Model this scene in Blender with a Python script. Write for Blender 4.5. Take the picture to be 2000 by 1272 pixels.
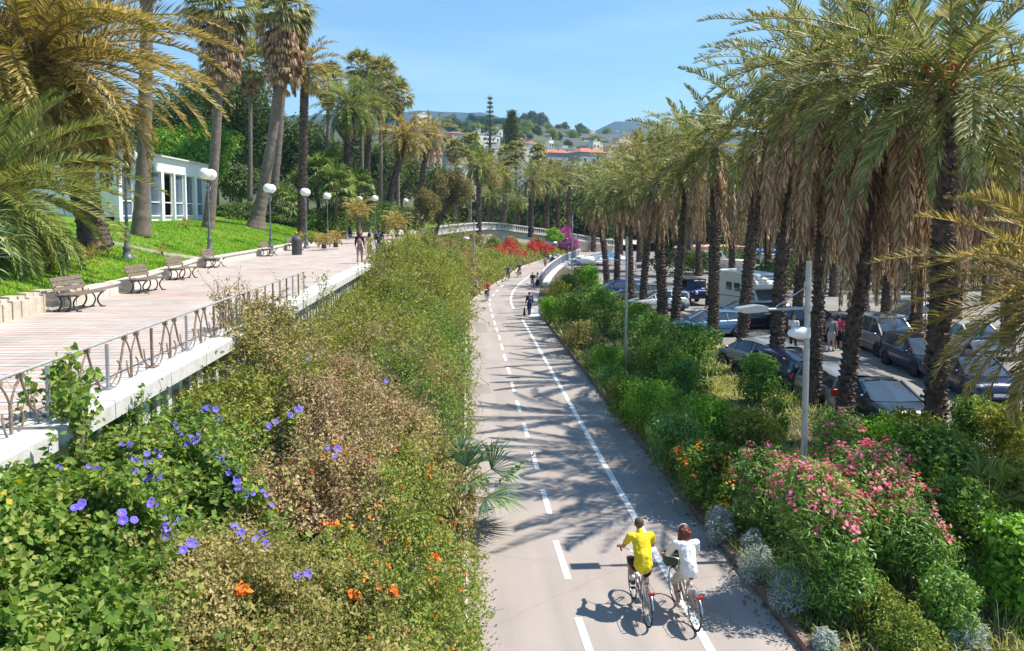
import bpy, math, random
import numpy as np
from mathutils import Vector, Matrix
R = math.radians
for o in list(bpy.data.objects): bpy.data.objects.remove(o)
SC = bpy.context.scene
COL = SC.collection
# ------------------------------------------------------------------ camera, world, sun, exposure
F = 1549.0; TH = R(4.0); PSI = math.atan(97.0 / F * math.cos(TH)); YA = 529.3; EYE = 6.5
cam = bpy.data.cameras.new('camera'); camo = bpy.data.objects.new('camera', cam); COL.objects.link(camo)
camo.location = (0, 0, EYE); camo.rotation_euler = (R(90) - TH, 0, -PSI)
cam.sensor_width = 36; cam.lens = F / 2000 * 36; cam.shift_y = -(636 - YA) / 2000.0
cam.clip_start = 0.1; cam.clip_end = 20000
SC.camera = camo
SUN_EL = R(57.5)
world = bpy.data.worlds.new('World'); SC.world = world; world.use_nodes = True
wn = world.node_tree.nodes; wl = world.node_tree.links
sky = wn.new('ShaderNodeTexSky'); sky.sky_type = 'NISHITA'; sky.sun_disc = False
sky.sun_elevation = SUN_EL; sky.sun_rotation = R(90); sky.air_density = 1.0; sky.dust_density = 0.0; sky.ozone_density = 2.2
bg = wn['Background']; bg.inputs[1].default_value = 0.125
# thin high cloud wisps over the blue
tc = wn.new('ShaderNodeTexCoord'); mp = wn.new('ShaderNodeMapping'); mp.inputs['Scale'].default_value = (1.2, 1.2, 9.0); mp.inputs['Rotation'].default_value = (R(9), 0, 0)
nz = wn.new('ShaderNodeTexNoise'); nz.inputs['Scale'].default_value = 1.7; nz.inputs['Detail'].default_value = 7
rp = wn.new('ShaderNodeMapRange'); rp.inputs[1].default_value = 0.50; rp.inputs[2].default_value = 0.85; rp.inputs[3].default_value = 0.0; rp.inputs[4].default_value = 0.22
mx = wn.new('ShaderNodeMix'); mx.data_type = 'RGBA'; mx.inputs[7].default_value = (7.5, 8.2, 9.0, 1)
wl.new(tc.outputs['Generated'], mp.inputs[0]); wl.new(mp.outputs[0], nz.inputs[0]); wl.new(nz.outputs[0], rp.inputs[0]); wl.new(rp.outputs[0], mx.inputs[0])
hsv = wn.new('ShaderNodeHueSaturation'); hsv.inputs['Saturation'].default_value = 1.15; hsv.inputs['Hue'].default_value = .492; wl.new(sky.outputs[0], hsv.inputs['Color']); wl.new(hsv.outputs[0], mx.inputs[6]); wl.new(mx.outputs[2], bg.inputs[0])
sun = bpy.data.lights.new('sun', 'SUN'); suno = bpy.data.objects.new('sun', sun); COL.objects.link(suno)
sun.energy = 4.9; sun.angle = R(0.5); sun.color = (1.0, 0.93, 0.82)
suno.rotation_euler = (0, R(90) - SUN_EL, 0)        # sun stands in the +X direction
SC.view_settings.view_transform = 'Standard'; SC.view_settings.look = 'None'; SC.view_settings.exposure = 0.64; SC.view_settings.gamma = 1
# ------------------------------------------------------------------ photo-to-place measuring helpers
_r = np.array([math.cos(PSI), -math.sin(PSI), 0]); _f = np.array([math.sin(PSI)*math.cos(TH), math.cos(PSI)*math.cos(TH), -math.sin(TH)])
_u = np.array([math.sin(PSI)*math.sin(TH), math.cos(PSI)*math.sin(TH), math.cos(TH)])
def ray(px, py): return (px-1000)/F*_r + (YA-py)/F*_u + _f
def G(px, py, z=0.0):
    d = ray(px, py); t = (z-EYE)/d[2]; return np.array([d[0]*t, d[1]*t, z])
def A(px, py, Y):
    d = ray(px, py); t = Y/d[1]; return np.array([d[0]*t, Y, EYE+d[2]*t])
def PX(p):
    v = np.array(p, float) - np.array([0, 0, EYE]); k = v@_f
    return 1000+F*(v@_r)/k, YA-F*(v@_u)/k
# ------------------------------------------------------------------ numpy noise
def _hash(i, j, k):
    h = (i*374761393 + j*668265263 + k*2147483647 + 1274126177) & 0xffffffff
    h = ((h ^ (h >> 13))*1274126177) & 0xffffffff
    return ((h ^ (h >> 16)) & 0xffff)/65535.0
def vnoise(x, y, z=0.0):
    x = np.asarray(x, float); y = np.asarray(y, float); z = np.zeros_like(x)+z
    i, j, k = np.floor(x).astype(np.int64), np.floor(y).astype(np.int64), np.floor(z).astype(np.int64)
    fx, fy, fz = x-i, y-j, z-k
    fx, fy, fz = fx*fx*(3-2*fx), fy*fy*(3-2*fy), fz*fz*(3-2*fz)
    r = 0
    for a in (0, 1):
        for b in (0, 1):
            for c in (0, 1):
                r = r + _hash(i+a, j+b, k+c)*(fx if a else 1-fx)*(fy if b else 1-fy)*(fz if c else 1-fz)
    return r
def fbm(x, y, z=0.0, o=3):
    r = 0; a = .5; s = 0
    for q in range(o): r = r+a*vnoise(np.asarray(x)*2**q+7*q, np.asarray(y)*2**q+3*q, z); s += a; a *= .5
    return r/s
def unit(v): return v/np.maximum(np.linalg.norm(v, axis=-1, keepdims=True), 1e-9)
# ------------------------------------------------------------------ mesh builder
class MB:
    def __init__(s): s.v = []; s.f = []; s.n = 0; s.sm = []
    def add(s, v, faces, mi=0, smooth=False):
        if len(faces) == 0: return s
        v = np.asarray(v, float).reshape(-1, 3)
        if isinstance(faces, list) and len({len(f) for f in faces}) > 1:
            s.v.append(v)
            for k in sorted({len(f) for f in faces}): s.f.append((np.array([f for f in faces if len(f) == k])+s.n, mi, smooth))
            s.n += len(v); return s
        faces = np.asarray(faces, np.int64)
        s.v.append(v); s.f.append((faces+s.n, mi, smooth)); s.n += len(v); return s
    def poly(s, pts, mi=0): return s.add(pts, [list(range(len(pts)))], mi)
    def box(s, c, d, rz=0, mi=0, rx=0, ry=0):
        q = np.array([[a, b, e] for a in (-.5, .5) for b in (-.5, .5) for e in (-.5, .5)])*np.array(d)
        if rx or ry or rz: q = q@np.array(Matrix.Rotation(rz, 3, 'Z')@Matrix.Rotation(ry, 3, 'Y')@Matrix.Rotation(rx, 3, 'X')).T
        return s.add(q+np.array(c), [[0,1,3,2],[4,6,7,5],[0,4,5,1],[2,3,7,6],[0,2,6,4],[1,5,7,3]], mi)
    def beam(s, a, b, w, h, mi=0):
        a = np.array(a, float); b = np.array(b, float); d = unit(b-a); u = np.cross(d, [0, 0, 1]); u = unit(u) if np.linalg.norm(u) > 1e-3 else np.array([1., 0, 0]); n = np.cross(u, d)
        q = [p+u*w*x+n*h*y for p in (a, b) for x, y in ((-.5,-.5),(.5,-.5),(.5,.5),(-.5,.5))]
        return s.add(q, [[0,1,2,3],[7,6,5,4],[0,4,5,1],[1,5,6,2],[2,6,7,3],[3,7,4,0]], mi)
    def tube(s, pts, r, n=8, mi=0, caps=True, smooth=True):
        pts = np.array(pts, float); m = len(pts); r = np.zeros(m)+r
        t = np.gradient(pts, axis=0); t = unit(t); ref = np.array([0, 0, 1.]) if abs(t[:, 2]).mean() < .8 else np.array([1., 0, 0])
        u = unit(np.cross(t, ref)); w = np.cross(t, u); a = np.arange(n)*2*np.pi/n
        v = pts[:, None]+(u[:, None]*np.cos(a)[None, :, None]+w[:, None]*np.sin(a)[None, :, None])*r[:, None, None]
        k = np.arange(m-1)[:, None]*n; j = np.arange(n)[None]; j2 = (j+1) % n
        f = np.stack([k+j, k+j2, k+n+j2, k+n+j], -1).reshape(-1, 4); base = s.n
        s.add(v.reshape(-1, 3), f, mi, smooth)
        if caps:
            s.add(v[0], [list(range(n))], mi); s.add(v[-1], [list(range(n))[::-1]], mi)
        return s
    def lathe(s, prof, c=(0,0,0), n=16, mi=0, smooth=True, axis='Z'):
        p = np.array(prof, float); a = np.arange(n)*2*np.pi/n
        v = np.stack([p[:, 0][:, None]*np.cos(a), p[:, 0][:, None]*np.sin(a), np.repeat(p[:, 1][:, None], n, 1)], -1)
        if axis == 'X': v = v[..., [2, 0, 1]]
        if axis == 'Y': v = v[..., [1, 2, 0]]
        m = len(p); k = np.arange(m-1)[:, None]*n; j = np.arange(n)[None]; j2 = (j+1) % n
        f = np.stack([k+j, k+j2, k+n+j2, k+n+j], -1).reshape(-1, 4)
        return s.add(v.reshape(-1, 3)+np.array(c), f, mi, smooth)
    def ball(s, c, r, n=12, m=8, mi=0):
        r = np.zeros(3)+r; th = np.linspace(0, np.pi, m+1)
        prof = np.stack([np.sin(th), -np.cos(th)], -1); b = MB().lathe(prof, n=n)
        return s.add(b.v[0]*r+np.array(c), b.f[0][0], mi, True)
    def prism(s, pts2, x0, x1, axis='X', mi=0):
        n = len(pts2); o = {'X': lambda p, t: (t, p[0], p[1]), 'Y': lambda p, t: (p[0], t, p[1]), 'Z': lambda p, t: (p[0], p[1], t)}[axis]
        v = [o(p, x0) for p in pts2]+[o(p, x1) for p in pts2]
        s.add(v, [[i, (i+1) % n, n+(i+1) % n, n+i] for i in range(n)], mi)
        s.add(v[:n], [list(range(n))[::-1]], mi); s.add(v[n:], [list(range(n))], mi); return s
    def mesh(s, name, mats):
        me = bpy.data.meshes.new(name); V = np.concatenate(s.v); me.vertices.add(len(V)); me.vertices.foreach_set('co', V.ravel().astype(np.float32))
        lv = np.concatenate([f.ravel() for f, _, _ in s.f]); tot = np.concatenate([np.full(len(f), f.shape[1]) for f, _, _ in s.f])
        me.loops.add(len(lv)); me.loops.foreach_set('vertex_index', lv.astype(np.int32))
        st = np.concatenate([[0], np.cumsum(tot)[:-1]]); me.polygons.add(len(tot))
        me.polygons.foreach_set('loop_start', st.astype(np.int32)); me.polygons.foreach_set('loop_total', tot.astype(np.int32))
        for m in (mats if isinstance(mats, (list, tuple)) else [mats]): me.materials.append(m)
        me.polygons.foreach_set('material_index', np.concatenate([np.full(len(f), mi) for f, mi, _ in s.f]).astype(np.int32))
        me.polygons.foreach_set('use_smooth', np.concatenate([np.full(len(f), bool(b)) for f, _, b in s.f]))
        me.update(calc_edges=True); return me
    def build(s, name, mats, parent=None):
        o = bpy.data.objects.new(name, s.mesh(name, mats)); COL.objects.link(o)
        if parent is not None: o.parent = parent
        return o
def empty(name, loc=(0, 0, 0), rz=0):
    o = bpy.data.objects.new(name, None); COL.objects.link(o); o.location = tuple(float(q) for q in loc); o.rotation_euler.z = rz; o.empty_display_size = .2; return o
def tag(o, label, cat, group=None, kind=None):
    o['label'] = label; o['category'] = cat
    if group: o['group'] = group
    if kind: o['kind'] = kind
    return o
def struct(o, label=None):
    o['kind'] = 'structure'
    if label: o['label'] = label
    return o
def dup(root, loc, rz=0, scale=1.0, name=None):
    def cp(o, par):
        c = o.copy(); COL.objects.link(c)
        if par is not None: c.parent = par
        for ch in KIDS(o): cp(ch, c)
        return c
    c = cp(root, None); c.location = tuple(float(q) for q in loc); c.rotation_euler = (0, 0, rz); c.scale = (scale,)*3
    return c
def KIDS(o): return [x for x in COL.objects if x.parent == o]
def put(o, mesh, parent):
    c = bpy.data.objects.new(o, mesh); COL.objects.link(c); c.parent = parent; return c
# ------------------------------------------------------------------ materials
MATS = {}
def srgb(h):
    h = [int(h[i:i+2], 16)/255 for i in (0, 2, 4)]
    return tuple((c/12.92 if c < .04045 else ((c+.055)/1.055)**2.4) for c in h)+(1,)
def mat(name, c, rough=.6, metal=0, spec=.4, var=0, vs=4, bump=0, bs=30, c2=None, emit=None, coat=0, coord='Object', island=0):
    if name in MATS: return MATS[name]
    m = bpy.data.materials.new(name); m.use_nodes = True; n = m.node_tree.nodes; l = m.node_tree.links; b = n['Principled BSDF']
    c = tuple(c)+(1,) if len(c) == 3 else c
    b.inputs['Base Color'].default_value = c; b.inputs['Roughness'].default_value = rough; b.inputs['Metallic'].default_value = metal
    b.inputs['Specular IOR Level'].default_value = spec; b.inputs['Coat Weight'].default_value = coat
    if var or c2 or bump:
        t = n.new('ShaderNodeTexCoord')
    if var or c2:
        z = n.new('ShaderNodeTexNoise'); z.inputs['Scale'].default_value = vs; z.inputs['Detail'].default_value = 6; z.inputs['Roughness'].default_value = .65
        l.new(t.outputs[coord], z.inputs[0]); mr = n.new('ShaderNodeValToRGB'); l.new(z.outputs[0], mr.inputs[0])
        mr.color_ramp.elements[0].position = .32; mr.color_ramp.elements[1].position = .68
        if c2: c2 = tuple(c2)+(1,) if len(c2) == 3 else c2
        mr.color_ramp.elements[0].color = c2 if c2 else tuple(x*(1-var) for x in c[:3])+(1,)
        mr.color_ramp.elements[1].color = c if c2 else tuple(min(1, x*(1+var)) for x in c[:3])+(1,)
        out = mr.outputs[0]
        if island:
            g = n.new('ShaderNodeNewGeometry'); h = n.new('ShaderNodeHueSaturation'); q = n.new('ShaderNodeMapRange'); q.inputs[3].default_value = 1-island; q.inputs[4].default_value = 1+island
            l.new(g.outputs['Random Per Island'], q.inputs[0]); l.new(q.outputs[0], h.inputs['Value']); l.new(out, h.inputs['Color']); out = h.outputs[0]
        l.new(out, b.inputs['Base Color'])
    if bump:
        z2 = n.new('ShaderNodeTexNoise'); z2.inputs['Scale'].default_value = bs; z2.inputs['Detail'].default_value = 5; l.new(t.outputs[coord], z2.inputs[0])
        bp = n.new('ShaderNodeBump'); bp.inputs['Strength'].default_value = bump; bp.inputs['Distance'].default_value = .02; l.new(z2.outputs[0], bp.inputs['Height']); l.new(bp.outputs[0], b.inputs['Normal'])
    if emit: b.inputs['Emission Color'].default_value = tuple(emit)+(1,); b.inputs['Emission Strength'].default_value = 1
    MATS[name] = m; return m
def leafmat(name, cols, transl=.3, rough=.5, patch=.5, ps=1.2):
    """leaf colours vary from leaf to leaf and in patches through the plant"""
    if name in MATS: return MATS[name]
    cols = [tuple(min(.85, x*LEAFK) for x in c) for c in cols] if max(max(c) for c in cols) < .6 else cols
    m = bpy.data.materials.new(name); m.use_nodes = True; n = m.node_tree.nodes; l = m.node_tree.links; b = n['Principled BSDF']
    g = n.new('ShaderNodeNewGeometry'); t = n.new('ShaderNodeTexCoord'); z = n.new('ShaderNodeTexNoise'); z.inputs['Scale'].default_value = ps; z.inputs['Detail'].default_value = 2
    l.new(t.outputs['Object'], z.inputs[0])
    mr = n.new('ShaderNodeMapRange'); mr.inputs[1].default_value = .3; mr.inputs[2].default_value = .7; l.new(z.outputs[0], mr.inputs[0])
    mxx = n.new('ShaderNodeMix'); mxx.inputs[0].default_value = patch; l.new(g.outputs['Random Per Island'], mxx.inputs[2]); l.new(mr.outputs[0], mxx.inputs[3])
    cr = n.new('ShaderNodeValToRGB'); l.new(mxx.outputs[0], cr.inputs[0]); e = cr.color_ramp.elements
    while len(e) < len(cols): e.new(.5)
    for i, c in enumerate(cols): e[i].position = .1+.8*i/(len(cols)-1); e[i].color = tuple(c)+(1,)
    l.new(cr.outputs[0], b.inputs['Base Color']); b.inputs['Roughness'].default_value = rough; b.inputs['Specular IOR Level'].default_value = .35
    tr = n.new('ShaderNodeBsdfTranslucent'); hs = n.new('ShaderNodeHueSaturation'); hs.inputs['Value'].default_value = 1.6; hs.inputs['Saturation'].default_value = 1.1
    l.new(cr.outputs[0], hs.inputs['Color']); l.new(hs.outputs[0], tr.inputs[0])
    ms = n.new('ShaderNodeMixShader'); ms.inputs[0].default_value = transl; l.new(b.outputs[0], ms.inputs[1]); l.new(tr.outputs[0], ms.inputs[2]); l.new(ms.outputs[0], n['Material Output'].inputs[0])
    MATS[name] = m; return m
RNG = np.random.default_rng(7); LEAFK = 1.7
def nodes_mat(name, rough=.8, spec=.3):
    m = bpy.data.materials.new(name); m.use_nodes = True; MATS[name] = m
    n = m.node_tree.nodes; l = m.node_tree.links; b = n['Principled BSDF']; b.inputs['Roughness'].default_value = rough; b.inputs['Specular IOR Level'].default_value = spec
    t = n.new('ShaderNodeTexCoord'); return m, n, l, b, t
def asphalt(name, ca, cb, cs, crack=True):
    m, n, l, b, t = nodes_mat(name, .85, .25)
    z = n.new('ShaderNodeTexNoise'); z.inputs['Scale'].default_value = .35; z.inputs['Detail'].default_value = 6; l.new(t.outputs['Object'], z.inputs[0])
    r = n.new('ShaderNodeValToRGB'); r.color_ramp.elements[0].position = .35; r.color_ramp.elements[1].position = .65; r.color_ramp.elements[0].color = ca+(1,); r.color_ramp.elements[1].color = cb+(1,); l.new(z.outputs[0], r.inputs[0])
    z2 = n.new('ShaderNodeTexNoise'); z2.inputs['Scale'].default_value = 60; z2.inputs['Detail'].default_value = 3; l.new(t.outputs['Object'], z2.inputs[0])
    mp = n.new('ShaderNodeMapping'); mp.inputs['Scale'].default_value = (1.6, .12, 1); l.new(t.outputs['Object'], mp.inputs[0])
    z3 = n.new('ShaderNodeTexNoise'); z3.inputs['Scale'].default_value = 1.1; z3.inputs['Detail'].default_value = 4; l.new(mp.outputs[0], z3.inputs[0])
    mm = n.new('ShaderNodeMapRange'); mm.inputs[1].default_value = .3; mm.inputs[2].default_value = .7; mm.inputs[3].default_value = .8; mm.inputs[4].default_value = 1.16; l.new(z2.outputs[0], mm.inputs[0])
    m3 = n.new('ShaderNodeMapRange'); m3.inputs[1].default_value = .35; m3.inputs[2].default_value = .65; m3.inputs[3].default_value = .92; m3.inputs[4].default_value = 1.05; l.new(z3.outputs[0], m3.inputs[0])
    mu = n.new('ShaderNodeMath'); mu.operation = 'MULTIPLY'; l.new(mm.outputs[0], mu.inputs[0]); l.new(m3.outputs[0], mu.inputs[1])
    out = mu.outputs[0]
    if crack:
        v = n.new('ShaderNodeTexVoronoi'); v.feature = 'DISTANCE_TO_EDGE'; v.inputs['Scale'].default_value = .35
        zz = n.new('ShaderNodeTexNoise'); zz.inputs['Scale'].default_value = 1.5; zz.inputs['Detail'].default_value = 6; l.new(t.outputs['Object'], zz.inputs[0])
        ad = n.new('ShaderNodeMix'); ad.data_type = 'VECTOR'; ad.inputs[0].default_value = .25; l.new(t.outputs['Object'], ad.inputs[4]); l.new(zz.outputs[1], ad.inputs[5]); l.new(ad.outputs[1], v.inputs[0])
        cm = n.new('ShaderNodeMapRange'); cm.inputs[1].default_value = 0; cm.inputs[2].default_value = .006; cm.inputs[3].default_value = .88; cm.inputs[4].default_value = 1; l.new(v.outputs['Distance'], cm.inputs[0])
        m4 = n.new('ShaderNodeMath'); m4.operation = 'MULTIPLY'; l.new(out, m4.inputs[0]); l.new(cm.outputs[0], m4.inputs[1]); out = m4.outputs[0]
    h = n.new('ShaderNodeHueSaturation'); l.new(r.outputs[0], h.inputs['Color']); l.new(out, h.inputs['Value']); l.new(h.outputs[0], b.inputs['Base Color'])
    bp = n.new('ShaderNodeBump'); bp.inputs['Strength'].default_value = .35; bp.inputs['Distance'].default_value = .01; l.new(z2.outputs[0], bp.inputs['Height']); l.new(bp.outputs[0], b.inputs['Normal'])
    return m
M_ROAD = asphalt('pink_asphalt', (.355, .308, .282), (.415, .362, .333), 0)
M_PARK = asphalt('grey_asphalt', (.23, .215, .20), (.29, .27, .25), 0)
def paint(name, c):
    m, n, l, b, t = nodes_mat(name, .6, .4)
    z = n.new('ShaderNodeTexNoise'); z.inputs['Scale'].default_value = 14; z.inputs['Detail'].default_value = 8; z.inputs['Roughness'].default_value = .75; l.new(t.outputs['Object'], z.inputs[0])
    r = n.new('ShaderNodeValToRGB'); r.color_ramp.elements[0].position = .3; r.color_ramp.elements[1].position = .42; r.color_ramp.elements[0].color = (.45, .41, .38, 1); r.color_ramp.elements[1].color = c+(1,); l.new(z.outputs[0], r.inputs[0]); l.new(r.outputs[0], b.inputs['Base Color']); return m
M_LINE = paint('road_paint', (.82, .82, .80))
# promenade paving: bands of pink, white and grey tiles laid across the walk
def paving():
    m, n, l, b, t = nodes_mat('striped_paving', .7, .3)
    s = n.new('ShaderNodeSeparateXYZ'); l.new(t.outputs['Object'], s.inputs[0])
    d = n.new('ShaderNodeMath'); d.operation = 'DIVIDE'; d.inputs[1].default_value = 1.36; l.new(s.outputs[1], d.inputs[0])
    fr = n.new('ShaderNodeMath'); fr.operation = 'FRACT'; l.new(d.outputs[0], fr.inputs[0])
    r = n.new('ShaderNodeValToRGB'); r.color_ramp.interpolation = 'CONSTANT'; l.new(fr.outputs[0], r.inputs[0])
    bands = [(0, (.58, .40, .34)), (.2, (.62, .57, .52)), (.29, (.27, .27, .27)), (.35, (.60, .55, .50)), (.5, (.58, .41, .35)), (.68, (.63, .58, .53)), (.79, (.30, .30, .30)), (.85, (.60, .55, .50))]
    e = r.color_ramp.elements
    while len(e) < len(bands): e.new(.5)
    for i, (p, c) in enumerate(bands): e[i].position = p; e[i].color = c+(1,)
    z = n.new('ShaderNodeTexNoise'); z.inputs['Scale'].default_value = .5; z.inputs['Detail'].default_value = 8; l.new(t.outputs['Object'], z.inputs[0])
    br = n.new('ShaderNodeTexBrick'); br.inputs['Scale'].default_value = 1; br.inputs['Brick Width'].default_value = .34; br.inputs['Row Height'].default_value = .34; br.inputs['Mortar Size'].default_value = .006; br.offset = 0
    br.inputs['Color1'].default_value = (1, 1, 1, 1); br.inputs['Color2'].default_value = (.86, .86, .86, 1); br.inputs['Mortar'].default_value = (.6, .6, .6, 1); l.new(t.outputs['Object'], br.inputs[0])
    mr = n.new('ShaderNodeMapRange'); mr.inputs[1].default_value = .3; mr.inputs[2].default_value = .7; mr.inputs[3].default_value = .78; mr.inputs[4].default_value = 1.08; l.new(z.outputs[0], mr.inputs[0])
    h = n.new('ShaderNodeHueSaturation'); l.new(r.outputs[0], h.inputs['Color']); l.new(mr.outputs[0], h.inputs['Value'])
    mx = n.new('ShaderNodeMix'); mx.data_type = 'RGBA'; mx.blend_type = 'MULTIPLY'; mx.inputs[0].default_value = 1; l.new(h.outputs[0], mx.inputs[6]); l.new(br.outputs[0], mx.inputs[7]); l.new(mx.outputs[2], b.inputs['Base Color'])
    return m
M_PAVE = paving()
M_WHITE = mat('white_painted_concrete', (.68, .665, .64), .7, c2=(.52, .50, .46), vs=5, bump=.3, bs=25)
M_STONE = mat('pale_stone', (.66, .58, .47), .85, c2=(.46, .39, .30), vs=3, bump=.6, bs=14)
M_BORDER = mat('pale_paving_border', (.72, .66, .59), .8, c2=(.56, .50, .44), vs=3, bump=.3)
M_KERB = mat('worn_red_kerbstone', (.30, .20, .16), .85, c2=(.17, .12, .10), vs=6, bump=.6, bs=30)
M_SOIL = mat('dry_soil', (.15, .11, .065), .95, c2=(.07, .05, .03), vs=2.5, bump=.8, bs=12)
M_GRASS = mat('lawn_turf', (.17, .27, .02), .9, c2=(.115, .20, .014), vs=1.2, bump=.8, bs=60)
M_DRYGRASS = mat('dry_grass_ground', (.25, .22, .06), .9, c2=(.12, .13, .03), vs=1.5, bump=.8, bs=40)
M_IRON = mat('dark_cast_iron', (.035, .037, .04), .5, .3, .5, var=.3)
M_LAMPIRON = mat('grey_green_lamp_iron', (.16, .18, .19), .45, .3, .5, var=.25, vs=8)
M_GALV = mat('galvanised_steel', (.42, .44, .46), .45, .6, .5, var=.15, vs=6)
M_RAIL = mat('weathered_pipe', (.50, .48, .45), .5, .3, .5, var=.2, vs=9)
M_RUST = mat('rusty_brown_iron', (.36, .27, .20), .8, .1, .3, c2=(.16, .10, .075), vs=12, bump=.3)
M_SLAT = mat('weathered_wood_slat', (.26, .19, .15), .8, c2=(.13, .10, .085), vs=9, bump=.3)
M_GLOBE = mat('opal_glass_globe', (.86, .86, .85), .18, 0, .6)
M_TRUNK = mat('date_palm_bark', (.165, .12, .098), .95, c2=(.07, .048, .038), vs=7, bump=.6, bs=20, island=.6)
M_TRUNKG = mat('grey_fan_palm_bark', (.23, .19, .155), .95, c2=(.12, .095, .075), vs=4, bump=.8, bs=16)
M_BARK = mat('tree_bark', (.16, .115, .08), .95, c2=(.07, .05, .035), vs=6, bump=.8, bs=15)
M_TWIG = mat('dry_twig', (.26, .19, .12), .9, c2=(.13, .09, .06), vs=8)
L_DATE = leafmat('date_palm_leaflet', [(.042, .060, .014), (.095, .115, .026), (.175, .175, .055), (.30, .265, .13)], .25, .5, .3)
L_DATEY = leafmat('golden_palm_leaflet', [(.06, .06, .014), (.15, .125, .028), (.27, .205, .06), (.36, .27, .12)], .3, .5, .25)
L_DATEG = leafmat('green_palm_leaflet', [(.035, .06, .014), (.075, .115, .02), (.15, .175, .04), (.26, .24, .07)], .3, .5, .25)
L_BLUE = leafmat('blue_green_palm_leaflet', [(.03, .065, .035), (.06, .11, .055), (.12, .17, .08), (.19, .23, .10)], .28, .42, .25)
L_DEAD = leafmat('dead_palm_leaflet', [(.10, .055, .03), (.20, .12, .065), (.30, .20, .12), (.44, .33, .21)], .15, .8, .25)
L_RACH = mat('palm_midrib', (.30, .22, .07), .5, var=.3)
L_FAN = leafmat('fan_palm_blade', [(.05, .07, .018), (.11, .13, .03), (.22, .20, .07), (.33, .27, .12)], .3, .5, .2)
L_FRUIT = mat('orange_palm_fruit', (.62, .20, .02), .6, var=.3, vs=20)
# ------------------------------------------------------------------ vegetation generators
UP = np.array([0, 0, 1.])
def frond(b, rng, org, az, el, L, droop, npair, lmax, w, mi=0, mr=1, lift=.35, sag=.5, bend=0.0, start=.12):
    ns = 10; t = np.linspace(0, 1, ns); e = el-droop*t**1.25; a = az+bend*t**1.3
    T = np.stack([np.cos(e)*np.cos(a), np.cos(e)*np.sin(a), np.sin(e)], -1); P = np.cumsum(T, 0)*L/ns; P = P-P[0]+org
    S = unit(np.stack([-np.sin(a), np.cos(a), 0*a], -1)); roll = rng.normal(0, .35)
    N = np.cross(S, T)*-1; S2 = S*math.cos(roll)+N*math.sin(roll)
    b.tube(P, np.linspace(.026, .006, ns)*(L/3.5), 3, mr, caps=False)
    tt = np.linspace(start, .985, npair); tt = np.clip(tt+rng.normal(0, .006, npair), 0, 1)
    ip = lambda Q: np.stack([np.interp(tt, t, Q[:, k]) for k in range(3)], -1)
    p = ip(P); Tq = unit(ip(T)); Sq = unit(ip(S2)); Nq = unit(np.cross(Tq, Sq))*1.0
    Nq = np.where(Nq[:, 2:3] < 0, -Nq, Nq)
    ll = lmax*np.sin(np.pi*(tt*.80+.16))**.65*(1+rng.normal(0, .08, npair))
    for sgn in (-1, 1):
        an = (1.05-.62*tt)+rng.normal(0, .09, npair)
        D = unit(Sq*sgn*np.sin(an)[:, None]+Tq*np.cos(an)[:, None]+Nq*(lift+rng.normal(0, .16, npair))[:, None])
        W = unit(np.cross(D, Nq)+rng.normal(0, .3, (npair, 3)))*w*.5
        sg = (sag*(.7+.6*rng.random(npair)))[:, None]
        mid = p+D*(ll*.5)[:, None]-UP*ll[:, None]*sg*.12; tip = mid+unit(D-UP*sg)*(ll*.5)[:, None]
        v = np.stack([p-W*.5, p+W*.5, mid+W, mid-W, tip], 1); base = (np.arange(npair)*5)[:, None]
        n0 = len(b.v); b.v.append(v.reshape(-1, 3)); b.f.append((base+np.array([0, 1, 2, 3])+b.n, mi, False)); b.f.append((base+np.array([3, 2, 4])+b.n, mi, False)); b.n += npair*5
def date_crown(seed, L=3.6, n=58, npair=46, lmax=.5, w=.03, lo=-.75, droop=1.05, wind=(0, 0), leaf=None, dense=1):
    rng = np.random.default_rng(seed); b = MB()
    for i in range(n):
        q = (i+.5)/n; az = i*2.39996+rng.normal(0, .12); el = 1.38+(lo-1.38)*q**.85+rng.normal(0, .09)
        dr = droop*(.65+.5*math.cos(el))*(1+rng.normal(0, .15)); Lq = L*(.72+.3*math.sin(math.pi*min(1, q*1.3+.1)))*(1+rng.normal(0, .07))
        bend = 0
        if wind[1]:
            dd = (wind[0]-az+math.pi) % (2*math.pi)-math.pi; bend = max(-.9, min(.9, dd))*wind[1]
        frond(b, rng, np.array([math.cos(az)*.14, math.sin(az)*.14, .25*(1-q)]), az, el, Lq, dr, npair, lmax, w, sag=.10+.45*q**2, bend=bend, lift=.50-.25*q)
    return b.mesh('palm_crown', [leaf or L_DATE, L_RACH])
def dead_skirt(seed, L=3.0, n=26, npair=34, lmax=.42, w=.03, lo=-1.25, hi=-.55):
    rng = np.random.default_rng(seed); b = MB()
    for i in range(n):
        az = i*2.39996+rng.normal(0, .3); el = hi+(lo-hi)*rng.random()
        frond(b, rng, np.array([math.cos(az)*.2, math.sin(az)*.2, -.15-.5*rng.random()]), az, el, L*(.7+.45*rng.random()), .8*(1.5+el)*.9+.12, npair, lmax, w, 0, 1, lift=-.05, sag=1.7, start=.18)
    return b.mesh('dead_fronds', [L_DEAD, M_TWIG])
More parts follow.
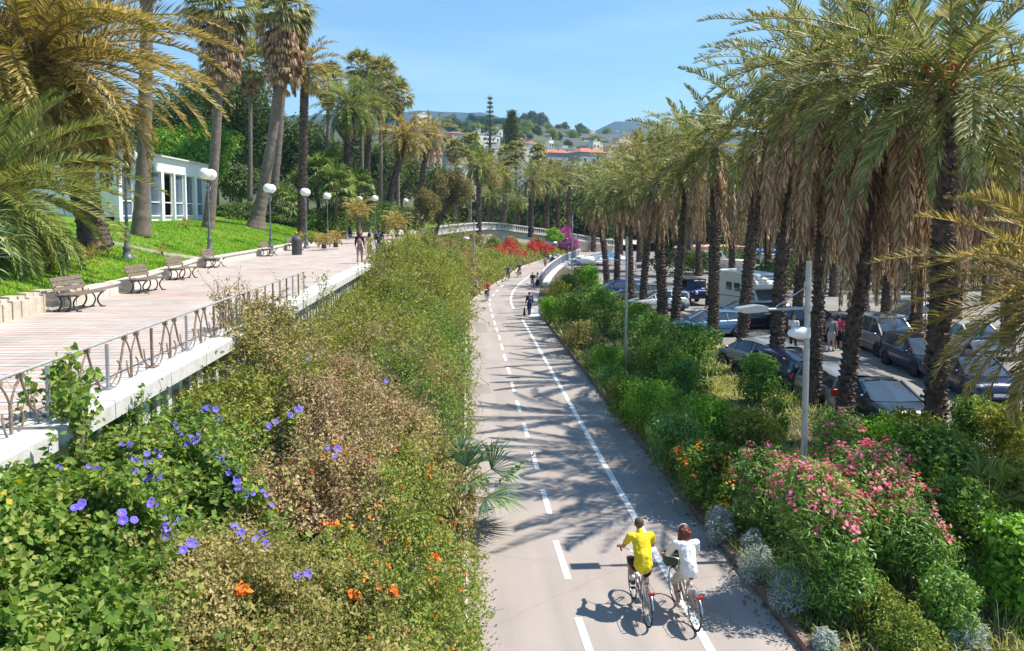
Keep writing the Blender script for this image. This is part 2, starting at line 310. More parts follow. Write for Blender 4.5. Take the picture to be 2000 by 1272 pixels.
def scaly_trunk(h, r0, r1, lean=(0, 0), rows=6.5, around=11, seed=0, stub=.075):
    """tapered core wrapped in the stubs of old leaf bases"""
    rng = np.random.default_rng(seed); b = MB(); m = max(6, int(h*1.2)); t = np.linspace(0, 1, m)
    cx = lambda t: np.stack([lean[0]*t**1.4, lean[1]*t**1.4, h*t], -1)
    rr = lambda t: (r0+(r1-r0)*t)*(1+.35*np.exp(-t*h/.45))
    b.tube(cx(t), rr(t)*.93, 12)
    nr = int(h*rows); k = np.repeat(np.arange(nr), around); j = np.tile(np.arange(around), nr)
    tq = (k+.5)/nr+rng.normal(0, .15/nr, len(k)); a = (j+.5*(k % 2))*2*np.pi/around+rng.normal(0, .06, len(k))
    c = cx(tq); r = rr(tq); o = np.stack([np.cos(a), np.sin(a), 0*a], -1); s = np.stack([-np.sin(a), np.cos(a), 0*a], -1)
    wd = (np.pi*r/around*.92)[:, None]; st = (stub*(.6+.7*rng.random(len(k))))[:, None]; hh = .8/rows
    B = c+o*(r*.9)[:, None]
    v = np.stack([B-s*wd-UP*hh*.35, B+s*wd-UP*hh*.35, B+s*wd*.75+o*st+UP*hh*.5, B-s*wd*.75+o*st+UP*hh*.5, B+s*wd*.6+UP*hh*.7, B-s*wd*.6+UP*hh*.7], 1)
    bs = (np.arange(len(k))*6)[:, None]
    b.v.append(v.reshape(-1, 3))
    for q in ([0, 1, 2, 3], [3, 2, 4, 5], [1, 4, 2, 2], [0, 3, 5, 5]):
        q = q if q[2] != q[3] else q[:3]
        b.f.append((bs+np.array(q)+b.n, 0, False))
    b.n += len(k)*6
    return b, cx(np.array([1.0]))[0]
def ring_trunk(h, r0, r1, lean=(0, 0), seed=0, flare=.8, mt=None):
    rng = np.random.default_rng(seed); m = int(h*7); t = np.linspace(0, 1, m); b = MB()
    P = np.stack([lean[0]*np.sin(t*1.57), lean[1]*np.sin(t*1.57), h*t], -1)
    r = (r0+(r1-r0)*t**.7)*(1+flare*np.exp(-t*h/.9))*(1+.03*rng.normal(0, 1, m)+.03*(np.arange(m) % 2))
    b.tube(P, r, 14); return b, P[-1]
def fan_leaf(b, rng, org, az, el, pet, R0, nb=20, mi=0, mr=1, spread=2.5, sag=.3, w=.04):
    d = np.array([math.cos(el)*math.cos(az), math.cos(el)*math.sin(az), math.sin(el)]); s = np.array([-math.sin(az), math.cos(az), 0]); n = np.cross(s, d)
    n = n if n[2] > 0 else -n; roll = rng.normal(0, .3); s = s*math.cos(roll)+n*math.sin(roll)
    c = org+d*pet-UP*sag*.15*pet; b.tube([org, org+d*pet*.5, c], .014, 3, mr, caps=False)
    a = np.linspace(-spread/2, spread/2, nb)+rng.normal(0, .03, nb)
    D = unit(d*np.cos(a)[:, None]+s*np.sin(a)[:, None]+UP*.12); W = unit(np.cross(D, n)+rng.normal(0, .12, (nb, 3)))*w*.5*R0
    ll = (R0*(.85+.25*np.cos(a*.6))*(1+rng.normal(0, .06, nb)))[:, None]
    mid = c+D*ll*.6; tip = mid+unit(D-UP*sag*2*(.4+rng.random((nb, 1))))*ll*.45
    v = np.stack([np.repeat(c[None], nb, 0)-W*.25, np.repeat(c[None], nb, 0)+W*.25, mid+W, mid-W, tip], 1); bs = (np.arange(nb)*5)[:, None]
    b.v.append(v.reshape(-1, 3)); b.f.append((bs+np.array([0, 1, 2, 3])+b.n, mi, False)); b.f.append((bs+np.array([3, 2, 4])+b.n, mi, False)); b.n += nb*5
def fan_crown(seed, n=46, pet=1.1, R0=1.0, nb=20, lo=-.7, leaf=None, w=.11):
    rng = np.random.default_rng(seed); b = MB()
    for i in range(n):
        q = (i+.5)/n; el = 1.4+(lo-1.4)*q**.9+rng.normal(0, .1)
        fan_leaf(b, rng, np.array([0, 0, .3*(1-q)]), i*2.4+rng.normal(0, .2), el, pet*(.7+.4*rng.random()), R0*(.8+.3*rng.random()), nb, sag=.35+.4*q, w=w)
    return b.mesh('palm_crown', [leaf or L_FAN, L_RACH])
def fan_skirt(seed, n=150, H=2.6, r=.75, nb=9):
    rng = np.random.default_rng(seed); b = MB()
    for i in range(n):
        z = -H*rng.random()**.9; az = rng.random()*6.283; k = 1-.45*(-z/H)
        fan_leaf(b, rng, np.array([math.cos(az)*.25, math.sin(az)*.25, z]), az, -.35-.75*rng.random(), .55*k*r/.75, .75*k, nb, spread=1.0, sag=1.6, w=.13)
    return b.mesh('dead_leaf_skirt', [L_DEAD, M_TWIG])
def leaves(b, rng, P, Nrm, size, asp=.55, mi=0, kind='diamond', rand=.7, fold=.18):
    """scatter leaf blades at points P whose faces lean towards Nrm"""
    n = len(P)
    if n == 0: return
    size = size*np.clip(np.exp(.34*rng.normal(0, 1, n)), .45, 1.65) if np.ndim(size) == 0 else size
    size = np.maximum(size, .01)
    N = unit(Nrm+rng.normal(0, rand, (n, 3))); A1 = unit(np.cross(N, rng.normal(0, 1, (n, 3)))); B1 = np.cross(N, A1)
    s = size[:, None]; w = s*asp*.5
    if kind == 'diamond':
        v = np.stack([P-A1*s*.5, P+B1*w+N*s*fold, P+A1*s*.5, P-B1*w+N*s*fold], 1); k = 4; fs = [[0, 1, 2, 3]]
    else:   # heart-shaped blade folded along its midrib
        v = np.stack([P-A1*s*.38, P-A1*s*.5+B1*w*.9+N*s*fold*.8, P+B1*w*1.1+N*s*fold, P+A1*s*.55, P-B1*w*1.1+N*s*fold, P-A1*s*.5-B1*w*.9+N*s*fold*.8], 1); k = 6; fs = [[0, 1, 2, 3], [0, 3, 4, 5]]
    bs = (np.arange(n)*k)[:, None]; b.v.append(v.reshape(-1, 3))
    for f in fs: b.f.append((bs+np.array(f)+b.n, mi, False))
    b.n += n*k
def blob_pts(rng, c, r, n, power=.35, lump=.35, freq=2.2, gap=.30):
    """points near the surface of a lumpy ellipsoid, with gaps; also outward normals"""
    r = np.zeros(3)+r; d = unit(rng.normal(0, 1, (int(n*1.5), 3))); q = fbm(d[:, 0]*freq+c[0]*3, d[:, 1]*freq+c[1]*3, d[:, 2]*freq+5)
    keep = vnoise(d[:, 0]*freq*2.3+9+c[0], d[:, 1]*freq*2.3+c[1], d[:, 2]*freq*2.3) > gap*rng.random(len(d)); d = d[keep][:n]; q = q[keep][:n]
    k = (1-power*rng.random(len(d))**1.6)*(1-lump+2*lump*q); return np.array(c)+d*r*k[:, None], unit(d/r)
def shrub(name, loc, rad, h, nleaf, size, leaf, label, cat='shrub', asp=.45, group=None, rand=.7, stems=7, lobes=6, seed=0, kind='diamond', flower=None, stemmat=None, power=.5, gap=.35, flat=.2):
    rng = np.random.default_rng(seed+100); e = empty(name, loc); tag(e, label, cat, group); rx, ry = (rad, rad) if np.ndim(rad) == 0 else rad
    b = MB(); cs = []
    tall = h > 1.1; lobes = int(lobes*1.7) if tall else lobes
    for i in range(lobes):
        a = i*2.4+rng.random(); rr = .72*math.sqrt((i+.3)/lobes); k = .30+.22*rng.random()
        if tall:
            cz_ = h*(.30+.48*rng.random()) if i % 3 else h*.76; rr *= 1.1-.55*(cz_/h)*(1 if i % 3 else 1.3); cs.append(((math.cos(a)*rr*rx, math.sin(a)*rr*ry, cz_), (rx*k*1.25, ry*k*1.25, h*(.17+.09*rng.random()))))
        else:
            hh = h*(.78+.3*rng.random())*(1-.35*rr); cs.append(((math.cos(a)*rr*.8*rx, math.sin(a)*rr*.8*ry, hh*.5), (rx*(k+.15), ry*(k+.15), hh*.52)))
    if tall: cs.append(((0, 0, h*.42), (rx*.72, ry*.72, h*.40))); cs.append(((0, 0, h*.25), (rx*.9, ry*.9, h*.24))); lobes = len(cs)
    for c, r in cs:
        p, n = blob_pts(rng, c, r, nleaf//lobes, power, gap=gap); ok = p[:, 2] > .02; leaves(b, rng, p[ok], n[ok]+UP*flat, size, asp, kind=kind, rand=rand)
    b.build('foliage', leaf, e)
    if stems:
        s = MB()
        for i in range(stems):
            c, r = cs[i % lobes]; a = rng.random()*6.28; top = np.array(c)+np.array([math.cos(a)*r[0], math.sin(a)*r[1], r[2]*.6])*.6
            s.tube([(rng.normal(0, .08), rng.normal(0, .08), -.05), top*[.4, .4, .5], top], [.03*h/1.5+.006, .02*h/1.5+.004, .006], 5, caps=False)
        s.build('stems', stemmat or M_TWIG, e)
    if flower:
        fm, fn, fs, where = flower
        fb = MB()
        for c, r in cs:
            p, n = blob_pts(rng, c, (r[0]*1.04, r[1]*1.04, r[2]*1.06), int(fn/lobes*3), .1); ok = (p[:, 2] > h*where)&(n[:, 2] > -.1); p = p[ok][:max(1, fn//lobes)]; n = n[ok][:len(p)]
            for q, m in zip(p, n):
                kk = 7; pts = q+rng.normal(0, fs*.9, (kk, 3)); leaves(fb, rng, pts, np.repeat((m+UP)[None], kk, 0), fs*1.15, .9, rand=.5, fold=.05)
        if fb.n: fb.build('flowers', fm, e)
    return e
def tree(name, loc, h, crown, leaf, label, nleaf=9000, size=.28, cat='tree', group=None, seed=0, asp=.6, trunk_r=.25, lean=(0, 0), cz=None, lobes=12, flat=.3, gap=.45, bark=None, lk=1.0):
    """crown = (rx, ry, rz); trunk with limbs reaching into separate leaf clumps"""
    rng = np.random.default_rng(seed+500); e = empty(name, loc); tag(e, label, cat, group); rx, ry, rz = crown; cz = h-rz if cz is None else cz
    cs = []; t = MB(); b = MB(); C0 = np.array([lean[0], lean[1], cz])
    for i in range(lobes):
        d = unit(rng.normal(0, 1, 3)); d[2] = abs(d[2])*.9-.3*rng.random() if i % 3 else d[2]*.6; k = .62
        cs.append((C0+d*np.array([rx, ry, rz])*k*(.6+.45*rng.random()), np.array([rx, ry, rz*.85])*(.34+.16*rng.random())*lk))
    cs.append((C0, np.array(crown)*.5*lk))
    t.tube([(0, 0, -.3), (lean[0]*.3, lean[1]*.3, cz*.4), C0*[1, 1, .75], C0], [trunk_r*1.25, trunk_r, trunk_r*.75, trunk_r*.3], 9)
    for c, r in cs:
        t.tube([C0*[.8, .8, .6], (C0*[.9, .9, .8]+c)/2, c], [trunk_r*.45, trunk_r*.25, .03], 6, caps=False)
        p, n = blob_pts(rng, c, r, nleaf//len(cs), .5, gap=gap); leaves(b, rng, p, n+UP*flat, size, asp, rand=.6)
    t.build('trunk', bark or M_BARK, e); b.build('crown', leaf, e); return e
# ------------------------------------------------------------------ the setting: ground, path, bank, promenade, lawn, hills
PZ = 3.9                                          # promenade level
EDGE = np.array([G(915,1272)[:2], G(912,900)[:2], G(912,700)[:2], G(912,612)[:2], G(919,592)[:2], G(944,571)[:2], G(985,545)[:2], G(1018,523)[:2], G(1062,508)[:2], G(1110,496)[:2], G(1180,484)[:2]])
def xroad(Y): return np.interp(Y, EDGE[:, 1], EDGE[:, 0])
KERB = np.array([G(1567,1272)[:2], G(1310,945)[:2], G(1128,712)[:2], G(1054,612)[:2], G(1052,585)[:2], G(1058,558)[:2], G(1078,535)[:2], G(1105,516)[:2], G(1150,502)[:2], G(1215,490)[:2]])
def xkerb(Y): return np.interp(Y, KERB[:, 1], KERB[:, 0])
WALL = np.array([(-4.8, 0), (-4.8, 60), (-4.9, 85), (-4.8, 100), (-3.2, 112), (0.2, 122), (5.0, 129), (9.5, 134), (14, 138), (19, 141), (26, 144)])
def xwall(Y): return np.interp(Y, WALL[:, 1], WALL[:, 0])
def zwall(X, Y): return np.where(Y < 100, PZ, np.interp(X, [-4.8, 0, 4, 9, 14, 20, 26], [PZ, 4.3, 4.4, 3.6, 2.8, 2.2, 1.8]))
PL = np.array([(-11.2, 0), (-11.2, 21), (-11.4, 28), (-12.2, 34), (-13.1, 40), (-13.0, 50), (-13.4, 75), (-13.8, 95), (-13.0, 125), (-9, 140), (0, 150)])
def xlawn(Y): return np.interp(Y, PL[:, 1], PL[:, 0])
def zlawn(X, Y):
    d = np.maximum(0, xlawn(Y)-.35-X); return PZ+.34+.27*np.minimum(d, 5)+.11*np.clip(d-5, 0, 9)+.08*(fbm(np.asarray(X)*.3, np.asarray(Y)*.3)-.5)*np.minimum(d, 1)
def hit_lawn(px, py):
    d = ray(px, py)
    for t in np.arange(15, 260, .1):
        p = np.array([0, 0, EYE])+d*t/d[1]
        if p[2] < zlawn(p[0], p[1]): return p
    return p
def strip(xa, xb, ys, z, name, m, n=1, zf=None):
    ys = np.array(ys, float); b = MB(); k = np.linspace(0, 1, n+1)
    X = xa(ys)[:, None]*(1-k)+xb(ys)[:, None]*k; Y = np.repeat(ys[:, None], n+1, 1); Z = zf(X, Y) if zf else np.zeros_like(X)+z
    V = np.stack([X, Y, Z], -1).reshape(-1, 3); i = np.arange(len(ys)-1)[:, None]*(n+1); j = np.arange(n)[None]
    f = np.stack([i+j, i+j+1, i+j+n+2, i+j+n+1], -1).reshape(-1, 4); b.add(V, f, 0, True); return b.build(name, m)
M_SHADESOIL = mat('shade_toned_soil', (.07, .055, .03), .95, c2=(.03, .025, .014), vs=3, bump=.8, bs=12)  # bank soil coloured darker to carry the shade inside the foliage
YS = np.concatenate([np.arange(-6, 60, 2), np.arange(60, 176, 1.5)])
# far ground: one sheet to the horizon
b = MB(); b.add([(-6000, -300, -.15), (6000, -300, -.15), (6000, 9000, -.15), (-6000, 9000, -.15)], [[0, 1, 2, 3]]); struct(b.build('ground', M_SOIL), 'bare earth reaching away under everything')
struct(strip(xroad, xkerb, YS, 0, 'cycle_path', M_ROAD), 'smooth pinkish asphalt cycle path curving right in the distance')
# park side soil bed and parking lot
struct(strip(xkerb, lambda y: xkerb(y)*0+12.9, YS[YS < 120], .03, 'planting_bed', M_SOIL, 10, lambda X, Y: .05+.12*fbm(X*.8, Y*.8)), 'brown soil bed between path and car park')
struct(strip(lambda y: y*0+12.7, lambda y: y*0+75, np.arange(-6, 150, 3), -.03, 'car_park', M_PARK), 'grey asphalt car park beyond the palms')
# markings: centre dashes and the solid line
def mark(p, q, w, name='road_marking'):
    p, q = np.array(p), np.array(q); d = unit(q-p); s = np.array([-d[1], d[0]])*w/2
    return [(*(p-s), .006), (*(p+s), .006), (*(q+s), .006), (*(q-s), .006)]
bm_ = MB(); y0 = 1/((1272-1207)*0+1)
DA = G(1133,1207); DB = G(1095,1095); D0 = 13.0
dsh = [((1125,1207),(1157,1300)), ((1081,1056),(1106,1132)), ((1056,957),(1070,1005)), ((1036,882),(1046,919)), ((1019,827),(1027,855)), ((1005,783),(1012,805)), ((995,746),(1000,765)), ((987,717),(992,731)), ((980,692),(984,705)), ((975,672),(978,684)), ((970,655),(973,665)), ((965,640),(968,649)), ((961,627),(963,635)), ((957,614),(959,621)), ((954,603),(956,609)), ((952,593),(953,598)), ((954,584),(952,588)), ((961,574),(957,579)), ((970,566),(964,570)), ((979,557),(974,561))]
for (a, c) in dsh: bm_.poly(mark(G(a[0]+4, a[1])[:2], G(c[0]+4, c[1])[:2], .12))
struct(bm_.build('road_marking', M_LINE), 'dashed white centre line between cycle lanes')
bm_ = MB(); L1 = [G(x, y)[:2] for x, y in ((1395,1283), (1300,1115), (1165,880), (1085,738), (1020,624))]
for a, c in zip(L1[:-1], L1[1:]): bm_.poly(mark(a, c, .14))
L2 = [G(x, y)[:2] for x, y in ((1003,603), (998,592), (998,580), (1003,568), (1012,557), (1025,546), (1036,538))]
for i, (a, c) in enumerate(zip(L2[:-1], L2[1:])): q = mark(a, c, .16); bm_.poly([(x, y, z+.0004*i) for x, y, z in q])
bm_.poly([(*G(1030,604)[:2], .007), (*G(1056,604)[:2], .007), (*G(1056,618)[:2], .007), (*G(1034,618)[:2], .007)])
struct(bm_.build('road_marking', M_LINE), 'solid white line between cycle lane and footway')
b = MB()
for k, (px, py, w, l) in enumerate(((935, 760, .9, 1.6), (1100, 690, .8, 2.6), (948, 1010, .5, 1.3), (1010, 640, 1.2, 3.0), (940, 640, .7, 4.0), (1210, 905, .7, 1.1))):
    q = G(px, py); b.add([(q[0]-w/2, q[1]-l/2, .003), (q[0]+w/2, q[1]-l/2+.05, .003), (q[0]+w/2-.04, q[1]+l/2, .003), (q[0]-w/2+.03, q[1]+l/2, .003)], [[0, 1, 2, 3]])
struct(b.build('asphalt_patch', asphalt('patched_asphalt', (.29, .255, .235), (.335, .295, .27), 0)), 'slightly darker repair patches in the path surface')
rng = np.random.default_rng(15); n = 2600; Yl = 8+45*rng.random(n)**1.5; sd_ = rng.random(n) < .5; Xl = np.where(sd_, xroad(Yl)+.25*rng.random(n)**2*2, xkerb(Yl)-.02-.35*rng.random(n)**2); b = MB()
leaves(b, rng, np.stack([Xl, Yl, np.full(n, .018)], -1), np.repeat([[0, 0, 1.]], n, 0), .045, .6, rand=.25); tag(b.build('leaf_litter', mat('fallen_leaf', (.20, .13, .06), .9, c2=(.10, .07, .03), vs=9)), 'small dry leaves gathered along both edges of the path', 'leaf litter', kind='stuff')
# kerbs
b = MB(); ys = np.concatenate([np.arange(4, 54, 1.0)])
for i, y in enumerate(ys):
    x0, x1 = xkerb(y+.01), xkerb(y+.98); k = .012*math.sin(i*12.9)
    b.beam((x0+.08, y+.01, .055+k), (x1+.08, y+.98, .055+k), .16, .17)
struct(b.build('kerb', M_KERB), 'reddish worn kerbstones along the planted bed')
b = MB()
for y in YS[(YS > 4) & (YS < 150)]: b.beam((xroad(y)-.10, y, .03), (xroad(y+1.98)-.10, y+1.98, .03), .22, .09) if y < 58 else b.beam((xroad(y)-.10, y, .03), (xroad(y+1.5)-.10, y+1.5, .03), .25, .12)
struct(b.build('edging', M_BORDER), 'pale concrete edging under the planted bank')
# bank between path and promenade wall
def zbank(X, Y):
    u = np.clip((xroad(Y)-X)/np.maximum(.5, xroad(Y)-xwall(Y)), 0, 1); hh = np.where(Y < 90, 2.9, np.interp(Y, [90, 110, 145], [2.9, 2.4, 1.2])); return hh*u**.8+.0
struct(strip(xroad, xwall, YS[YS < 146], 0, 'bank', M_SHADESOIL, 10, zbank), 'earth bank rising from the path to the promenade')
# promenade deck
struct(strip(lambda y: xlawn(y)-.3, lambda y: xwall(y)-.35, YS[YS < 148], PZ, 'promenade', M_PAVE, 6, lambda X, Y: np.minimum(PZ, zwall(xwall(Y), Y))), 'promenade paved in pink, white and grey stripes')
struct(strip(lambda y: xlawn(y)*0+12.7-90, lambda y: xlawn(y)-.35, np.arange(-10, 160, 1.5), 0, 'lawn', M_GRASS, 110, zlawn), 'bright mown lawn rising from the promenade')
# grass blades on the lawn nearest the promenade
rng = np.random.default_rng(5); n = 60000; Yg = 17+85*rng.random(n)**1.5; Xg = xlawn(Yg)-.5-9*rng.random(n)**1.3
P = np.stack([Xg, Yg, zlawn(Xg, Yg)+.03], -1); b = MB(); hgt = .04+.03*rng.random(n); d = rng.normal(0, .35, (n, 3)); s = unit(np.cross(d, UP))*.022*(Yg/25)[:, None]
v = np.stack([P-s-UP*.03, P+s-UP*.03, P+(UP+d)*hgt[:, None]], 1); b.add(v.reshape(-1, 3), np.arange(n*3).reshape(-1, 3))
LG = leafmat('lawn_blade', [(.075, .15, .012), (.12, .22, .018), (.16, .27, .025), (.25, .28, .05)], .35, .6, .6, .5)
tag(b.build('grass', LG), 'short bright green grass of the promenade lawn', 'grass', kind='stuff')
# border: rough stone blocks nearest, then a low smooth kerb wall
e = empty('stone_border', (0, 0, 0)); tag(e, 'low border of upright tan stone blocks behind the nearest bench', 'border wall')
b = MB(); y = 12.0; i = 0
while y < 24.5:
    w = .34+.1*((i*37) % 5)/5; x = float(xlawn(y)); zz = .44+.08*((i*53) % 7)/7
    b.box((x-.13+.03*((i*29) % 4)/4, y+w/2, PZ+zz/2-.01), (.3, w-.03, zz), R(((i*31) % 9)-4)); b.box((x-.2, y+w/2+.05, PZ+zz+.03), (.24, w*.8, .12), R(((i*17) % 9)-4)); y += w; i += 1
b.build('block', M_STONE, e)
e = empty('lawn_border', (0, 0, 0)); tag(e, 'long low pale stone kerb wall holding the lawn behind the benches', 'border wall')
b = MB()
for y in np.arange(24.6, 136, 1.2):
    x0, x1 = float(xlawn(y)), float(xlawn(y+1.18)); hh = .36
    b.beam((x0-.2, y, PZ+hh/2-.01), (x1-.2, y+1.18, PZ+hh/2-.01), .34, hh); b.beam((x0-.18, y, PZ+hh+.03), (x1-.18, y+1.19, PZ+hh+.03), .44, .07)
b.build('coping', M_BORDER, e)
# thin pale kerb that crosses the lawn
q = [hit_lawn(x, y) for x, y in ((205,474), (260,486), (330,500), (390,508), (432,509))]
b = MB()
for a, c in zip(q[:-1], q[1:]): b.beam(a+UP*.05, c+UP*.05, .22, .2)
tag(b.build('path_edging', M_BORDER), 'thin pale kerb crossing the lawn to the second and third benches', 'kerb')
q2 = [hit_lawn(x, y) for x, y in ((330,515), (395,519), (435,511))]
# hills and mountains
def hill(name, Y0, Y1, prof, m, label, base=-2, ny=30, nx=140, rough=.06, x0=-700, x1=2600):
    """prof: skyline as photo columns and rows; a slope climbing from Y0 to that skyline at Y1"""
    pxs = np.linspace(x0, x1, nx); b = MB(); V = []
    for j in range(ny+1):
        k = j/ny; Y = Y0+(Y1-Y0)*k
        for px in pxs:
            top = A(px, np.interp(px, [p[0] for p in prof], [p[1] for p in prof]), Y1)[2]; X = A(px, 400, Y)[0]
            V.append((X, Y, base+(top-base)*k**.9))
    V = np.array(V); n = (fbm(V[:, 0]/(Y1*.05), V[:, 1]/(Y1*.05), 0, 5)-.5)*2; kk = np.repeat(np.arange(ny+1)/ny, nx); V[:, 2] += n*(V[:, 2]-base)*rough*4*np.sin(np.pi*np.clip(kk, 0, 1))**.7
    V[-nx:, 2] += (fbm(pxs/18., pxs*0+Y1, 0, 4)-.5)*Y1*.004
    i = np.arange(ny)[:, None]*nx; j = np.arange(nx-1)[None]; f = np.stack([i+j, i+j+1, i+j+nx+1, i+j+nx], -1).reshape(-1, 4); b.add(V, f, 0, True)
    back = V[-nx:].copy(); back[:, 1] += (Y1-Y0)*.7; back[:, 2] = base; b.add(np.concatenate([V[-nx:], back]), np.stack([np.arange(nx-1), np.arange(1, nx), np.arange(1, nx)+nx, np.arange(nx-1)+nx], -1), 0, True)
    return struct(b.build(name, m), label), V.reshape(ny+1, nx, 3)
M_HILL = mat('scrubby_hillside', (.13, .125, .05), .95, c2=(.03, .05, .016), vs=.03)
M_MOUNT = mat('distant_mountain_forest', (.05, .075, .07), .95, c2=(.03, .045, .045), vs=.006)
hill('mountains', 1400, 2600, [(-700,260), (600,225), (830,216), (880,219), (950,221), (985,232), (1010,236), (1100,262), (1150,262), (1175,249), (1200,237), (1240,238), (1290,240), (1330,250), (1500,262), (1700,245), (1900,238), (2100,250), (2700,250)], M_MOUNT, 'blue mountain ridges on the horizon')
HILLP = [(-700,300), (600,262), (830,240), (900,236), (990,240), (1040,240), (1090,248), (1140,258), (1200,270), (1290,282), (1400,300), (1700,300), (1900,275), (2000,268), (2200,262), (2700,270)]
ho, HV = hill('hillside', 175, 900, HILLP, M_HILL, 'green and brown terraced hillside above the town', base=-.3, ny=60, nx=200, rough=.02)
def zhill(X, Y):
    j = min(59, max(0, int((Y-175)/725*60))); r = HV[j]; return float(np.interp(X, r[:, 0], r[:, 2]))
# ------------------------------------------------------------------ planted bank on the left of the path
L_IVY = leafmat('morning_glory_leaf', [(.035, .07, .012), (.08, .14, .02), (.145, .20, .035), (.27, .25, .08)], .35, .65, .35)
L_DARK = leafmat('dark_shrub_leaf', [(.03, .06, .010), (.06, .12, .016), (.11, .18, .028), (.20, .25, .05)], .25, .45, .4)
L_OLIVE = leafmat('olive_shrub_leaf', [(.06, .08, .015), (.115, .14, .022), (.19, .20, .035), (.29, .26, .07)], .3, .5, .4)
L_DRY = leafmat('dry_brown_shrub_leaf', [(.095, .075, .03), (.19, .14, .065), (.28, .20, .11), (.40, .30, .19)], .2, .8, .35)
L_MIXED = leafmat('half_dry_shrub_leaf', [(.08, .095, .022), (.14, .145, .03), (.24, .19, .08), (.34, .27, .13)], .25, .65, .45)
L_LANT = leafmat('lantana_leaf', [(.05, .085, .015), (.10, .15, .022), (.19, .21, .04), (.27, .23, .08)], .3, .6, .4)
L_BRIGHT = leafmat('bright_green_leaf', [(.05, .11, .012), (.09, .19, .018), (.15, .27, .03), (.24, .33, .06)], .35, .5, .4)
L_GREYG = leafmat('silver_grey_leaf', [(.11, .14, .12), (.19, .23, .20), (.28, .31, .28), (.38, .40, .37)], .2, .7, .3)
L_STRAW = leafmat('straw_grass_blade', [(.18, .17, .07), (.33, .28, .13), (.45, .38, .21), (.55, .48, .30)], .25, .8, .3)
L_OLE = leafmat('oleander_leaf', [(.04, .085, .014), (.075, .15, .024), (.13, .22, .04), (.24, .31, .10)], .25, .4, .35)
F_BLUE = mat('morning_glory_petal', (.085, .09, .55), .6, c2=(.15, .10, .60), vs=9); F_PINKC = mat('morning_glory_throat', (.62, .30, .62), .6)
F_PINK = leafmat('oleander_petal', [(.64, .06, .16), (.76, .14, .26), (.82, .30, .40), (.70, .07, .14)], .3, .6, .2)
F_OR = leafmat('orange_lantana_petal', [(.72, .18, .02), (.80, .28, .02), (.78, .10, .02), (.80, .40, .04)], .2, .6, .2)
F_RED = leafmat('red_bougainvillea_bract', [(.55, .02, .03), (.72, .05, .06), (.62, .03, .09), (.75, .10, .12)], .3, .6, .2)
F_MAG = leafmat('magenta_bougainvillea_bract', [(.14, .01, .11), (.24, .018, .17), (.36, .04, .24), (.20, .014, .15)], .3, .6, .2)
F_WHITE = leafmat('cream_flower', [(.70, .66, .50), (.75, .72, .62), (.62, .58, .44), (.75, .70, .60)], .2, .6, .2)
F_YEL = leafmat('yellow_leaf', [(.55, .42, .04), (.62, .46, .05), (.50, .45, .08), (.66, .50, .06)], .3, .6, .2)
def billow(X, Y, cell, amp, sd):
    """rounded cushions with deep creases: one dome per jittered cell"""
    cell = cell*np.maximum(1, np.asarray(Y)/26.)**.0; X = np.asarray(X)/cell; Y = np.asarray(Y)/(cell*1.25); i, j = np.floor(X).astype(np.int64), np.floor(Y).astype(np.int64); r = np.zeros(np.shape(X))
    for a in (-1, 0, 1):
        for b in (-1, 0, 1):
            u, v, w = _hash(i+a, j+b, 11+sd), _hash(i+a, j+b, 12+sd), _hash(i+a, j+b, 13+sd); R0 = .65+.4*w; d2 = (X-i-a-u)**2+(Y-j-b-v)**2
            r = np.maximum(r, np.sqrt(np.maximum(0, R0*R0-d2))*(.35+.75*_hash(i+a, j+b, 14+sd)))
    return r*amp*cell
def fol(X, Y):
    """height of the foliage over the bank"""
    xr, xw = xroad(Y), xwall(Y); u = np.clip((xr-X)/np.maximum(.5, xr-xw), 0, 1.05)
    h = np.interp(u, [0, .05, .2, .45, .75, 1.05], [.35, 1.0, 1.75, 2.5, 3.1, 3.45])
    tall = np.interp(Y, [12, 17, 24, 32, 40, 46, 62, 80, 100], [0, .2, .3, .6, 1.1, 1.5, 1.5, .4, -.3])
    far = np.clip((Y-38)/6, 0, 1)
    h = h+tall*(np.interp(u, [0, .15, .5, .8, 1.05], [.1, .7, 1.0, .85, .35])*far+np.interp(u, [0, .15, .5, .8, 1.05], [.1, .7, .6, .05, -.35])*(1-far))
    h = h-1.1*np.exp(-((Y-12.4)/1.3)**2-((X+3.3)/.6)**2)-.8*np.exp(-((Y-10.3)/.7)**2-((X+2.0)/.6)**2)-.7*np.exp(-((Y-16.5)/1.2)**2-((X+1.3)/.5)**2)-.7*np.exp(-((Y-20.5)/1.5)**2-((X+3.1)/.6)**2)
    h = h+.95*np.exp(-((Y-18.2)/2.0)**2-((X+4.5)/.8)**2)
    h = h-1.0*np.exp(-((Y-29)/8.5)**4-((X+4.8)/1.5)**2)-.45*np.exp(-((Y-12.8)/2.2)**2-((X+4.6)/.6)**2)
    h = np.where(Y > 90, h*np.interp(Y, [90, 115, 145], [1, .62, .35]), h)
    h = h+.7*(fbm(X*.75, Y*.75, 1.5)-.5)+billow(X, Y, .95, 1.0, 0)+billow(X, Y, .42, .5, 5)+np.clip((np.asarray(Y)-22)/10, 0, 1)*(billow(X, Y, 1.9, .6, 9)-.55)+.25*(fbm(X*3, Y*3, 4.)-.5)-np.interp(Y, [9, 14, 30], [.25, .4, .6])
    return np.maximum(h, zbank(X, Y)+.22+.5*billow(X, Y, .42, .8, 5))
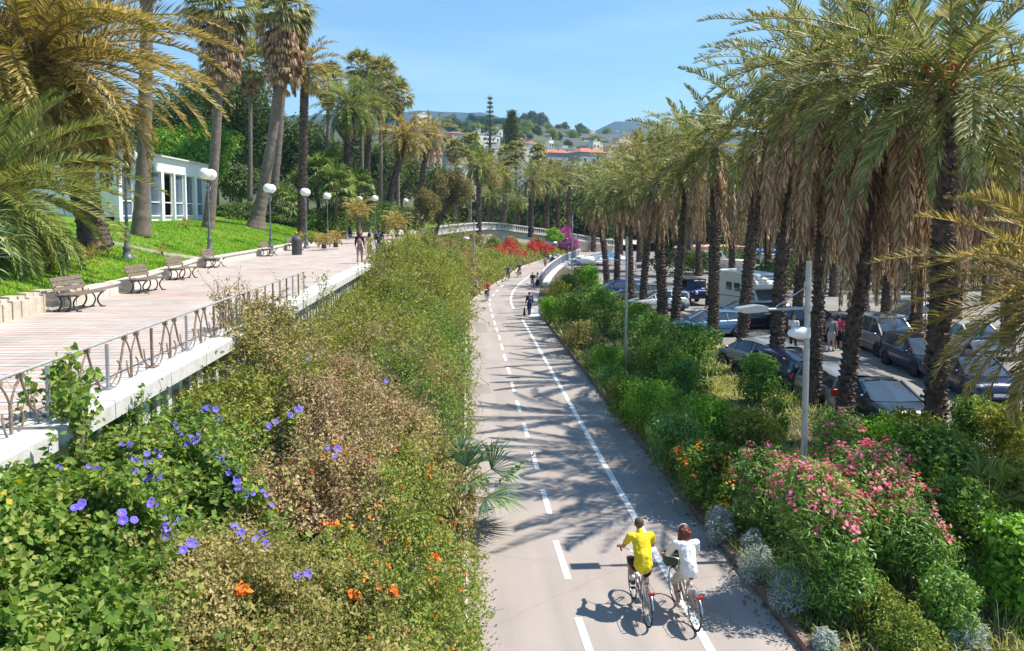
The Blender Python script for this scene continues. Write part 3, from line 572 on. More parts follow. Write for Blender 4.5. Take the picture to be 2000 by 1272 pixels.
# seeds: x, y, leaf material, blade size, kind, aspect, overall density, name, label
BK = [
 (-4.3, 5.6, L_IVY, .064, 'heart', .85, 1.9, 'morning_glory', 'heart-leaved creeper in the bottom left corner below the white parapet'),
 (-3.3, 7.0, L_IVY, .060, 'heart', .8, 1.8, 'morning_glory', 'large-leaved bright creeper filling the lower left foreground'),
 (-4.3, 8.8, L_IVY, .057, 'heart', .8, 1.7, 'morning_glory', 'blue-flowered creeper massed right below the end of the white parapet slab'),
 (-3.0, 9.6, L_IVY, .060, 'heart', .75, 1.4, 'morning_glory', 'fresh green creeper with blue flowers left of the dark hollow'),
 (-2.0, 8.0, L_MIXED, .045, 'diamond', .6, 1.5, 'dry_shrub', 'twiggy half-dry shrub at the bottom left of centre with a single red flower'),
 (-.9, 9.6, L_LANT, .045, 'diamond', .7, 1.5, 'lantana', 'lantana with orange flower heads at the bottom edge beside the path'),
 (-.7, 12.4, L_LANT, .05, 'diamond', .7, 1.4, 'lantana', 'green lantana spilling over the path edge just below the small fan palm'),
 (-2.2, 11.9, L_DRY, .05, 'diamond', .7, 1.4, 'lantana', 'half-dry lantana between the red flower cluster and the path edge'),
 (-3.6, 12.4, L_DARK, .072, 'diamond', .6, 1.0, 'evergreen_shrub', 'dark green shrub in the shaded hollow right of the blue flowers'),
 (-4.2, 15.2, L_OLIVE, .068, 'diamond', .6, 1.1, 'evergreen_shrub', 'olive green shrub leaning on the white pillars of the parapet'),
 (-2.2, 14.6, L_DRY, .052, 'diamond', .6, 1.5, 'dry_shrub', 'large brown dried shrub in the middle of the bank'),
 (-.5, 15.8, L_MIXED, .065, 'diamond', .6, 1.2, 'dry_shrub', 'mixed brown and green shrub at the path edge above the small fan palm'),
 (-4.2, 18.3, L_MIXED, .068, 'diamond', .6, 1.1, 'evergreen_shrub', 'tall olive shrub whose shoots rise over the parapet slab'),
 (-2.2, 18.6, L_DRY, .058, 'diamond', .6, 1.4, 'dry_shrub', 'pale brown seedy shrub at the crest of the bank'),
 (-.6, 19.8, L_DARK, .06, 'diamond', .6, 1.2, 'evergreen_shrub', 'dark shrub by the path edge beside the brown dried shrubs'),
 (-4.0, 23.4, L_OLIVE, .065, 'diamond', .6, 1.1, 'evergreen_shrub', 'olive shrub below the bare stretch of white parapet'),
 (-2.0, 23.6, L_MIXED, .06, 'diamond', .6, 1.3, 'dry_shrub', 'brown and olive shrub with small cream flowers in mid bank'),
 (-.5, 25.0, L_LANT, .07, 'diamond', .6, 1.1, 'evergreen_shrub', 'bright green shrub hugging the path edge midway up the path'),
 (-3.2, 29.5, L_OLIVE, .08, 'diamond', .6, 1.1, 'evergreen_shrub', 'yellow-olive shrub rising beside the middle of the parapet'),
 (-.9, 31.5, L_DARK, .085, 'diamond', .6, 1.0, 'evergreen_shrub', 'deep green shrub lining the straight stretch of the path edge'),
 (-3.5, 37.5, L_OLIVE, .095, 'diamond', .6, 1.1, 'evergreen_shrub', 'tall yellow-green shrub hiding the parapet next to the walking man'),
 (-1.2, 40.5, L_OLIVE, .095, 'diamond', .6, 1.0, 'evergreen_shrub', 'tall shrub with upright shoots between parapet and path'),
 (-2.8, 49, L_OLIVE, .12, 'diamond', .6, 1.0, 'evergreen_shrub', 'high yellow-green thicket where the promenade parapet disappears'),
 (-.2, 55, L_LANT, .12, 'diamond', .6, 1.0, 'evergreen_shrub', 'light green thicket at the start of the path bend'),
 (-1.5, 66, L_MIXED, .15, 'diamond', .6, 1.0, 'evergreen_shrub', 'brownish green thicket left of the first distant cyclists'),
 (1.3, 76, L_OLIVE, .17, 'diamond', .6, .9, 'evergreen_shrub', 'low olive shrubs inside the path bend behind the distant cyclists'),
 (-2, 84, L_MIXED, .19, 'diamond', .6, .9, 'evergreen_shrub', 'brown-green slope planting below the far balustrade'),
 (4.2, 92, L_LANT, .2, 'diamond', .6, .9, 'evergreen_shrub', 'low green planting along the outside of the distant bend'),
 (3.5, 108, L_MIXED, .24, 'diamond', .6, .7, 'evergreen_shrub', 'scrub at the foot of the tan retaining wall'),
 (11, 122, L_LANT, .26, 'diamond', .6, .8, 'evergreen_shrub', 'green strip between red flowers and far end of the path')]
rng = np.random.default_rng(11); sd = np.array([(q[0], q[1]) for q in BK]); N = 480000
Yq = np.exp(np.log(4.2)+(np.log(140)-np.log(4.2))*rng.random(N)); keep = rng.random(N) < np.interp(Yq, [4, 8, 14, 25, 60, 140], [1, 1, .85, .75, .8, .55]); Yq = Yq[keep]
Xq = xroad(Yq)+.15-(xroad(Yq)-xwall(Yq)+.40)*rng.random(len(Yq)); k = 1/np.maximum(1, Yq/14)
Xw = Xq+.9*(fbm(Xq*1.3, Yq*1.3, 9)-.5)*2; Yw = Yq+1.5*(fbm(Xq*1.3, Yq*1.3, 19)-.5)*2
jt = .13*np.maximum(1, Yq/12); Xw = Xw+rng.normal(0, 1, len(Xq))*jt; Yw = Yw+rng.normal(0, 1, len(Xq))*jt
own = np.argmin(((Xw[:, None]-sd[None, :, 0])**2+(Yw[:, None]-sd[None, :, 1])**2*np.where(sd[None, :, 1] > 50, .3, .8)), 1)
BANKP = {}
for i, (sx, sy, lm, sz, kd, asp, den, nm, lb) in enumerate(BK):
    m = own == i; X, Y = Xq[m], Yq[m]
    rep = int(den*(1.0 if sy > 12 else 1.25)*10)/10; idx = rng.integers(0, len(X), int(len(X)*rep)); X = X[idx]+rng.normal(0, .03, len(idx)); Y = Y[idx]+rng.normal(0, .05*max(1, sy/15), len(idx))
    Z = fol(X, Y); e = .12; gx = (fol(X+e, Y)-Z)/e; gy = (fol(X, Y+e)-Z)/e; Nn = unit(np.stack([-gx, -gy, np.ones_like(gx)], -1))
    dp = (.6 if sy < 30 else .9)*rng.random(len(X))**1.5; holes = fbm(X*1.9, Y*1.9, 30.)
    dp = dp+np.where(holes < .40, .55, 0)+(-(.22 if sy < 24 else .55)*rng.random(len(X))**5)
    P = np.stack([X, Y, Z], -1)-Nn*dp[:, None]; g = zbank(X, Y); ok = P[:, 2] > np.maximum(g+.02, .03); P = P[ok]; Nn = Nn[ok]
    wallok = ~((P[:, 0] < -4.76) & (P[:, 2] > 3.6) & (P[:, 1] < 60) & (P[:, 2] < 3.95)); P = P[wallok]; Nn = Nn[wallok]
    th = empty(nm, (sx, sy, float(zbank(np.array([sx]), np.array([sy]))[0]))); tag(th, lb, 'creeper' if nm == 'morning_glory' else 'shrub')
    off = np.array(th.location)
    bb = MB(); leaves(bb, rng, P-off, Nn, sz, asp, kind=kd, rand=.65); bb.build('foliage', lm, th)
    if sy < 30:       # woody stems showing through the gaps
        s = MB()
        for q in range(90 if 'dry' in nm else 40):
            j = rng.integers(0, len(P)); p = P[j]; q0 = p-np.array([rng.normal(0, .25), rng.normal(0, .25), .5+.4*rng.random()]); q1 = p+Nn[j]*.08+np.array([rng.normal(0, .1), rng.normal(0, .1), .02])
            s.tube([q0-off, (q0+q1)/2+rng.normal(0, .05, 3)-off, q1-off], [.010, .007, .003], 4, caps=False)
        s.build('stems', M_TWIG, th)
    BANKP[i] = (th, P, Nn)
# arching leafy sprigs that break the outline of the near shrubs
for i, q in enumerate(BK):
    if not (8 < q[1] < 45): continue
    th, P, Nn = BANKP[i]; off = np.array(th.location); r = np.random.default_rng(700+i); c = np.where(P[:, 2] > fol(P[:, 0], P[:, 1])-.1)[0]
    if len(c) < 50: continue
    s = MB(); b = MB(); K = max(1, q[1]/16)
    for j in r.choice(c, 46):
        p = P[j]-Nn[j]*.15; d = unit(Nn[j]*.8+r.normal(0, .45, 3)+UP*.3); L = (.30+.35*r.random())*K; m = p+d*L*.6; e_ = m+unit(d+[r.normal(0, .5), r.normal(0, .5), -.35])*L*.5
        s.tube([p-off, m-off, e_-off], [.007*K, .005*K, .002*K], 4, caps=False); n = 16; t = (.25+.75*r.random(n))[:, None]; a = p+(m-p)*np.minimum(1, t*1.8)+(e_-m)*np.maximum(0, t*2.2-1.2); sz = q[3]*1.15
        leaves(b, r, a+r.normal(0, sz*.7, (n, 3))-off, np.repeat((d+UP)[None], n, 0), sz, q[5], kind=q[4], rand=.8)
    s.build('twigs', M_TWIG, th); b.build('sprigs', q[2] if q[2] is not L_DRY else L_MIXED, th)
# little flowers scattered in the bank plants
def sprinkle(i, n, m, s, name, k=6, topmost=True):
    th, P, Nn = BANKP[i]; off = np.array(th.location); Z = fol(P[:, 0], P[:, 1]); c = np.where(P[:, 2] > Z-.08)[0]; b = MB()
    for j in rng.choice(c, n): p = P[j]+Nn[j]*.05; leaves(b, rng, p-off+rng.normal(0, s*.7, (k, 3)), np.repeat((Nn[j]*1.0)[None], k, 0), s, .9, rand=.4, fold=.05)
    b.build(name, m, th)
for i, n in ((5, 40), (6, 34), (7, 20), (11, 6), (24, 10)): sprinkle(i, n, F_OR, .035 if i < 20 else .1, 'flowers')
for i, n in ((13, 55), (16, 90), (18, 50), (17, 20)): sprinkle(i, n, F_WHITE, .028, 'flowers', 5)
for i, n in ((1, 30), (2, 40), (3, 40), (8, 10), (14, 12)): sprinkle(i, n, F_YEL, .06, 'yellow_leaves', 2)
# blue trumpet flowers where the photo shows them
def surf(px, py):
    d = ray(px, py)
    for Y in np.arange(4.5, 60, .05):
        p = np.array([0, 0, EYE])+d*Y/d[1]
        if p[0] > -5.0 and p[2] < fol(p[:1], np.array([Y]))[0]+.03: return p
    return None
def trumpet(p, s, nd, parent, throat=True):
    nd = unit(nd); a = unit(np.cross(nd, [.3, .9, .1])); c = np.cross(nd, a); f = MB(); n = 15
    for k, (rr, hh, mi) in enumerate(((.12, -.35, 1), (.30, -.08, 1), (.62, .03, 0), (.98, .05, 0))):
        t = np.arange(n)*2*np.pi/n; rad = s*.5*rr*(1+(.06*np.cos(5*t) if k == 3 else 0)); ring = a*np.cos(t)[:, None]*rad[:, None] if np.ndim(rad) else a*np.cos(t)[:, None]*rad
        ring = (np.cos(t)*rad)[:, None]*a+(np.sin(t)*rad)[:, None]*c+nd*(hh+(.05*np.sin(3*t) if k == 3 else 0)[:, None]*1.0 if False else hh)*s*.5
        f.v.append(ring+p); f.n += n
    t = np.arange(n); t2 = (t+1) % n
    for k in range(3): f.f.append((np.stack([k*n+t, k*n+t2, (k+1)*n+t2, (k+1)*n+t], -1), 1 if k == 0 else 0, True))
    return f.build('flower', [F_BLUE, F_PINKC], parent)
FL = [(155,758),(152,782),(103,800),(114,921),(148,994),(172,916),(238,1020),(248,902),(248,872),(284,940),(298,905),(306,887),(355,850),(368,860),(360,870),(402,800),(418,806),(412,888),(426,893),(440,915),(450,930),(458,942),(447,925),(462,955),(478,969),(300,990),(316,1012),(338,1026),(322,1040),(366,1066),(468,1045),(512,1046),(518,974),(520,838),(655,880),(582,803),(753,746),(762,636),(600,705),(598,1125)]
FL += [(x+rng.normal(0, 11), y+rng.normal(0, 11)) for x, y in FL for _ in (0, 1) if y > 790]
for px, py in FL:
    p = surf(px, py)
    if p is None: continue
    own1 = min(range(len(BK)), key=lambda i: (BK[i][0]-p[0])**2+(BK[i][1]-p[1])**2); th = BANKP[own1][0]; off = np.array(th.location)
    toward = unit(np.array([0, 0, EYE])-p)*.7+np.array([.3, -.1, .5])+rng.normal(0, .2, 3); trumpet(p+unit(toward)*.08-off, (.068+.03*rng.random())*(1 if p[1] < 12 else 1.1)+0*.105 if p[1] < 12 else .12, toward, th)
# red flower clusters
for px, py, m in ((636,1036,F_OR),(646,1042,F_OR),(655,1038,F_OR),(478,1166,F_OR),(770,1170,F_OR),(853,1098,F_OR),(690,1180,F_OR)):
    p = surf(px, py); own1 = min(range(len(BK)), key=lambda i: (BK[i][0]-p[0])**2+(BK[i][1]-p[1])**2); th = BANKP[own1][0]; b = MB()
    leaves(b, rng, p+rng.normal(0, .03, (26, 3))+UP*.08-np.array(th.location), np.repeat([[0, -.4, 1.]], 26, 0), .05, .9, rand=.5); b.build('flower', m, th)
# shoots that climb above the parapet
def shoots(name, label, pts, n, lm, sz, seed, h=.9, nl=26, kind='diamond', spread=.3):
    r = np.random.default_rng(seed); e = empty(name, pts[0]); tag(e, label, 'creeper' if kind == 'heart' else 'shrub'); s = MB(); b = MB(); o = np.array(pts[0])
    for i in range(n):
        p = np.array(pts[i % len(pts)])-o+r.normal(0, .12, 3)*[1.2, 2, 0]; d = np.array([r.normal(0, spread), r.normal(0, spread), 1]); hh = h*(.5+.6*r.random()); q = p+d*hh; md = (p+q)/2+r.normal(0, .07, 3)
        s.tube([p-UP*.4, p, md, q], [.008, .007, .005, .002], 4, caps=False); t = r.random(nl)[:, None]; c = np.where(t < .5, p+(md-p)*t*2, md+(q-md)*(t*2-1))
        leaves(b, r, c+r.normal(0, sz*.8, (nl, 3)), np.repeat([[.2, -.3, 1.]], nl, 0), sz, .6 if kind == 'diamond' else .85, kind=kind, rand=.9)
    s.build('stems', M_TWIG, e); b.build('foliage', lm, e)
shoots('climbing_vine', 'leafy green vine climbing the metal rail near the left edge', [A(118, 830, 10.4), A(105, 800, 10.4), A(130, 790, 10.5), A(110, 760, 10.4)], 16, L_IVY, .075, 1, .5, 30, 'heart', .25)
shoots('climbing_vine', 'vine with two blue flowers hanging over the end of the parapet slab', [A(165, 860, 9.9), A(175, 830, 9.9), A(150, 810, 10.0)], 12, L_IVY, .075, 2, .5, 26, 'heart', .35)
shoots('climbing_vine', 'thin vine trailing over the slab beside the first white pillars', [A(255, 830, 11.5), A(262, 790, 11.6)], 5, L_IVY, .05, 3, .4, 16, 'heart', .3)
shoots('tall_shoots', 'loose leafy shoots standing over the rail left of the parapet gap', [A(430, 640, 18.2), A(450, 640, 18.6), A(470, 650, 18.4), A(500, 640, 19)], 30, L_OLIVE, .06, 4, 1.0, 30)
shoots('tall_shoots', 'thin dry flowering stalks rising before the paving stripes', [A(455, 600, 18.4), A(470, 590, 18.4), A(520, 610, 19)], 14, L_DRY, .045, 5, 1.0, 20)
shoots('tall_shoots', 'upright olive shoots crossing the parapet in mid picture', [A(580, 610, 22.5), A(615, 600, 22.8), A(640, 610, 23)], 12, L_OLIVE, .07, 6, 1.1, 26)
shoots('tall_shoots', 'leafy shoots in front of the walking man in blue', [A(745, 520, 36), A(760, 510, 38), A(800, 490, 42), A(770, 500, 38)], 34, L_OLIVE, .1, 7, 1.5, 30, spread=.25)
shoots('tall_shoots', 'upright shoots topping the thicket before the far balustrade', [A(850, 470, 50), A(880, 470, 55), A(900, 480, 58), A(830, 475, 48)], 34, L_OLIVE, .12, 8, 1.8, 30, spread=.25)
for i_, (px_, py_, Y_, w_, h_, lm_, lb_) in enumerate(((885, 478, 104, 2.2, 3.0, L_OLIVE, 'olive bush against the left end of the tan retaining wall'), (925, 474, 110, 2.4, 3.2, L_MIXED, 'brownish bush against the tan wall under the balustrade'), (965, 478, 116, 1.8, 2.6, L_LANT, 'green bush against the tan wall left of the red flowers'), (1000, 476, 121, 1.6, 2.2, L_OLIVE, 'grey-green bush against the tan wall above the red flowers'), (1050, 476, 127, 1.5, 1.9, L_MIXED, 'small brown bush against the tan wall near the lime bush'))):
    c_ = A(px_, py_, Y_); shrub('wall_shrub', (c_[0], c_[1], c_[2]-h_*.5), (w_, w_*.6), h_, 1500, .24, lm_, lb_, seed=i_+60)
# red and magenta bougainvillea on the far slope
def far_blob(name, label, px, py, Y, r, m, n=900, sz=.16, cat='bougainvillea', grp=None):
    c = A(px, py, Y); e = empty(name, (c[0], c[1], c[2]-r[2])); tag(e, label, cat, grp); b = MB(); rg = np.random.default_rng(int(px)); p, nn = blob_pts(rg, (0, 0, r[2]), r, n, .5); leaves(b, rg, p, nn+UP*.3, sz, .8); b.build('blossom', m, e)
    p, nn = blob_pts(rg, (0, 0, r[2]*.9), np.array(r)*.93, n//3, .4); b = MB(); leaves(b, rg, p, nn, sz, .6); b.build('foliage', L_LANT, e)
    s = MB(); s.tube([(0, 0, -.3), (0, 0, r[2])], [.06, .03], 5); s.build('stem', M_TWIG, e); return e
for q in (('red bougainvillea standing alone left of the first distant cyclist', 912, 524, 72, (.85, .7, 1.5)), ('small red bougainvillea below the far balustrade, leftmost of the row', 978, 500, 98, (1.1, .9, 1.5)), ('red bougainvillea in the row left of the tallest red bush', 1006, 498, 106, (1.8, 1, 1.5)), ('small red bougainvillea in the middle of the row under the tan wall', 1040, 488, 116, (.9, .8, 1.6)), ('red bougainvillea nearest the white-shirted walkers', 1056, 487, 122, (1.5, 1, 1.2)), ('rightmost red bougainvillea under the lime green bush', 1072, 486, 126, (1.1, .9, 1.1)), ('upper red bougainvillea touching the tan wall', 995, 484, 108, (1.0, .8, 1.3))):
    far_blob('bougainvillea', q[0], q[1], q[2], q[3], q[4], F_RED, grp='red bougainvilleas on the far slope')
far_blob('bougainvillea', 'magenta bougainvillea spilling over the end of the far balustrade', 1103, 468, 134, (1.5, 1.2, 2.3), F_MAG, 1500, .2)
far_blob('bougainvillea', 'smaller magenta bougainvillea right of the dark lamp post', 1121, 480, 134, (.9, .9, 1.5), F_MAG, 700, .2)
e = shrub('round_shrub', A(1082, 474, 130), (1.9, 1.6), 2.4, 1600, .3, L_BRIGHT, 'lime green rounded bush beside the magenta bougainvillea', seed=3)
e = shrub('yellow_shrub', G(944, 556), (2.0, 1.6), 1.6, 1200, .2, L_OLIVE, 'yellow-green shrub behind the red-shirted distant cyclist', seed=4)
# small fan palm leaning over the path edge
e = empty('fan_palm', (-.25, 16.2, .3)); tag(e, 'small fan palm poking out of the bank over the path edge', 'fan palm'); b = MB(); rg = np.random.default_rng(4)
for az, el, pt in ((-.2, .9, 1.0), (-.6, .15, .85), (.3, .5, 1.0), (-1.1, .5, .8), (-.1, -.1, .8), (2.5, .9, .6), (1.2, .9, .7), (-.9, 1.0, .9)): fan_leaf(b, rg, np.array([0, 0, .4]), az, el, pt, .75, 22, w=.075)
b.build('crown', [L_BLUE, L_RACH], e); MB().tube([(0, 0, -.3), (0, 0, .45)], [.09, .07], 8).build('trunk', M_TRUNK, e)
shoots('trailing_branch', 'single leafy branch reaching out over the asphalt', [G(965, 1000)+UP*.55], 3, L_IVY, .09, 21, .5, 14, 'heart', 1.0)
# ------------------------------------------------------------------ planted bed on the right of the path
def bed(name, label, px, pyb, pyt, wpx, lm, n, sz, **k):
    p = G(px, pyb); t = A(px, pyt, p[1]); w = wpx/2*p[1]/F; dy = k.pop('dy', 1.0); r = (w, w*dy)
    return shrub(name, (p[0], p[1], .06), r, t[2], n, sz, lm, label, seed=int(px+pyt), **k)
bed('oleander', 'pink-flowering oleander around the foot of the grey lamp post', 1585, 1190, 905, 250, L_OLE, 9000, .12, asp=.2, flower=(F_PINK, 250, .048, .62), lobes=8, flat=.6, rand=.9)
bed('oleander', 'oleander with the densest pink flowers right of the grey lamp post', 1700, 1130, 872, 260, L_OLE, 9000, .12, asp=.2, flower=(F_PINK, 300, .050, .6), lobes=8, flat=.6, rand=.9)
bed('oleander', 'low oleander with few pink blooms at the right of the flower mass', 1770, 1190, 985, 200, L_OLE, 6500, .11, asp=.2, flower=(F_PINK, 60, .045, .7), lobes=7, flat=.6, rand=.9)
bed('oleander', 'pink oleander at the left of the flower mass above the orange lantana', 1500, 1060, 878, 190, L_OLE, 6000, .12, asp=.22, flower=(F_PINK, 150, .046, .62), lobes=7, flat=.6, rand=.9)
bed('oleander', 'flowerless oleander below the pink blooms by the rusty stake', 1640, 1225, 1040, 170, L_OLE, 6000, .11, asp=.2, lobes=7, flat=.6, rand=.9)
bed('oleander', 'leafy oleander behind the grey lamp post with a few pink heads', 1640, 1010, 800, 170, L_OLE, 5000, .13, asp=.22, flower=(F_PINK, 90, .05, .7), lobes=7, flat=.5)
bed('evergreen_shrub', 'broad dark green bush under the large right-hand palm', 1830, 1080, 830, 250, L_DARK, 9500, .085, asp=.55, lobes=8)
bed('evergreen_shrub', 'dark bush right of the oleanders with a shady hollow beneath', 1880, 1150, 935, 190, L_DARK, 6500, .085, asp=.55)
bed('evergreen_shrub', 'bright glossy bush cut by the right edge at the bottom', 1985, 1230, 1010, 170, L_BRIGHT, 6500, .09, asp=.6, kind='heart')
bed('evergreen_shrub', 'olive bush between the big palm trunk and the near car', 1790, 960, 800, 200, L_OLIVE, 6000, .09, asp=.5)
bed('evergreen_shrub', 'green bush at the right edge beneath the drooping yellow fronds', 1975, 1060, 900, 150, L_OLIVE, 4500, .09)
bed('lantana', 'orange-flowered lantana at the foot of the second palm', 1655, 925, 838, 150, L_LANT, 3800, .07, flower=(F_OR, 130, .055, .65), asp=.7)
bed('lantana', 'orange lantana beside the kerb left of the pink oleanders', 1385, 1000, 868, 170, L_DARK, 6000, .075, flower=(F_OR, 90, .045, .6), asp=.6)
bed('lantana', 'small orange and red lantana on the kerb ahead of the woman cyclist', 1405, 1035, 975, 80, L_LANT, 1600, .055, flower=(F_OR, 16, .035, .5), asp=.7)
bed('evergreen_shrub', 'dark green bush left of the orange lantana at the kerb', 1320, 935, 812, 170, L_OLE, 5500, .09, asp=.35)
bed('evergreen_shrub', 'yellow-tinted bush behind the orange lantana by the dry grass', 1470, 930, 800, 150, L_OLIVE, 4200, .085, flower=(F_OR, 8, .04, .7))
bed('evergreen_shrub', 'bright green bush below the yellow dry grass patch', 1390, 905, 775, 150, L_BRIGHT, 4200, .09)
bed('round_shrub', 'small clipped round bush between dry grass and parked cars', 1518, 860, 775, 60, L_DARK, 1500, .07, lobes=4)
bed('round_shrub', 'low dark round bush before the silver hatchback', 1470, 850, 800, 75, L_DARK, 1500, .07, lobes=4)
bed('evergreen_shrub', 'feathery light green bush right of the kerb in mid distance', 1265, 850, 745, 160, L_BRIGHT, 5000, .09, asp=.3)
bed('evergreen_shrub', 'grey-green bush by the kerb next to the bright feathery one', 1195, 790, 715, 100, L_OLE, 2600, .09, asp=.3)
bed('evergreen_shrub', 'large glossy bush in front of the sixth palm trunk', 1350, 745, 630, 150, L_OLE, 5000, .11, asp=.4)
bed('evergreen_shrub', 'large bush behind the thin lamp pole, topped with light shoots', 1270, 725, 608, 150, L_OLE, 5000, .11, asp=.4)
bed('evergreen_shrub', 'deep green bush just right of the thin lamp pole foot', 1290, 775, 660, 150, L_DARK, 4500, .1, asp=.4)
bed('evergreen_shrub', 'low bright ground-hugging bush at the kerb left of the lamp pole', 1190, 735, 678, 110, L_BRIGHT, 3600, .08)
bed('evergreen_shrub', 'young bush on a bare stem between two palm trunks by the cars', 1480, 800, 690, 110, L_OLE, 3800, .11, asp=.4)
bed('evergreen_shrub', 'grey twiggy bush at the kerb near the man with the bag', 1135, 690, 628, 100, L_MIXED, 2400, .11)
bed('evergreen_shrub', 'orange-tinged bush at the end of the bridge parapet', 1090, 622, 548, 75, L_OLIVE, 2200, .13, flower=(F_OR, 18, .07, .6))
bed('evergreen_shrub', 'bright bush nearest the man with the bag', 1073, 635, 580, 50, L_BRIGHT, 1500, .12)
bed('evergreen_shrub', 'dark dense bush behind the bend of the kerb', 1120, 655, 570, 90, L_DARK, 3000, .13)
bed('evergreen_shrub', 'bush under the drooping far fronds left of the thin lamp pole', 1180, 665, 560, 110, L_OLE, 3200, .14, asp=.4)
bed('evergreen_shrub', 'green bush below the white canopies in the distance', 1155, 600, 515, 60, L_BRIGHT, 1800, .17)
bed('evergreen_shrub', 'tall bush right of the thin lamp pole beneath palm crowns', 1245, 665, 590, 90, L_DARK, 2600, .14)
bed('evergreen_shrub', 'mixed bush at the centre of the bed below the glossy bushes', 1225, 830, 735, 110, L_LANT, 3400, .085)
for i, (px, pyb, pyt, w, lb) in enumerate(((1405,1062,985,75,'silver-grey tuft at the kerb beside the small orange lantana'), (1480,1140,1062,95,'silver-grey mound above the kerb right of the woman cyclist'), (1540,1200,1105,110,'largest silver-grey mound, midway down the kerb'), (1470,1085,1040,60,'small silver-grey tuft under the left oleander'), (1690,1230,1165,90,'silver-grey tuft among dry grass at the bottom'), (1620,1215,1150,70,'silver-grey tuft by the foot of the rusty stake'), (1610,1285,1232,60,'bluish silver tuft cut by the bottom edge near the kerb'), (1310,905,870,60,'silver-grey tuft at the kerb before the orange lantana'), (1880,1270,1190,110,'greyish tuft near the bottom right corner'))):
    bed('lavender', lb, px, pyb, pyt, w, L_GREYG, 2600, .085, asp=.14, rand=1.0, lobes=5, flat=.9, stems=0, group='silver-grey tufts along the kerb', cat='lavender')
bed('evergreen_shrub', 'bush on the bank below the middle of the bridge parapet', 1110, 590, 535, 60, L_DARK, 2200, .15)
bed('evergreen_shrub', 'yellowish bush below the far end of the bridge parapet', 1140, 575, 520, 60, L_OLIVE, 2000, .17)
bed('evergreen_shrub', 'low olive bush in the lower right corner behind the silver tufts', 1760, 1290, 1175, 150, L_LANT, 5000, .06)
bed('evergreen_shrub', 'leafy mound between the silver tufts and the bright corner bush', 1850, 1260, 1120, 150, L_OLE, 5000, .08, asp=.3)
bed('evergreen_shrub', 'small green mound right of the rusty stake foot', 1700, 1250, 1130, 110, L_OLIVE, 3500, .07, asp=.4)
bed('evergreen_shrub', 'dense green bush between the pink oleanders and the near cars', 1720, 965, 815, 150, L_BRIGHT, 4500, .09)
bed('evergreen_shrub', 'leafy bush left of the dry grass patch by the palms', 1330, 800, 700, 130, L_OLE, 4500, .1, asp=.4)
bed('evergreen_shrub', 'bush at the right edge beyond the small fan palm', 1960, 935, 790, 150, L_OLIVE, 5000, .1)
bed('evergreen_shrub', 'dark bush hiding the asphalt right of the big palm trunk', 1895, 905, 775, 110, L_DARK, 4000, .1)
# dry grass tufts and weeds between the bushes
def tufts(name, label, n, xf, y0, y1, lm, h, w, seed):
    r = np.random.default_rng(seed); Y = y0+(y1-y0)*r.random(n)**1.4; X = xf(Y, r.random(n)); ok = fbm(X*.8, Y*.8, seed) > .40; X, Y = X[ok], Y[ok]; n = len(X); d = r.normal(0, .5, (n, 3)); d[:, 2] = 1; hh = h*(.5+.8*r.random(n))*fbm(X, Y, 3)*2
    s = unit(np.cross(d, UP+r.normal(0, .1, (n, 3))))*w*(np.maximum(1, Y/16))[:, None]; P = np.stack([X, Y, np.full(n, .08)], -1); m = P+d*hh[:, None]*.6; t = m+(d+np.array([0, 0, -.7]))*hh[:, None]*.35
    b = MB(); v = np.stack([P-s, P+s, m+s*.7, m-s*.7, t], 1); bs = (np.arange(n)*5)[:, None]; b.v.append(v.reshape(-1, 3)); b.f += [(bs+np.array([0, 1, 2, 3]), 0, False), (bs+np.array([3, 2, 4]), 0, False)]; b.n = n*5
    tag(b.build(name, lm), label, 'grass', kind='stuff')
xb = lambda Y, r: xkerb(Y)+.15+(12.4-xkerb(Y))*r
tufts('dry_grass', 'straw-coloured dry grass between the bushes of the bed', 15000, xb, 8.5, 45, L_STRAW, .42, .006, 1)
tufts('weeds', 'green weeds and low ground cover between the bushes', 46000, xb, 8.5, 60, L_LANT, .30, .012, 2)
tufts('weeds', 'grass fringe growing over the kerb', 9000, lambda Y, r: xkerb(Y)+.12+.6*r**1.5, 8.5, 50, L_OLIVE, .28, .010, 3)
rg = np.random.default_rng(8); b = MB(); n = 26000; Y = 8.5+50*rg.random(n)**1.6; X = xb(Y, rg.random(n)); leaves(b, rg, np.stack([X, Y, .1+.16*rg.random(n)*fbm(X, Y, 8)*2], -1), np.repeat([[0, 0, 1.]], n, 0), .075*np.maximum(1, Y/18), .5, rand=.6)
tag(b.build('ground_cover', L_LANT), 'leafy ground cover over the soil of the bed', 'ground cover', kind='stuff')
# dry grass patch by the parked cars
P4 = [G(1370, 745)[:2], G(1440, 735)[:2], G(1540, 800)[:2], G(1400, 830)[:2]]
b = MB(); b.add([(*p, .21) for p in P4], [[0, 1, 2, 3]]); struct(b.build('dry_lawn', M_DRYGRASS), 'yellowish dry grass patch by the parked cars')
tag(MB().tube([G(1600,1212)+UP*0, G(1602,1212)+UP*.95], [.05, .03], 6).build('stake', mat('orange_rust', (.50, .27, .08), .9, var=.4, vs=20)), 'rusty orange stake in front of the oleanders', 'stake')
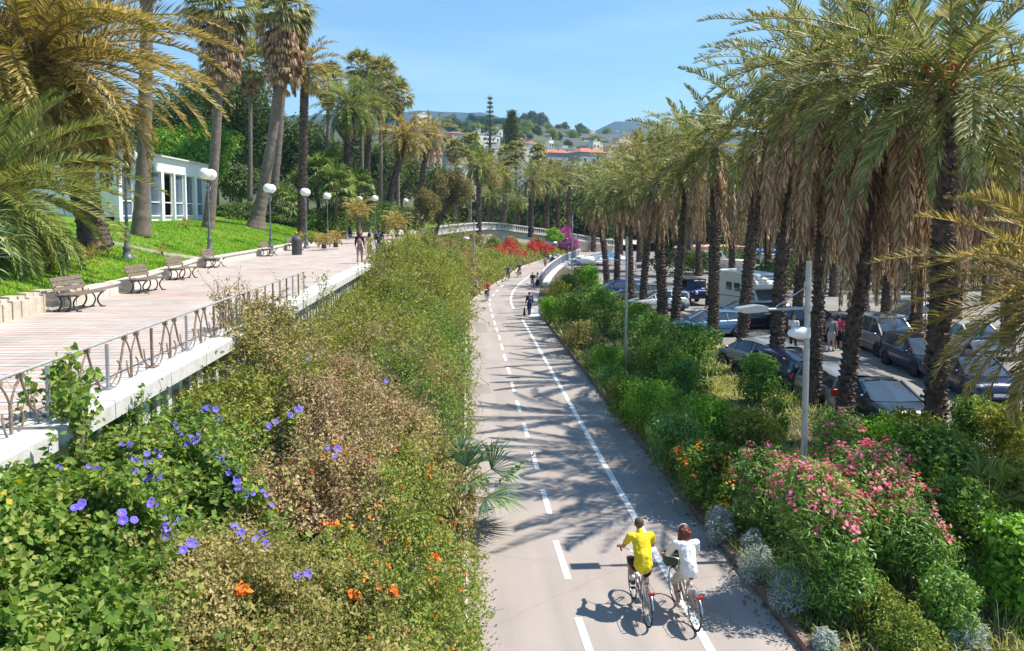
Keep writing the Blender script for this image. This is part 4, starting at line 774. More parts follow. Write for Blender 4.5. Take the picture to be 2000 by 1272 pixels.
# ------------------------------------------------------------------ palms
CR = [date_crown(s, L=5.0, n=44, npair=80, lmax=.46, w=.040, lo=-.5, droop=1.0, wind=(math.pi*1.0, .25)) for s in (1, 2)]
CRm = [date_crown(s, L=4.8, n=34, npair=54, lmax=.48, w=.056, lo=-.4, droop=.95, wind=(math.pi, .22)) for s in (3, 4)]
CRf = [date_crown(s, L=4.2, n=46, npair=28, lmax=.5, w=.085, lo=-.8, droop=1.1, leaf=l) for s, l in ((5, L_DATE), (6, L_DATEG), (7, L_DATEY))]
SK = [dead_skirt(s, 4.6, 22, 44, .42, .04, lo=-1.5, hi=-.7) for s in (11, 12)]; SKM = [dead_skirt(s, 6.0, 34, 48, .45, .05, lo=-1.54, hi=-.9) for s in (17, 18)]; SKL = [dead_skirt(s, 8.2, 54, 50, .55, .07, lo=-1.56, hi=-1.2) for s in (15, 16)]
SKf = [dead_skirt(s, 3.6, 18, 20, .45, .07, lo=-1.45, hi=-.8) for s in (13,)]
def fruit(seed):
    rg = np.random.default_rng(seed); b = MB()
    for i in range(5):
        az = rg.random()*6.28; c = np.array([math.cos(az)*.45, math.sin(az)*.45, .25+.2*rg.random()]); b.tube([(0, 0, 0), c*[.6, .6, 1.3], c], [.02, .015, .012], 4, caps=False)
        for k in range(26): b.ball(c+rg.normal(0, .1, 3)*[1, 1, 1.3], .035, 5, 4)
    return b.mesh('fruit', L_FRUIT)
FRU = fruit(1)
def palm(label, loc, top, crown, skirt, sc=1.0, r=.24, rz=0, group=None, rows=6.5, around=11, name='date_palm', frt=False, seed=0, sk_s=1.0):
    """loc: foot of the trunk, top: crown centre"""
    loc = np.array(loc); top = np.array(top); e = empty(name, loc); tag(e, label, 'palm tree', group)
    tb, t = scaly_trunk(top[2]-loc[2], r*1.15, r, (top[0]-loc[0], top[1]-loc[1]), rows, around, seed); tb.build('trunk', M_TRUNK, e)
    hb = MB(); rg = np.random.default_rng(seed)      # boot of cut stubs under the crown
    c = put('crown', crown, e); c.location = tuple(t); c.rotation_euler.z = rz; c.scale = (sc,)*3
    if skirt: s = put('dead_fronds', skirt, e); s.location = tuple(t); s.rotation_euler.z = rz*1.7; s.scale = (sc*sk_s,)*3
    if frt: f = put('fruit', FRU, e); f.location = tuple(t+UP*.1); f.scale = (sc,)*3
    return e
GR = 'date palms in the row along the car park'
def gp(px, Y): return A(px, 500, Y)*[1, 1, 0]
row = [  # px of the foot, distance, px/py of crown centre, crown, skirt, scale, radius, label
 (1838, 18.0, 1852, 178, CR[0], None, 1.12, .21, 'tallest nearest date palm at the right with an orange fruit cluster', True),
 (1655, 21.2, 1742, 170, CR[1], SKM[1], 1.06, .19, 'date palm whose leaning trunk stands before the dark sports car, second from the right', True),
 (1597, 25.2, 1640, 140, CR[0], SKM[0], 1.05, .19, 'date palm rising directly behind the grey lamp post', False),
 (1520, 30.5, 1545, 185, CRm[0], SKM[1], 1.05, .22, 'date palm left of the grey lamp post arm, beside the man in white', False),
 (1452, 34.5, 1472, 245, CRm[1], SKf[0], 1.05, .24, 'date palm standing in front of the white camper van', False),
 (1395, 38.8, 1415, 300, CRm[0], SKf[0], 1.0, .24, 'date palm just left of the camper van with a reddish trunk', False),
 (1320, 44.5, 1338, 335, CRm[1], SK[1], .98, .25, 'dark-trunked date palm right of a close pair by the silver car', False),
 (1296, 48.5, 1292, 345, CRm[0], SK[0], .95, .24, 'dark-trunked date palm left of a close pair by the silver car', False),
 (1256, 53, 1262, 352, CRm[1], SK[1], .95, .24, 'date palm with a green-shaded trunk right of the thin lamp pole', False),
 (1232, 58, 1232, 360, CRf[0], SKf[0], .95, .24, 'date palm immediately behind the thin lamp pole', False),
 (1205, 64, 1200, 375, CRf[1], SKf[0], .95, .24, 'date palm left of the thin lamp pole beside the white canopy', False),
 (1186, 72, 1178, 385, CRf[0], SKf[0], .95, .24, 'farthest date palm of the row, next to the bridge parapet', False)]
for i, (px, Y, cx, cy, cr, sk, sc, r, lb, fr) in enumerate(row):
    if i > 1: cx += [0, 0, -14, 10, 22, -16, 12, -14, 16, -8, 10, -12][i]; cy += [0, 0, 0, -20, 16, -10, -22, 14, -6, 8, -12, 0][i]; r *= [1, 1, .85, 1.1, .9, 1.0, .85, 1.15, .9, 1.05, .9, 1][i]; sc *= [1, 1, 1, .95, 1.08, .9, 1.1, .92, 1, .9, 1.05, 1][i]
    palm(lb, gp(px, Y), A(cx, cy, Y), cr, sk, sc, r, rz=[.0, 1.9, 4.0, .8, 2.9, 5.1, 1.4, 3.3, .4, 2.2, 4.4, 1.1][i], group=GR, seed=i, frt=fr, rows=6.5 if i < 6 else 5)
GR2 = 'palms standing behind the parked cars'
back = [(1795, 43, 1800, 270, CRm[0], SK[0], 'palm with a curtain of dead fronds behind the dark blue hatchback'), (1735, 47, 1738, 290, CRm[1], SK[1], 'palm behind the silver minivan'), (1690, 52, 1690, 300, CRm[0], SK[1], 'palm behind the open-boot car, thick with dead fronds'), (1560, 50, 1590, 280, CRm[1], SK[0], 'palm behind the man in white, thick with dead fronds'), (1870, 40, 1880, 255, CRm[1], SK[1], 'palm right of the large trunk, behind the parked cars'), (1975, 34, 1985, 230, CRm[0], SK[0], 'palm at the right edge behind the near fronds'), (1630, 62, 1630, 330, CRf[0], SKf[0], 'distant palm above the open-boot car'), (1500, 66, 1502, 335, CRf[1], SKf[0], 'distant palm right of the camper roof'), (1430, 74, 1430, 348, CRf[0], SKf[0], 'distant palm over the pink-roofed building'), (1365, 84, 1362, 360, CRf[1], SKf[0], 'distant palm left of the pink-roofed building'), (1930, 58, 1935, 330, CRf[0], SKf[0], 'distant palm near the right edge beneath bigger crowns'), (1840, 70, 1842, 345, CRf[2], SKf[0], 'distant palm right of the big trunk'), (1760, 76, 1760, 352, CRf[1], SKf[0], 'far palm over the roof of the dark blue hatchback')]
for i, (px, Y, cx, cy, cr, sk, lb) in enumerate(back):
    palm(lb, gp(px, Y), A(cx, cy, Y), cr, SKL[i % 2], 1.0, .27, rz=i*1.3, group=GR2, seed=20+i, rows=5, sk_s=1.0 if Y < 60 else .8)
# near low palm cut by the right edge
palm('low palm cut by the right edge whose yellow-green fronds droop into the picture', (12.6, 14.6, 0), A(2130, 600, 14.6), date_crown(31, L=4.2, n=88, npair=90, lmax=.46, w=.028, lo=-1.0, droop=.9, wind=(math.pi, .35), leaf=L_DATEY), None, 1.0, .2, rz=.6)
e = empty('fan_palm', G(1925, 1130)); tag(e, 'shrubby fan palm in front of the dark bushes at the right edge', 'fan palm'); c = put('crown', fan_crown(41, 16, .6, .5, 20, -.5, L_DATEG, .07), e); c.location.z = 1.15
MB().tube([(0, 0, -.1), (0, 0, 1.1)], [.13, .11], 8).build('trunk', M_TRUNK, e)
# ---- left park: big palm with golden wind-combed fronds, and the nearer low blue-green one
p = hit_lawn(186, 484)
palm('big date palm at the left whose golden fronds are combed to the right', p, A(70, 125, p[1]-3), date_crown(51, L=8.6, n=120, npair=110, lmax=.74, w=.06, lo=-.75, droop=.95, wind=(-.25, 1.0), leaf=L_DATEY), None, 1.0, .52, rz=0, seed=50, around=16, rows=5)
p = np.array([-14.6, 25.5, zlawn(-14.6, 25.5)]); palm('low blue-green palm with arching fronds at the left edge', p, A(-10, 385, 25.5), date_crown(52, L=5.0, n=70, npair=96, lmax=.5, w=.038, lo=-.75, droop=1.0, wind=(-.1, .8), leaf=L_DATEG), None, 1.0, .3, seed=51)
# yucca / agave-like clump at the left edge
def sword(label, loc, n, L, w, lm, seed, name='yucca', el0=1.45, el1=-.15):
    rg = np.random.default_rng(seed); e = empty(name, loc); tag(e, label, 'yucca'); b = MB()
    for i in range(n):
        az = i*2.4+rg.normal(0, .2); el = el0+(el1-el0)*((i+.5)/n)+rg.normal(0, .1); ns = 6; t = np.linspace(0, 1, ns); ee = el-.8*t**1.8*(1+rg.random()*.6); l = L*(.75+.4*rg.random())
        T = np.stack([np.cos(ee)*math.cos(az), np.cos(ee)*math.sin(az), np.sin(ee)], -1); P = np.cumsum(T, 0)*l/ns; S = np.array([-math.sin(az), math.cos(az), 0]); wd = w*np.sin(np.pi*(.25+.75*t))**.8
        N = np.cross(T, S); v = np.concatenate([P-S*wd[:, None]*.5-N*wd[:, None]*.18, P, P+S*wd[:, None]*.5-N*wd[:, None]*.18]); j = np.arange(ns-1)
        b.add(v, np.concatenate([np.stack([j, j+1, ns+j+1, ns+j], -1), np.stack([ns+j, ns+j+1, 2*ns+j+1, 2*ns+j], -1)]), 0, True)
    c = b.build('leaves', lm, e); c.location.z = .5; MB().tube([(0, 0, -.1), (0, 0, .6)], [.16, .14], 8).build('trunk', M_TRUNKG, e); return e
L_YUC = leafmat('yucca_blade', [(.06, .11, .06), (.11, .18, .10), (.19, .26, .15), (.40, .36, .16)], .2, .4, .2)
for (x, y, z, n, lb) in ((-13.0, 21.8, .9, 60, 'pale blue-green yucca rosette highest at the left edge'), (-12.6, 21.0, .1, 46, 'yucca rosette with straw-coloured lower leaves at the left edge'), (-13.4, 23.4, .3, 44, 'yucca rosette behind the other two near the left edge')):
    sword(lb, (x, y, float(zlawn(x, y))+z), n, 1.25, .085, L_YUC, int(n))
# ---- tall Washington palms on the lawn
FC = [fan_crown(s, 50, 1.25, 1.15, 20, -.75) for s in (61, 62)]; FS = [fan_skirt(63, 190, 3.2, .85), fan_skirt(64, 150, 2.6, .8)]
def wash(label, foot, top, cr, sk, r=.42, sc=1.0, flare=.8, ss=1.0, group='tall fan palms on the lawn', rz=0):
    foot = np.array(foot); top = np.array(top); e = empty('fan_palm', foot); tag(e, label, 'palm tree', group)
    tb, t = ring_trunk(top[2]-foot[2], r, r*.72, (top[0]-foot[0], top[1]-foot[1]), int(foot[0]*7) % 99, flare); tb.build('trunk', M_TRUNKG, e)
    c = put('crown', cr, e); c.location = tuple(t); c.scale = (sc,)*3; c.rotation_euler.z = rz
    s = put('dead_leaf_skirt', sk, e); s.location = tuple(t); s.scale = (sc*ss,)*3; return e
p = hit_lawn(275, 461); wash('leftmost tall fan palm, its trunk rising past the white pavilion and out of the top', p, A(283, -160, p[1]), FC[0], FS[0], .42, 1.1, .35)
p = hit_lawn(407, 446); wash('tall fan palm behind the double-globe lamp, shaggy brown skirt at the top', p, A(428, 8, p[1]), FC[1], FS[0], .40, 1.35, .25, 1.15, rz=1)
p = hit_lawn(500, 446); wash('leaning tall fan palm with a flared grey foot right of the pavilion', p, A(549, 22, p[1]), FC[0], FS[0], .50, 1.45, .9, 1.25, rz=2)
p = hit_lawn(528, 434); wash('straight fan palm close behind the leaning one', p, A(552, 70, p[1]), FC[1], FS[1], .45, 1.35, .4, 1.1, rz=3)
# ---- date palms and others further along the park
def lawnp(px, Y, z=None): q = A(px, 430, Y); q[2] = zlawn(q[0], Y) if z is None else z; return q
palm('slender dark-trunked date palm right of the leaning fan palm', lawnp(590, 72), A(596, 132, 72), CRf[2], None, 1.05, .36, group='date palms in the park', seed=70)
palm('largest date palm of the park with a full dark green crown', lawnp(676, 96), A(684, 212, 96), date_crown(71, 5.6, 78, 34, .7, .09, -.85, 1.1, leaf=L_DATEG), SKf[0], 1.1, .5, group='date palms in the park', seed=71)
palm('date palm behind the largest one, crown half hidden', lawnp(715, 108), A(722, 196, 108), CRf[0], SKf[0], 1.35, .4, group='date palms in the park', seed=72)
palm('date palm with a slanting trunk leaning right over the promenade', lawnp(752, 98), A(792, 272, 98), date_crown(73, 4.6, 66, 34, .6, .09, -.7, 1.1, leaf=L_DATEY), None, 1.05, .4, group='date palms in the park', seed=73)
palm('date palm behind the slanting one at the right end of the park', lawnp(815, 118), A(838, 262, 118), CRf[2], SKf[0], 1.25, .4, group='date palms in the park', seed=74)
for i, (px, Y, cx, cy, lb) in enumerate(((745, 118, 742, 150, 'fan palm high behind the largest date palm'), (708, 122, 705, 135, 'fan palm left of the highest one on the skyline'), (778, 125, 776, 190, 'fan palm stepping down the skyline to the right'), (488, 92, 487, 128, 'distant fan palm seen between the two tallest trunks'), (640, 110, 640, 165, 'fan palm behind the slender dark-trunked date palm'))):
    wash(lb, lawnp(px, Y), A(cx, cy, Y), FC[i % 2], FS[1], .3, 1.35, .3, .8, 'fan palms on the park skyline', i)
# low bushy fan palms in the shade
FCs = fan_crown(81, 44, .8, .85, 14, -.6, leafmat('bushy_fan_blade', [(.03, .05, .012), (.07, .11, .02), (.13, .17, .035), (.20, .22, .06)], .25, .5, .3), .13)
for i, (px, py, Y, sc, lb) in enumerate(((622, 350, 78, 1.6, 'bushy fan palm above the third globe lamp'), (655, 372, 76, 1.5, 'bushy fan palm right of the fourth globe lamp'), (590, 375, 80, 1.5, 'bushy fan palm in shade behind the third lamp'), (668, 402, 78, 1.3, 'low bushy fan palm beside the small date palms'), (700, 372, 84, 1.5, 'bushy fan palm under the largest date palm'), (560, 400, 74, 1.2, 'low bushy fan palm right of the straight trunk'), (640, 335, 84, 1.5, 'high bushy fan palm in the thicket'))):
    Y += 11; sc *= 1.1; f = lawnp(px, Y); t = A(px, py, Y); e = empty('fan_palm', f); tag(e, lb, 'palm tree', 'bushy fan palms behind the lamps'); c = put('crown', FCs, e); c.location = tuple(t-f); c.scale = (sc,)*3; c.rotation_euler.z = i; MB().tube([(0, 0, -.2), tuple(t-f)], [.25, .2], 8).build('trunk', M_TRUNK, e)
SMP = date_crown(91, 1.9, 30, 20, .42, .06, -.2, 1.0, leaf=L_DATEY)
for i, (px, Y, h, sc, lb) in enumerate(((700, 74, 2.6, 1.0, 'young palm with tan upright fronds behind the walking woman'), (775, 86, 1.3, 1.1, 'young yellow palm at the foot of the slanting palm'), (655, 62, .4, .55, 'tiny yellow palm by the bench of the seated sunbather'), (632, 60, .3, .5, 'tiny orange-leaved palm by the fourth lamp'))):
    f = lawnp(px, Y); e = empty('young_palm', f); tag(e, lb, 'palm tree'); c = put('crown', SMP, e); c.location.z = h; c.scale = (sc,)*3; MB().tube([(0, 0, -.2), (0, 0, h)], [.2, .15], 8).build('trunk', M_TRUNK, e)
YP = date_crown(92, .9, 16, 16, .25, .03, .1, 1.0, leaf=L_DATEY)
for i, (px, py, sc, lb) in enumerate(((98, 530, 1.0, 'knee-high palm seedling on the lawn, left of a pair'), (165, 528, 1.0, 'knee-high palm seedling on the lawn, right of a pair'), (363, 447, .8, 'palm seedling on the lawn between the two big trunks'), (317, 500, .5, 'tiny seedling beside the kerb crossing the lawn'))):
    f = hit_lawn(px, py); e = empty('young_palm', f); tag(e, lb, 'palm seedling'); c = put('crown', YP, e); c.location.z = .2; c.scale = (sc,)*3; MB().tube([(0, 0, -.1), (0, 0, .22)], [.05, .05], 6).build('stem', M_TRUNK, e)
# ---- broad trees of the park
L_PINE = leafmat('pine_needles', [(.02, .035, .010), (.045, .065, .014), (.08, .10, .02), (.12, .14, .03)], .15, .6, .5)
L_ROUND = leafmat('pepper_tree_leaf', [(.035, .075, .008), (.07, .14, .012), (.12, .21, .02), (.17, .27, .035)], .3, .5, .5)
L_TAM = leafmat('tamarisk_foliage', [(.05, .055, .016), (.10, .10, .03), (.17, .14, .05), (.24, .17, .08)], .25, .7, .4)
L_FARG = leafmat('far_tree_leaf', [(.025, .045, .012), (.05, .08, .02), (.085, .12, .03), (.13, .16, .045)], .2, .6, .5)
def ptree(label, px, Y, pyt, wpx, lm, n, sz, name='tree', **k):
    f = lawnp(px, Y) if px < 870 else A(px, 430, Y)*[1, 1, 0]; t = A(px, pyt, Y); w = wpx/2*Y/F; h = t[2]-f[2]; k.setdefault('rz', h*.42); rz = k.pop('rz'); return tree(name, f, h, (w, w, rz), lm, label, n, sz, seed=int(px), **k)
ptree('rounded bright green tree behind the white pavilion', 395, 92, 212, 215, L_ROUND, 22000, .30, lobes=16, rz=5.2, gap=.2)
ptree('tall dark pine behind the rounded green tree', 425, 118, 70, 260, L_PINE, 26000, .42, name='pine_tree', rz=11, lobes=18, gap=.3)
ptree('dark pine at the left behind the leftmost fan palm', 300, 112, 150, 220, L_PINE, 13000, .45, name='pine_tree', rz=9)
ptree('dark tree behind the golden palm at the far left', 120, 90, 190, 320, L_FARG, 13000, .42, rz=7)
ptree('dense dark tree behind the leaning fan palm trunk', 560, 120, 190, 170, L_FARG, 10000, .42, rz=8)
ptree('tree behind the bushy fan palms, in shade', 640, 122, 240, 200, L_PINE, 10000, .42, rz=8)
ptree('tree behind the largest date palm', 735, 130, 250, 170, L_FARG, 9000, .45, rz=8)
for i_, (px_, Y_, py_, w_, lb_) in enumerate(((505, 134, 190, 150, 'dark tree filling the gap left of the leaning fan palm'), (600, 138, 215, 160, 'dark tree filling the gap right of the slender date palm'), (690, 142, 235, 150, 'dark tree behind the largest date palm trunk'), (785, 144, 270, 130, 'dark tree behind the slanting palm'), (350, 128, 200, 200, 'dark tree above the pavilion roof behind the rounded tree'), (850, 150, 300, 110, 'dark tree behind the tamarisk crown'))):
    ptree(lb_, px_, Y_, py_, w_, [L_FARG, L_PINE][i_ % 2], 9000, .5, rz=8, gap=.25)
ptree('feathery dark conifer on the skyline above the date palms', 752, 140, 110, 60, L_PINE, 4000, .4, name='pine_tree', rz=8, lobes=9)
ptree('shady tree between the pavilion and the leaning palm', 470, 100, 300, 130, L_FARG, 8000, .35, rz=4)
ptree('tamarisk with brown-green feathery crown leaning over the promenade end', 850, 104, 292, 120, L_TAM, 16000, .2, name='tamarisk_tree', rz=5.6, lean=(2.2, 0), lobes=30, cz=5.4, gap=.9, lk=.62)
ptree('smaller tamarisk left of the brown-green one', 822, 100, 345, 75, L_TAM, 8000, .2, name='tamarisk_tree', rz=4.0, cz=3.4, gap=.9, lobes=22, lk=.6, lean=(.8, 0))
for i, (px, Y, pyt, w, lb) in enumerate(((545, 84, 412, 60, 'low hedge bush right of the straight fan palm'), (590, 86, 405, 70, 'low hedge bush behind the third lamp'), (480, 84, 395, 80, 'leafy bush beside the pavilion corner'), (645, 88, 400, 80, 'dark bush behind the fourth lamp'), (700, 92, 395, 80, 'dark bush between the last lamps'), (740, 96, 385, 70, 'dark bush at the foot of the slanting palm'), (790, 104, 400, 70, 'dark bush under the tamarisks'), (440, 88, 400, 50, 'small bush at the right end of the pavilion'))):
    f = lawnp(px, Y); t = A(px, pyt, Y); w = w/2*Y/F*1.2; shrub('evergreen_shrub', f, (w, w), max(1.2, t[2]-f[2]), 2600, .24, [L_FARG, L_DARK][i % 2], lb, seed=i, group='shrubs at the back of the lawn')
shrub('flowering_shrub', lawnp(607, 66), (1.6, 1.2), 1.1, 1500, .14, L_OLIVE, 'low yellow and orange shrub on the lawn behind the third lamp', flower=(F_YEL, 40, .07, .5), seed=77)
# thick hedge of oleander-like shrubs closing the far side of the car park
for i in range(26):
    X = 24+i*2.6 if i < 16 else 22+(i-16)*3.6; Y = 62+((i*7) % 5)*1.5+(i % 16)*.4 if i < 16 else 84+((i*5) % 4)*2
    r = 2.6; shrub('hedge_shrub', (X, Y, 0), (r, r*.8), 2.6+.9*((i*13) % 5)/5, 900, .34, [L_FARG, L_PINE, L_FARG][i % 3], 'tall shrub in the hedge that closes the far side of the car park', seed=900+i, group='hedge behind the car park', stems=2, lobes=4)
# ------------------------------------------------------------------ parapet slab with pillars, rail, benches, lamps
XO, XI = -4.78, -5.42
def parapet(label, y0, y1, z=PZ, breaks=(), pillars=True, x=0):
    e = empty('parapet', (XO+x, y0, z)); tag(e, label, 'parapet'); b = MB(); ys = [y0]+list(breaks)+[y1]
    for a, c in zip(ys[:-1], ys[1:]):
        h = .255; c2 = c-.02; bev = .03
        pr = [(XI-XO, -h), (0, -h), (0, -bev), (-bev, 0), (XI-XO, 0)]
        n0 = MB().prism([(p[0], p[1]+.06) for p in pr], a-y0, c2-y0, 'Y'); b.v += n0.v; b.f += [(f[0]+b.n, 0, False) for f in [(q[0], 0, False) for q in n0.f]]; b.n += n0.n
    b.build('slab', M_WHITE, e)
    if pillars:
        for y in np.arange(y0+.3, y1-.2, .52):
            w = .30 if int((y-y0)/.52) % 5 == 0 else .16
            MB().box((-.32, y-y0, -.195-.7), (.22, w, 1.4)).build('pillar', M_WHITE, e)
        MB().box((-.55, (y1-y0)/2, -.195-1.35), (.16, y1-y0, 2.7)).build('wall', M_WHITE, e)
    return e
parapet('nearest stretch of thick white parapet slab at the left edge, with a broken step', 4.0, 9.55, PZ+.02, (7.2,))
parapet('white parapet slab with square white pillars under it beside the blue flowers', 9.75, 16.9, PZ, (11.1, 13.2, 15.0))
parapet('white parapet stretch crossed by the tall olive shoots', 17.0, 24.0, PZ, (19.3, 21.6))
parapet('clean bright stretch of white parapet before the walkers', 24.1, 38.0, PZ, (28.5, 33))
parapet('farther white parapet hidden behind the yellow-green thicket', 38.1, 62, PZ, (46, 54))
parapet('last straight white parapet before the far bend', 62.1, 99.5, PZ, (75, 88))
# rail on little posts with curled rusty brackets
e = empty('metal_railing', (-5.2, 8.0, PZ+.06)); tag(e, 'low pipe railing with curled rusty brackets along the near parapet', 'railing'); x0 = 0
rail = MB().tube([(0, -2.0, .70), (0, 4.0, .71), (0, 11.6, .70)], .024, 8); rail.build('rail', M_RAIL, e)
posts = [11.84-1.67*k for k in range(2, -1, -1)]+[11.84+1.67*k for k in range(1, 5)]
for y in posts:
    b = MB().box((0, y-8, .33), (.035, .05, .66)); b.box((0, y-8, .012), (.16, .22, .02)); b.build('post', M_RUST if int(y*10) % 3 == 0 else M_GALV, e)
def arc(p0, p1, p2, n=8): t = np.linspace(0, 1, n)[:, None]; p0, p1, p2 = map(np.array, (p0, p1, p2)); return (1-t)**2*p0+2*t*(1-t)*p1+t*t*p2
for y in [p+.835 for p in posts]:
    q = y-8; b = MB(); b.tube([(0, q, 0), (0, q, .36)], .021, 6)
    for s in (-1, 1):
        b.tube(arc((0, q, .34), (0, q+s*.06, .52), (0, q+s*.21, .64)), .013, 6); b.box((0, q+s*.22, .665), (.07, .06, .075))
        b.tube(arc((0, q+s*.23, .64), (0, q+s*.34, .42), (0, q+s*.42, .24)), .018, 6); b.tube(arc((0, q+s*.42, .25), (0, q+s*.50, .12), (0, q+s*.76, .03)), 0.012, 6)
        b.tube(arc((.02, q+s*.12, .02), (.05, q+s*.26, .16), (.0, q+s*.17, .30)), .014, 5); b.tube(arc((.02, q+s*.55, .02), (.06, q+s*.38, .2), (0, q+s*.50, .36)), .013, 5)
    b.build('bracket', M_RUST, e)
e = empty('metal_railing', (-5.2, 19.5, PZ+.06)); tag(e, 'continuation of the low railing behind the tall olive shoots', 'railing')
MB().tube([(0, 0, .70), (0, 7, .70)], .022, 8).build('rail', M_RAIL, e)
for k in range(9): MB().box((0, k*.85, .35), (.04, .05, .7)).build('post', M_RUST if k % 2 else M_GALV, e)
# benches: cast iron curved legs, plank seat and back
def bench_proto(loc, label):
    e = empty('park_bench', loc); tag(e, label, 'bench', 'benches along the promenade')
    for y in (-.62, .62):
        b = MB(); b.tube(arc((.30, y, .0), (.02, y, .20), (.30, y, .42)), .024, 6); b.tube(arc((-.30, y, .0), (-.06, y, .2), (-.22, y, .42)), .024, 6)
        b.tube(arc((-.02, y, .0), (.20, y, .22), (.0, y, .41)), .02, 6); b.tube([(-.26, y, .41), (.34, y, .43)], .022, 6); b.tube([(-.22, y, .40), (-.30, y, .62), (-.40, y, .90)], .022, 6)
        b.box((-.30, y, .015), (.16, .06, .03)); b.box((.30, y, .015), (.14, .06, .03)); b.box((0, y, .015), (.12, .06, .03)); b.build('leg', M_IRON, e)
    b = MB()
    for k in range(4): b.box((-.19+k*.155, 0, .455), (.13, 1.5, .035))
    b.build('seat', M_SLAT, e); b = MB()
    for z, x in ((.60, -.285), (.73, -.33), (.86, -.38)): b.box((x, 0, z), (.03, 1.5, .11), ry=R(-18))
    b.build('backrest', M_SLAT, e); return e
BN = [((125, 604), 'nearest bench, its back to the tan stone blocks at the left'), ((272, 570), 'second bench from the camera, in front of the cast-iron lamp foot'), ((370, 545), 'third bench, beside the kerb that crosses the lawn'), ((462, 522), 'fourth bench, left of the dark litter bin and alone'), ((554, 500), 'bench immediately left of the dark litter bin'), ((612, 489), 'bench under the seated sunbather in the yellow cap'), ((651, 474), 'empty bench behind the sunbather in the yellow cap'), ((735, 455), 'far bench at the walkers\' heads on the promenade edge'), ((790, 449), 'farthest bench below the slanting palm')]
b0 = None
for i, ((px, py), lb) in enumerate(BN):
    p = G(px, py, PZ); p[0] = float(xlawn(p[1]))+.62 if i < 6 else p[0]
    if i == 0: b0 = bench_proto(p, lb); b0.rotation_euler.z = R(-4)
    else: c = dup(b0, p, R(-3-i % 3)); c['label'] = lb
bpy.context.view_layer.update()
p = G(580, 498, PZ); e = empty('litter_bin', p); tag(e, 'dark grey dome-topped litter bin beside the bench', 'litter bin')
M_BIN = mat('dark_grey_bin_metal', (.10, .09, .10), .6, .2, var=.2)
b = MB(); n = 16
for k in range(n): a = k*2*np.pi/n; b.box((math.cos(a)*.31, math.sin(a)*.31, .48), (.03, .10, .92), rz=a)
b.build('slatted_body', M_BIN, e); MB().lathe([(.29, .05), (.29, .9)], n=20).build('liner', M_IRON, e); MB().lathe([(.34, .92), (.34, .98), (.32, 1.08), (.24, 1.19), (.12, 1.25), (0, 1.26)], n=20).build('lid', M_BIN, e)
# twin-globe cast iron lamps
def lamp_proto(loc, label):
    e = empty('street_lamp', loc); tag(e, label, 'street lamp', 'twin-globe lamps along the lawn')
    MB().lathe([(.24, 0), (.24, .12), (.19, .16), (.17, .42), (.20, .46), (.13, .56), (.11, .95), (.15, 1.0), (.10, 1.08), (.075, 1.2), (.06, 1.6), (.085, 1.66), (.055, 1.72), (.045, 2.9), (.07, 2.96), (.04, 3.04), (.035, 3.75), (.06, 3.85), (.03, 3.95)], n=12).build('post', M_LAMPIRON, e)
    b = MB()
    for s in (-1, 1): b.tube(arc((0, 0, 3.55), (0, s*.42, 3.5), (0, s*.52, 4.06)), .022, 6); b.lathe([(.02, 4.02), (.12, 4.09), (.13, 4.14)], (0, s*.52, 0), n=12); b.tube(arc((0, 0, 3.9), (0, s*.2, 4.05), (0, s*.3, 3.8)), .014, 5)
    b.build('arms', M_LAMPIRON, e)
    for s in (-1, 1): MB().ball((0, s*.52, 4.42), .31, 20, 14).build('globe', M_GLOBE, e)
    return e
def lamp_at(px, py, dz=0):   # centre of the globes
    d = ray(px, py)
    for Y in np.arange(25, 200, .2):
        p = np.array([0, 0, EYE])+d*Y/d[1]; g = zlawn(p[0], Y)
        if p[0] > xlawn(Y)-1.0 and False: pass
    return None
LMP = [((250, 520), 34.4, 'nearest lamp, its globes hidden among the golden palm fronds'), ((410, 500), 43, 'twin-globe lamp in front of the tall fan palm trunk by the pavilion'), ((529, 484), 55, 'twin-globe lamp right of the leaning fan palm foot'), ((598, 470), 63.5, 'globe lamp before the slender dark-trunked date palm'), ((640, 460), 76, 'globe lamp among the bushy fan palms'), ((703, 452), 90, 'globe lamp half hidden behind the young tan palm'), ((733, 452), 86, 'globe lamp above the walking man in the navy shirt'), ((793, 447), 101, 'last globe lamp of the lawn row, by the slanting palm'), ((677, 455), 88, 'globe lamp in the shade right of the fan palm thicket')]
l0 = None
for i, ((px, py), Y, lb) in enumerate(LMP):
    q = A(px, py, Y); q[2] = zlawn(q[0], Y) if q[0] < xlawn(Y)-.3 else PZ
    if i == 0: l0 = lamp_proto(q, lb)
    else: c = dup(l0, q, 0); c['label'] = lb
for i, ((px, pyg), Y, lb) in enumerate((((931, 388), 128, 'far globe lamp standing left of the two-trunked palms beyond the balustrade'), ((1030, 400), 138, 'far globe lamp in front of a broad date palm beyond the balustrade'), ((980, 394), 150, 'faint far globe lamp between the two other far lamps'))):
    q = A(px, pyg, Y); q[2] -= 4.32; c = dup(l0, q, 0); c['label'] = lb; c['group'] = 'lamps beyond the far balustrade'
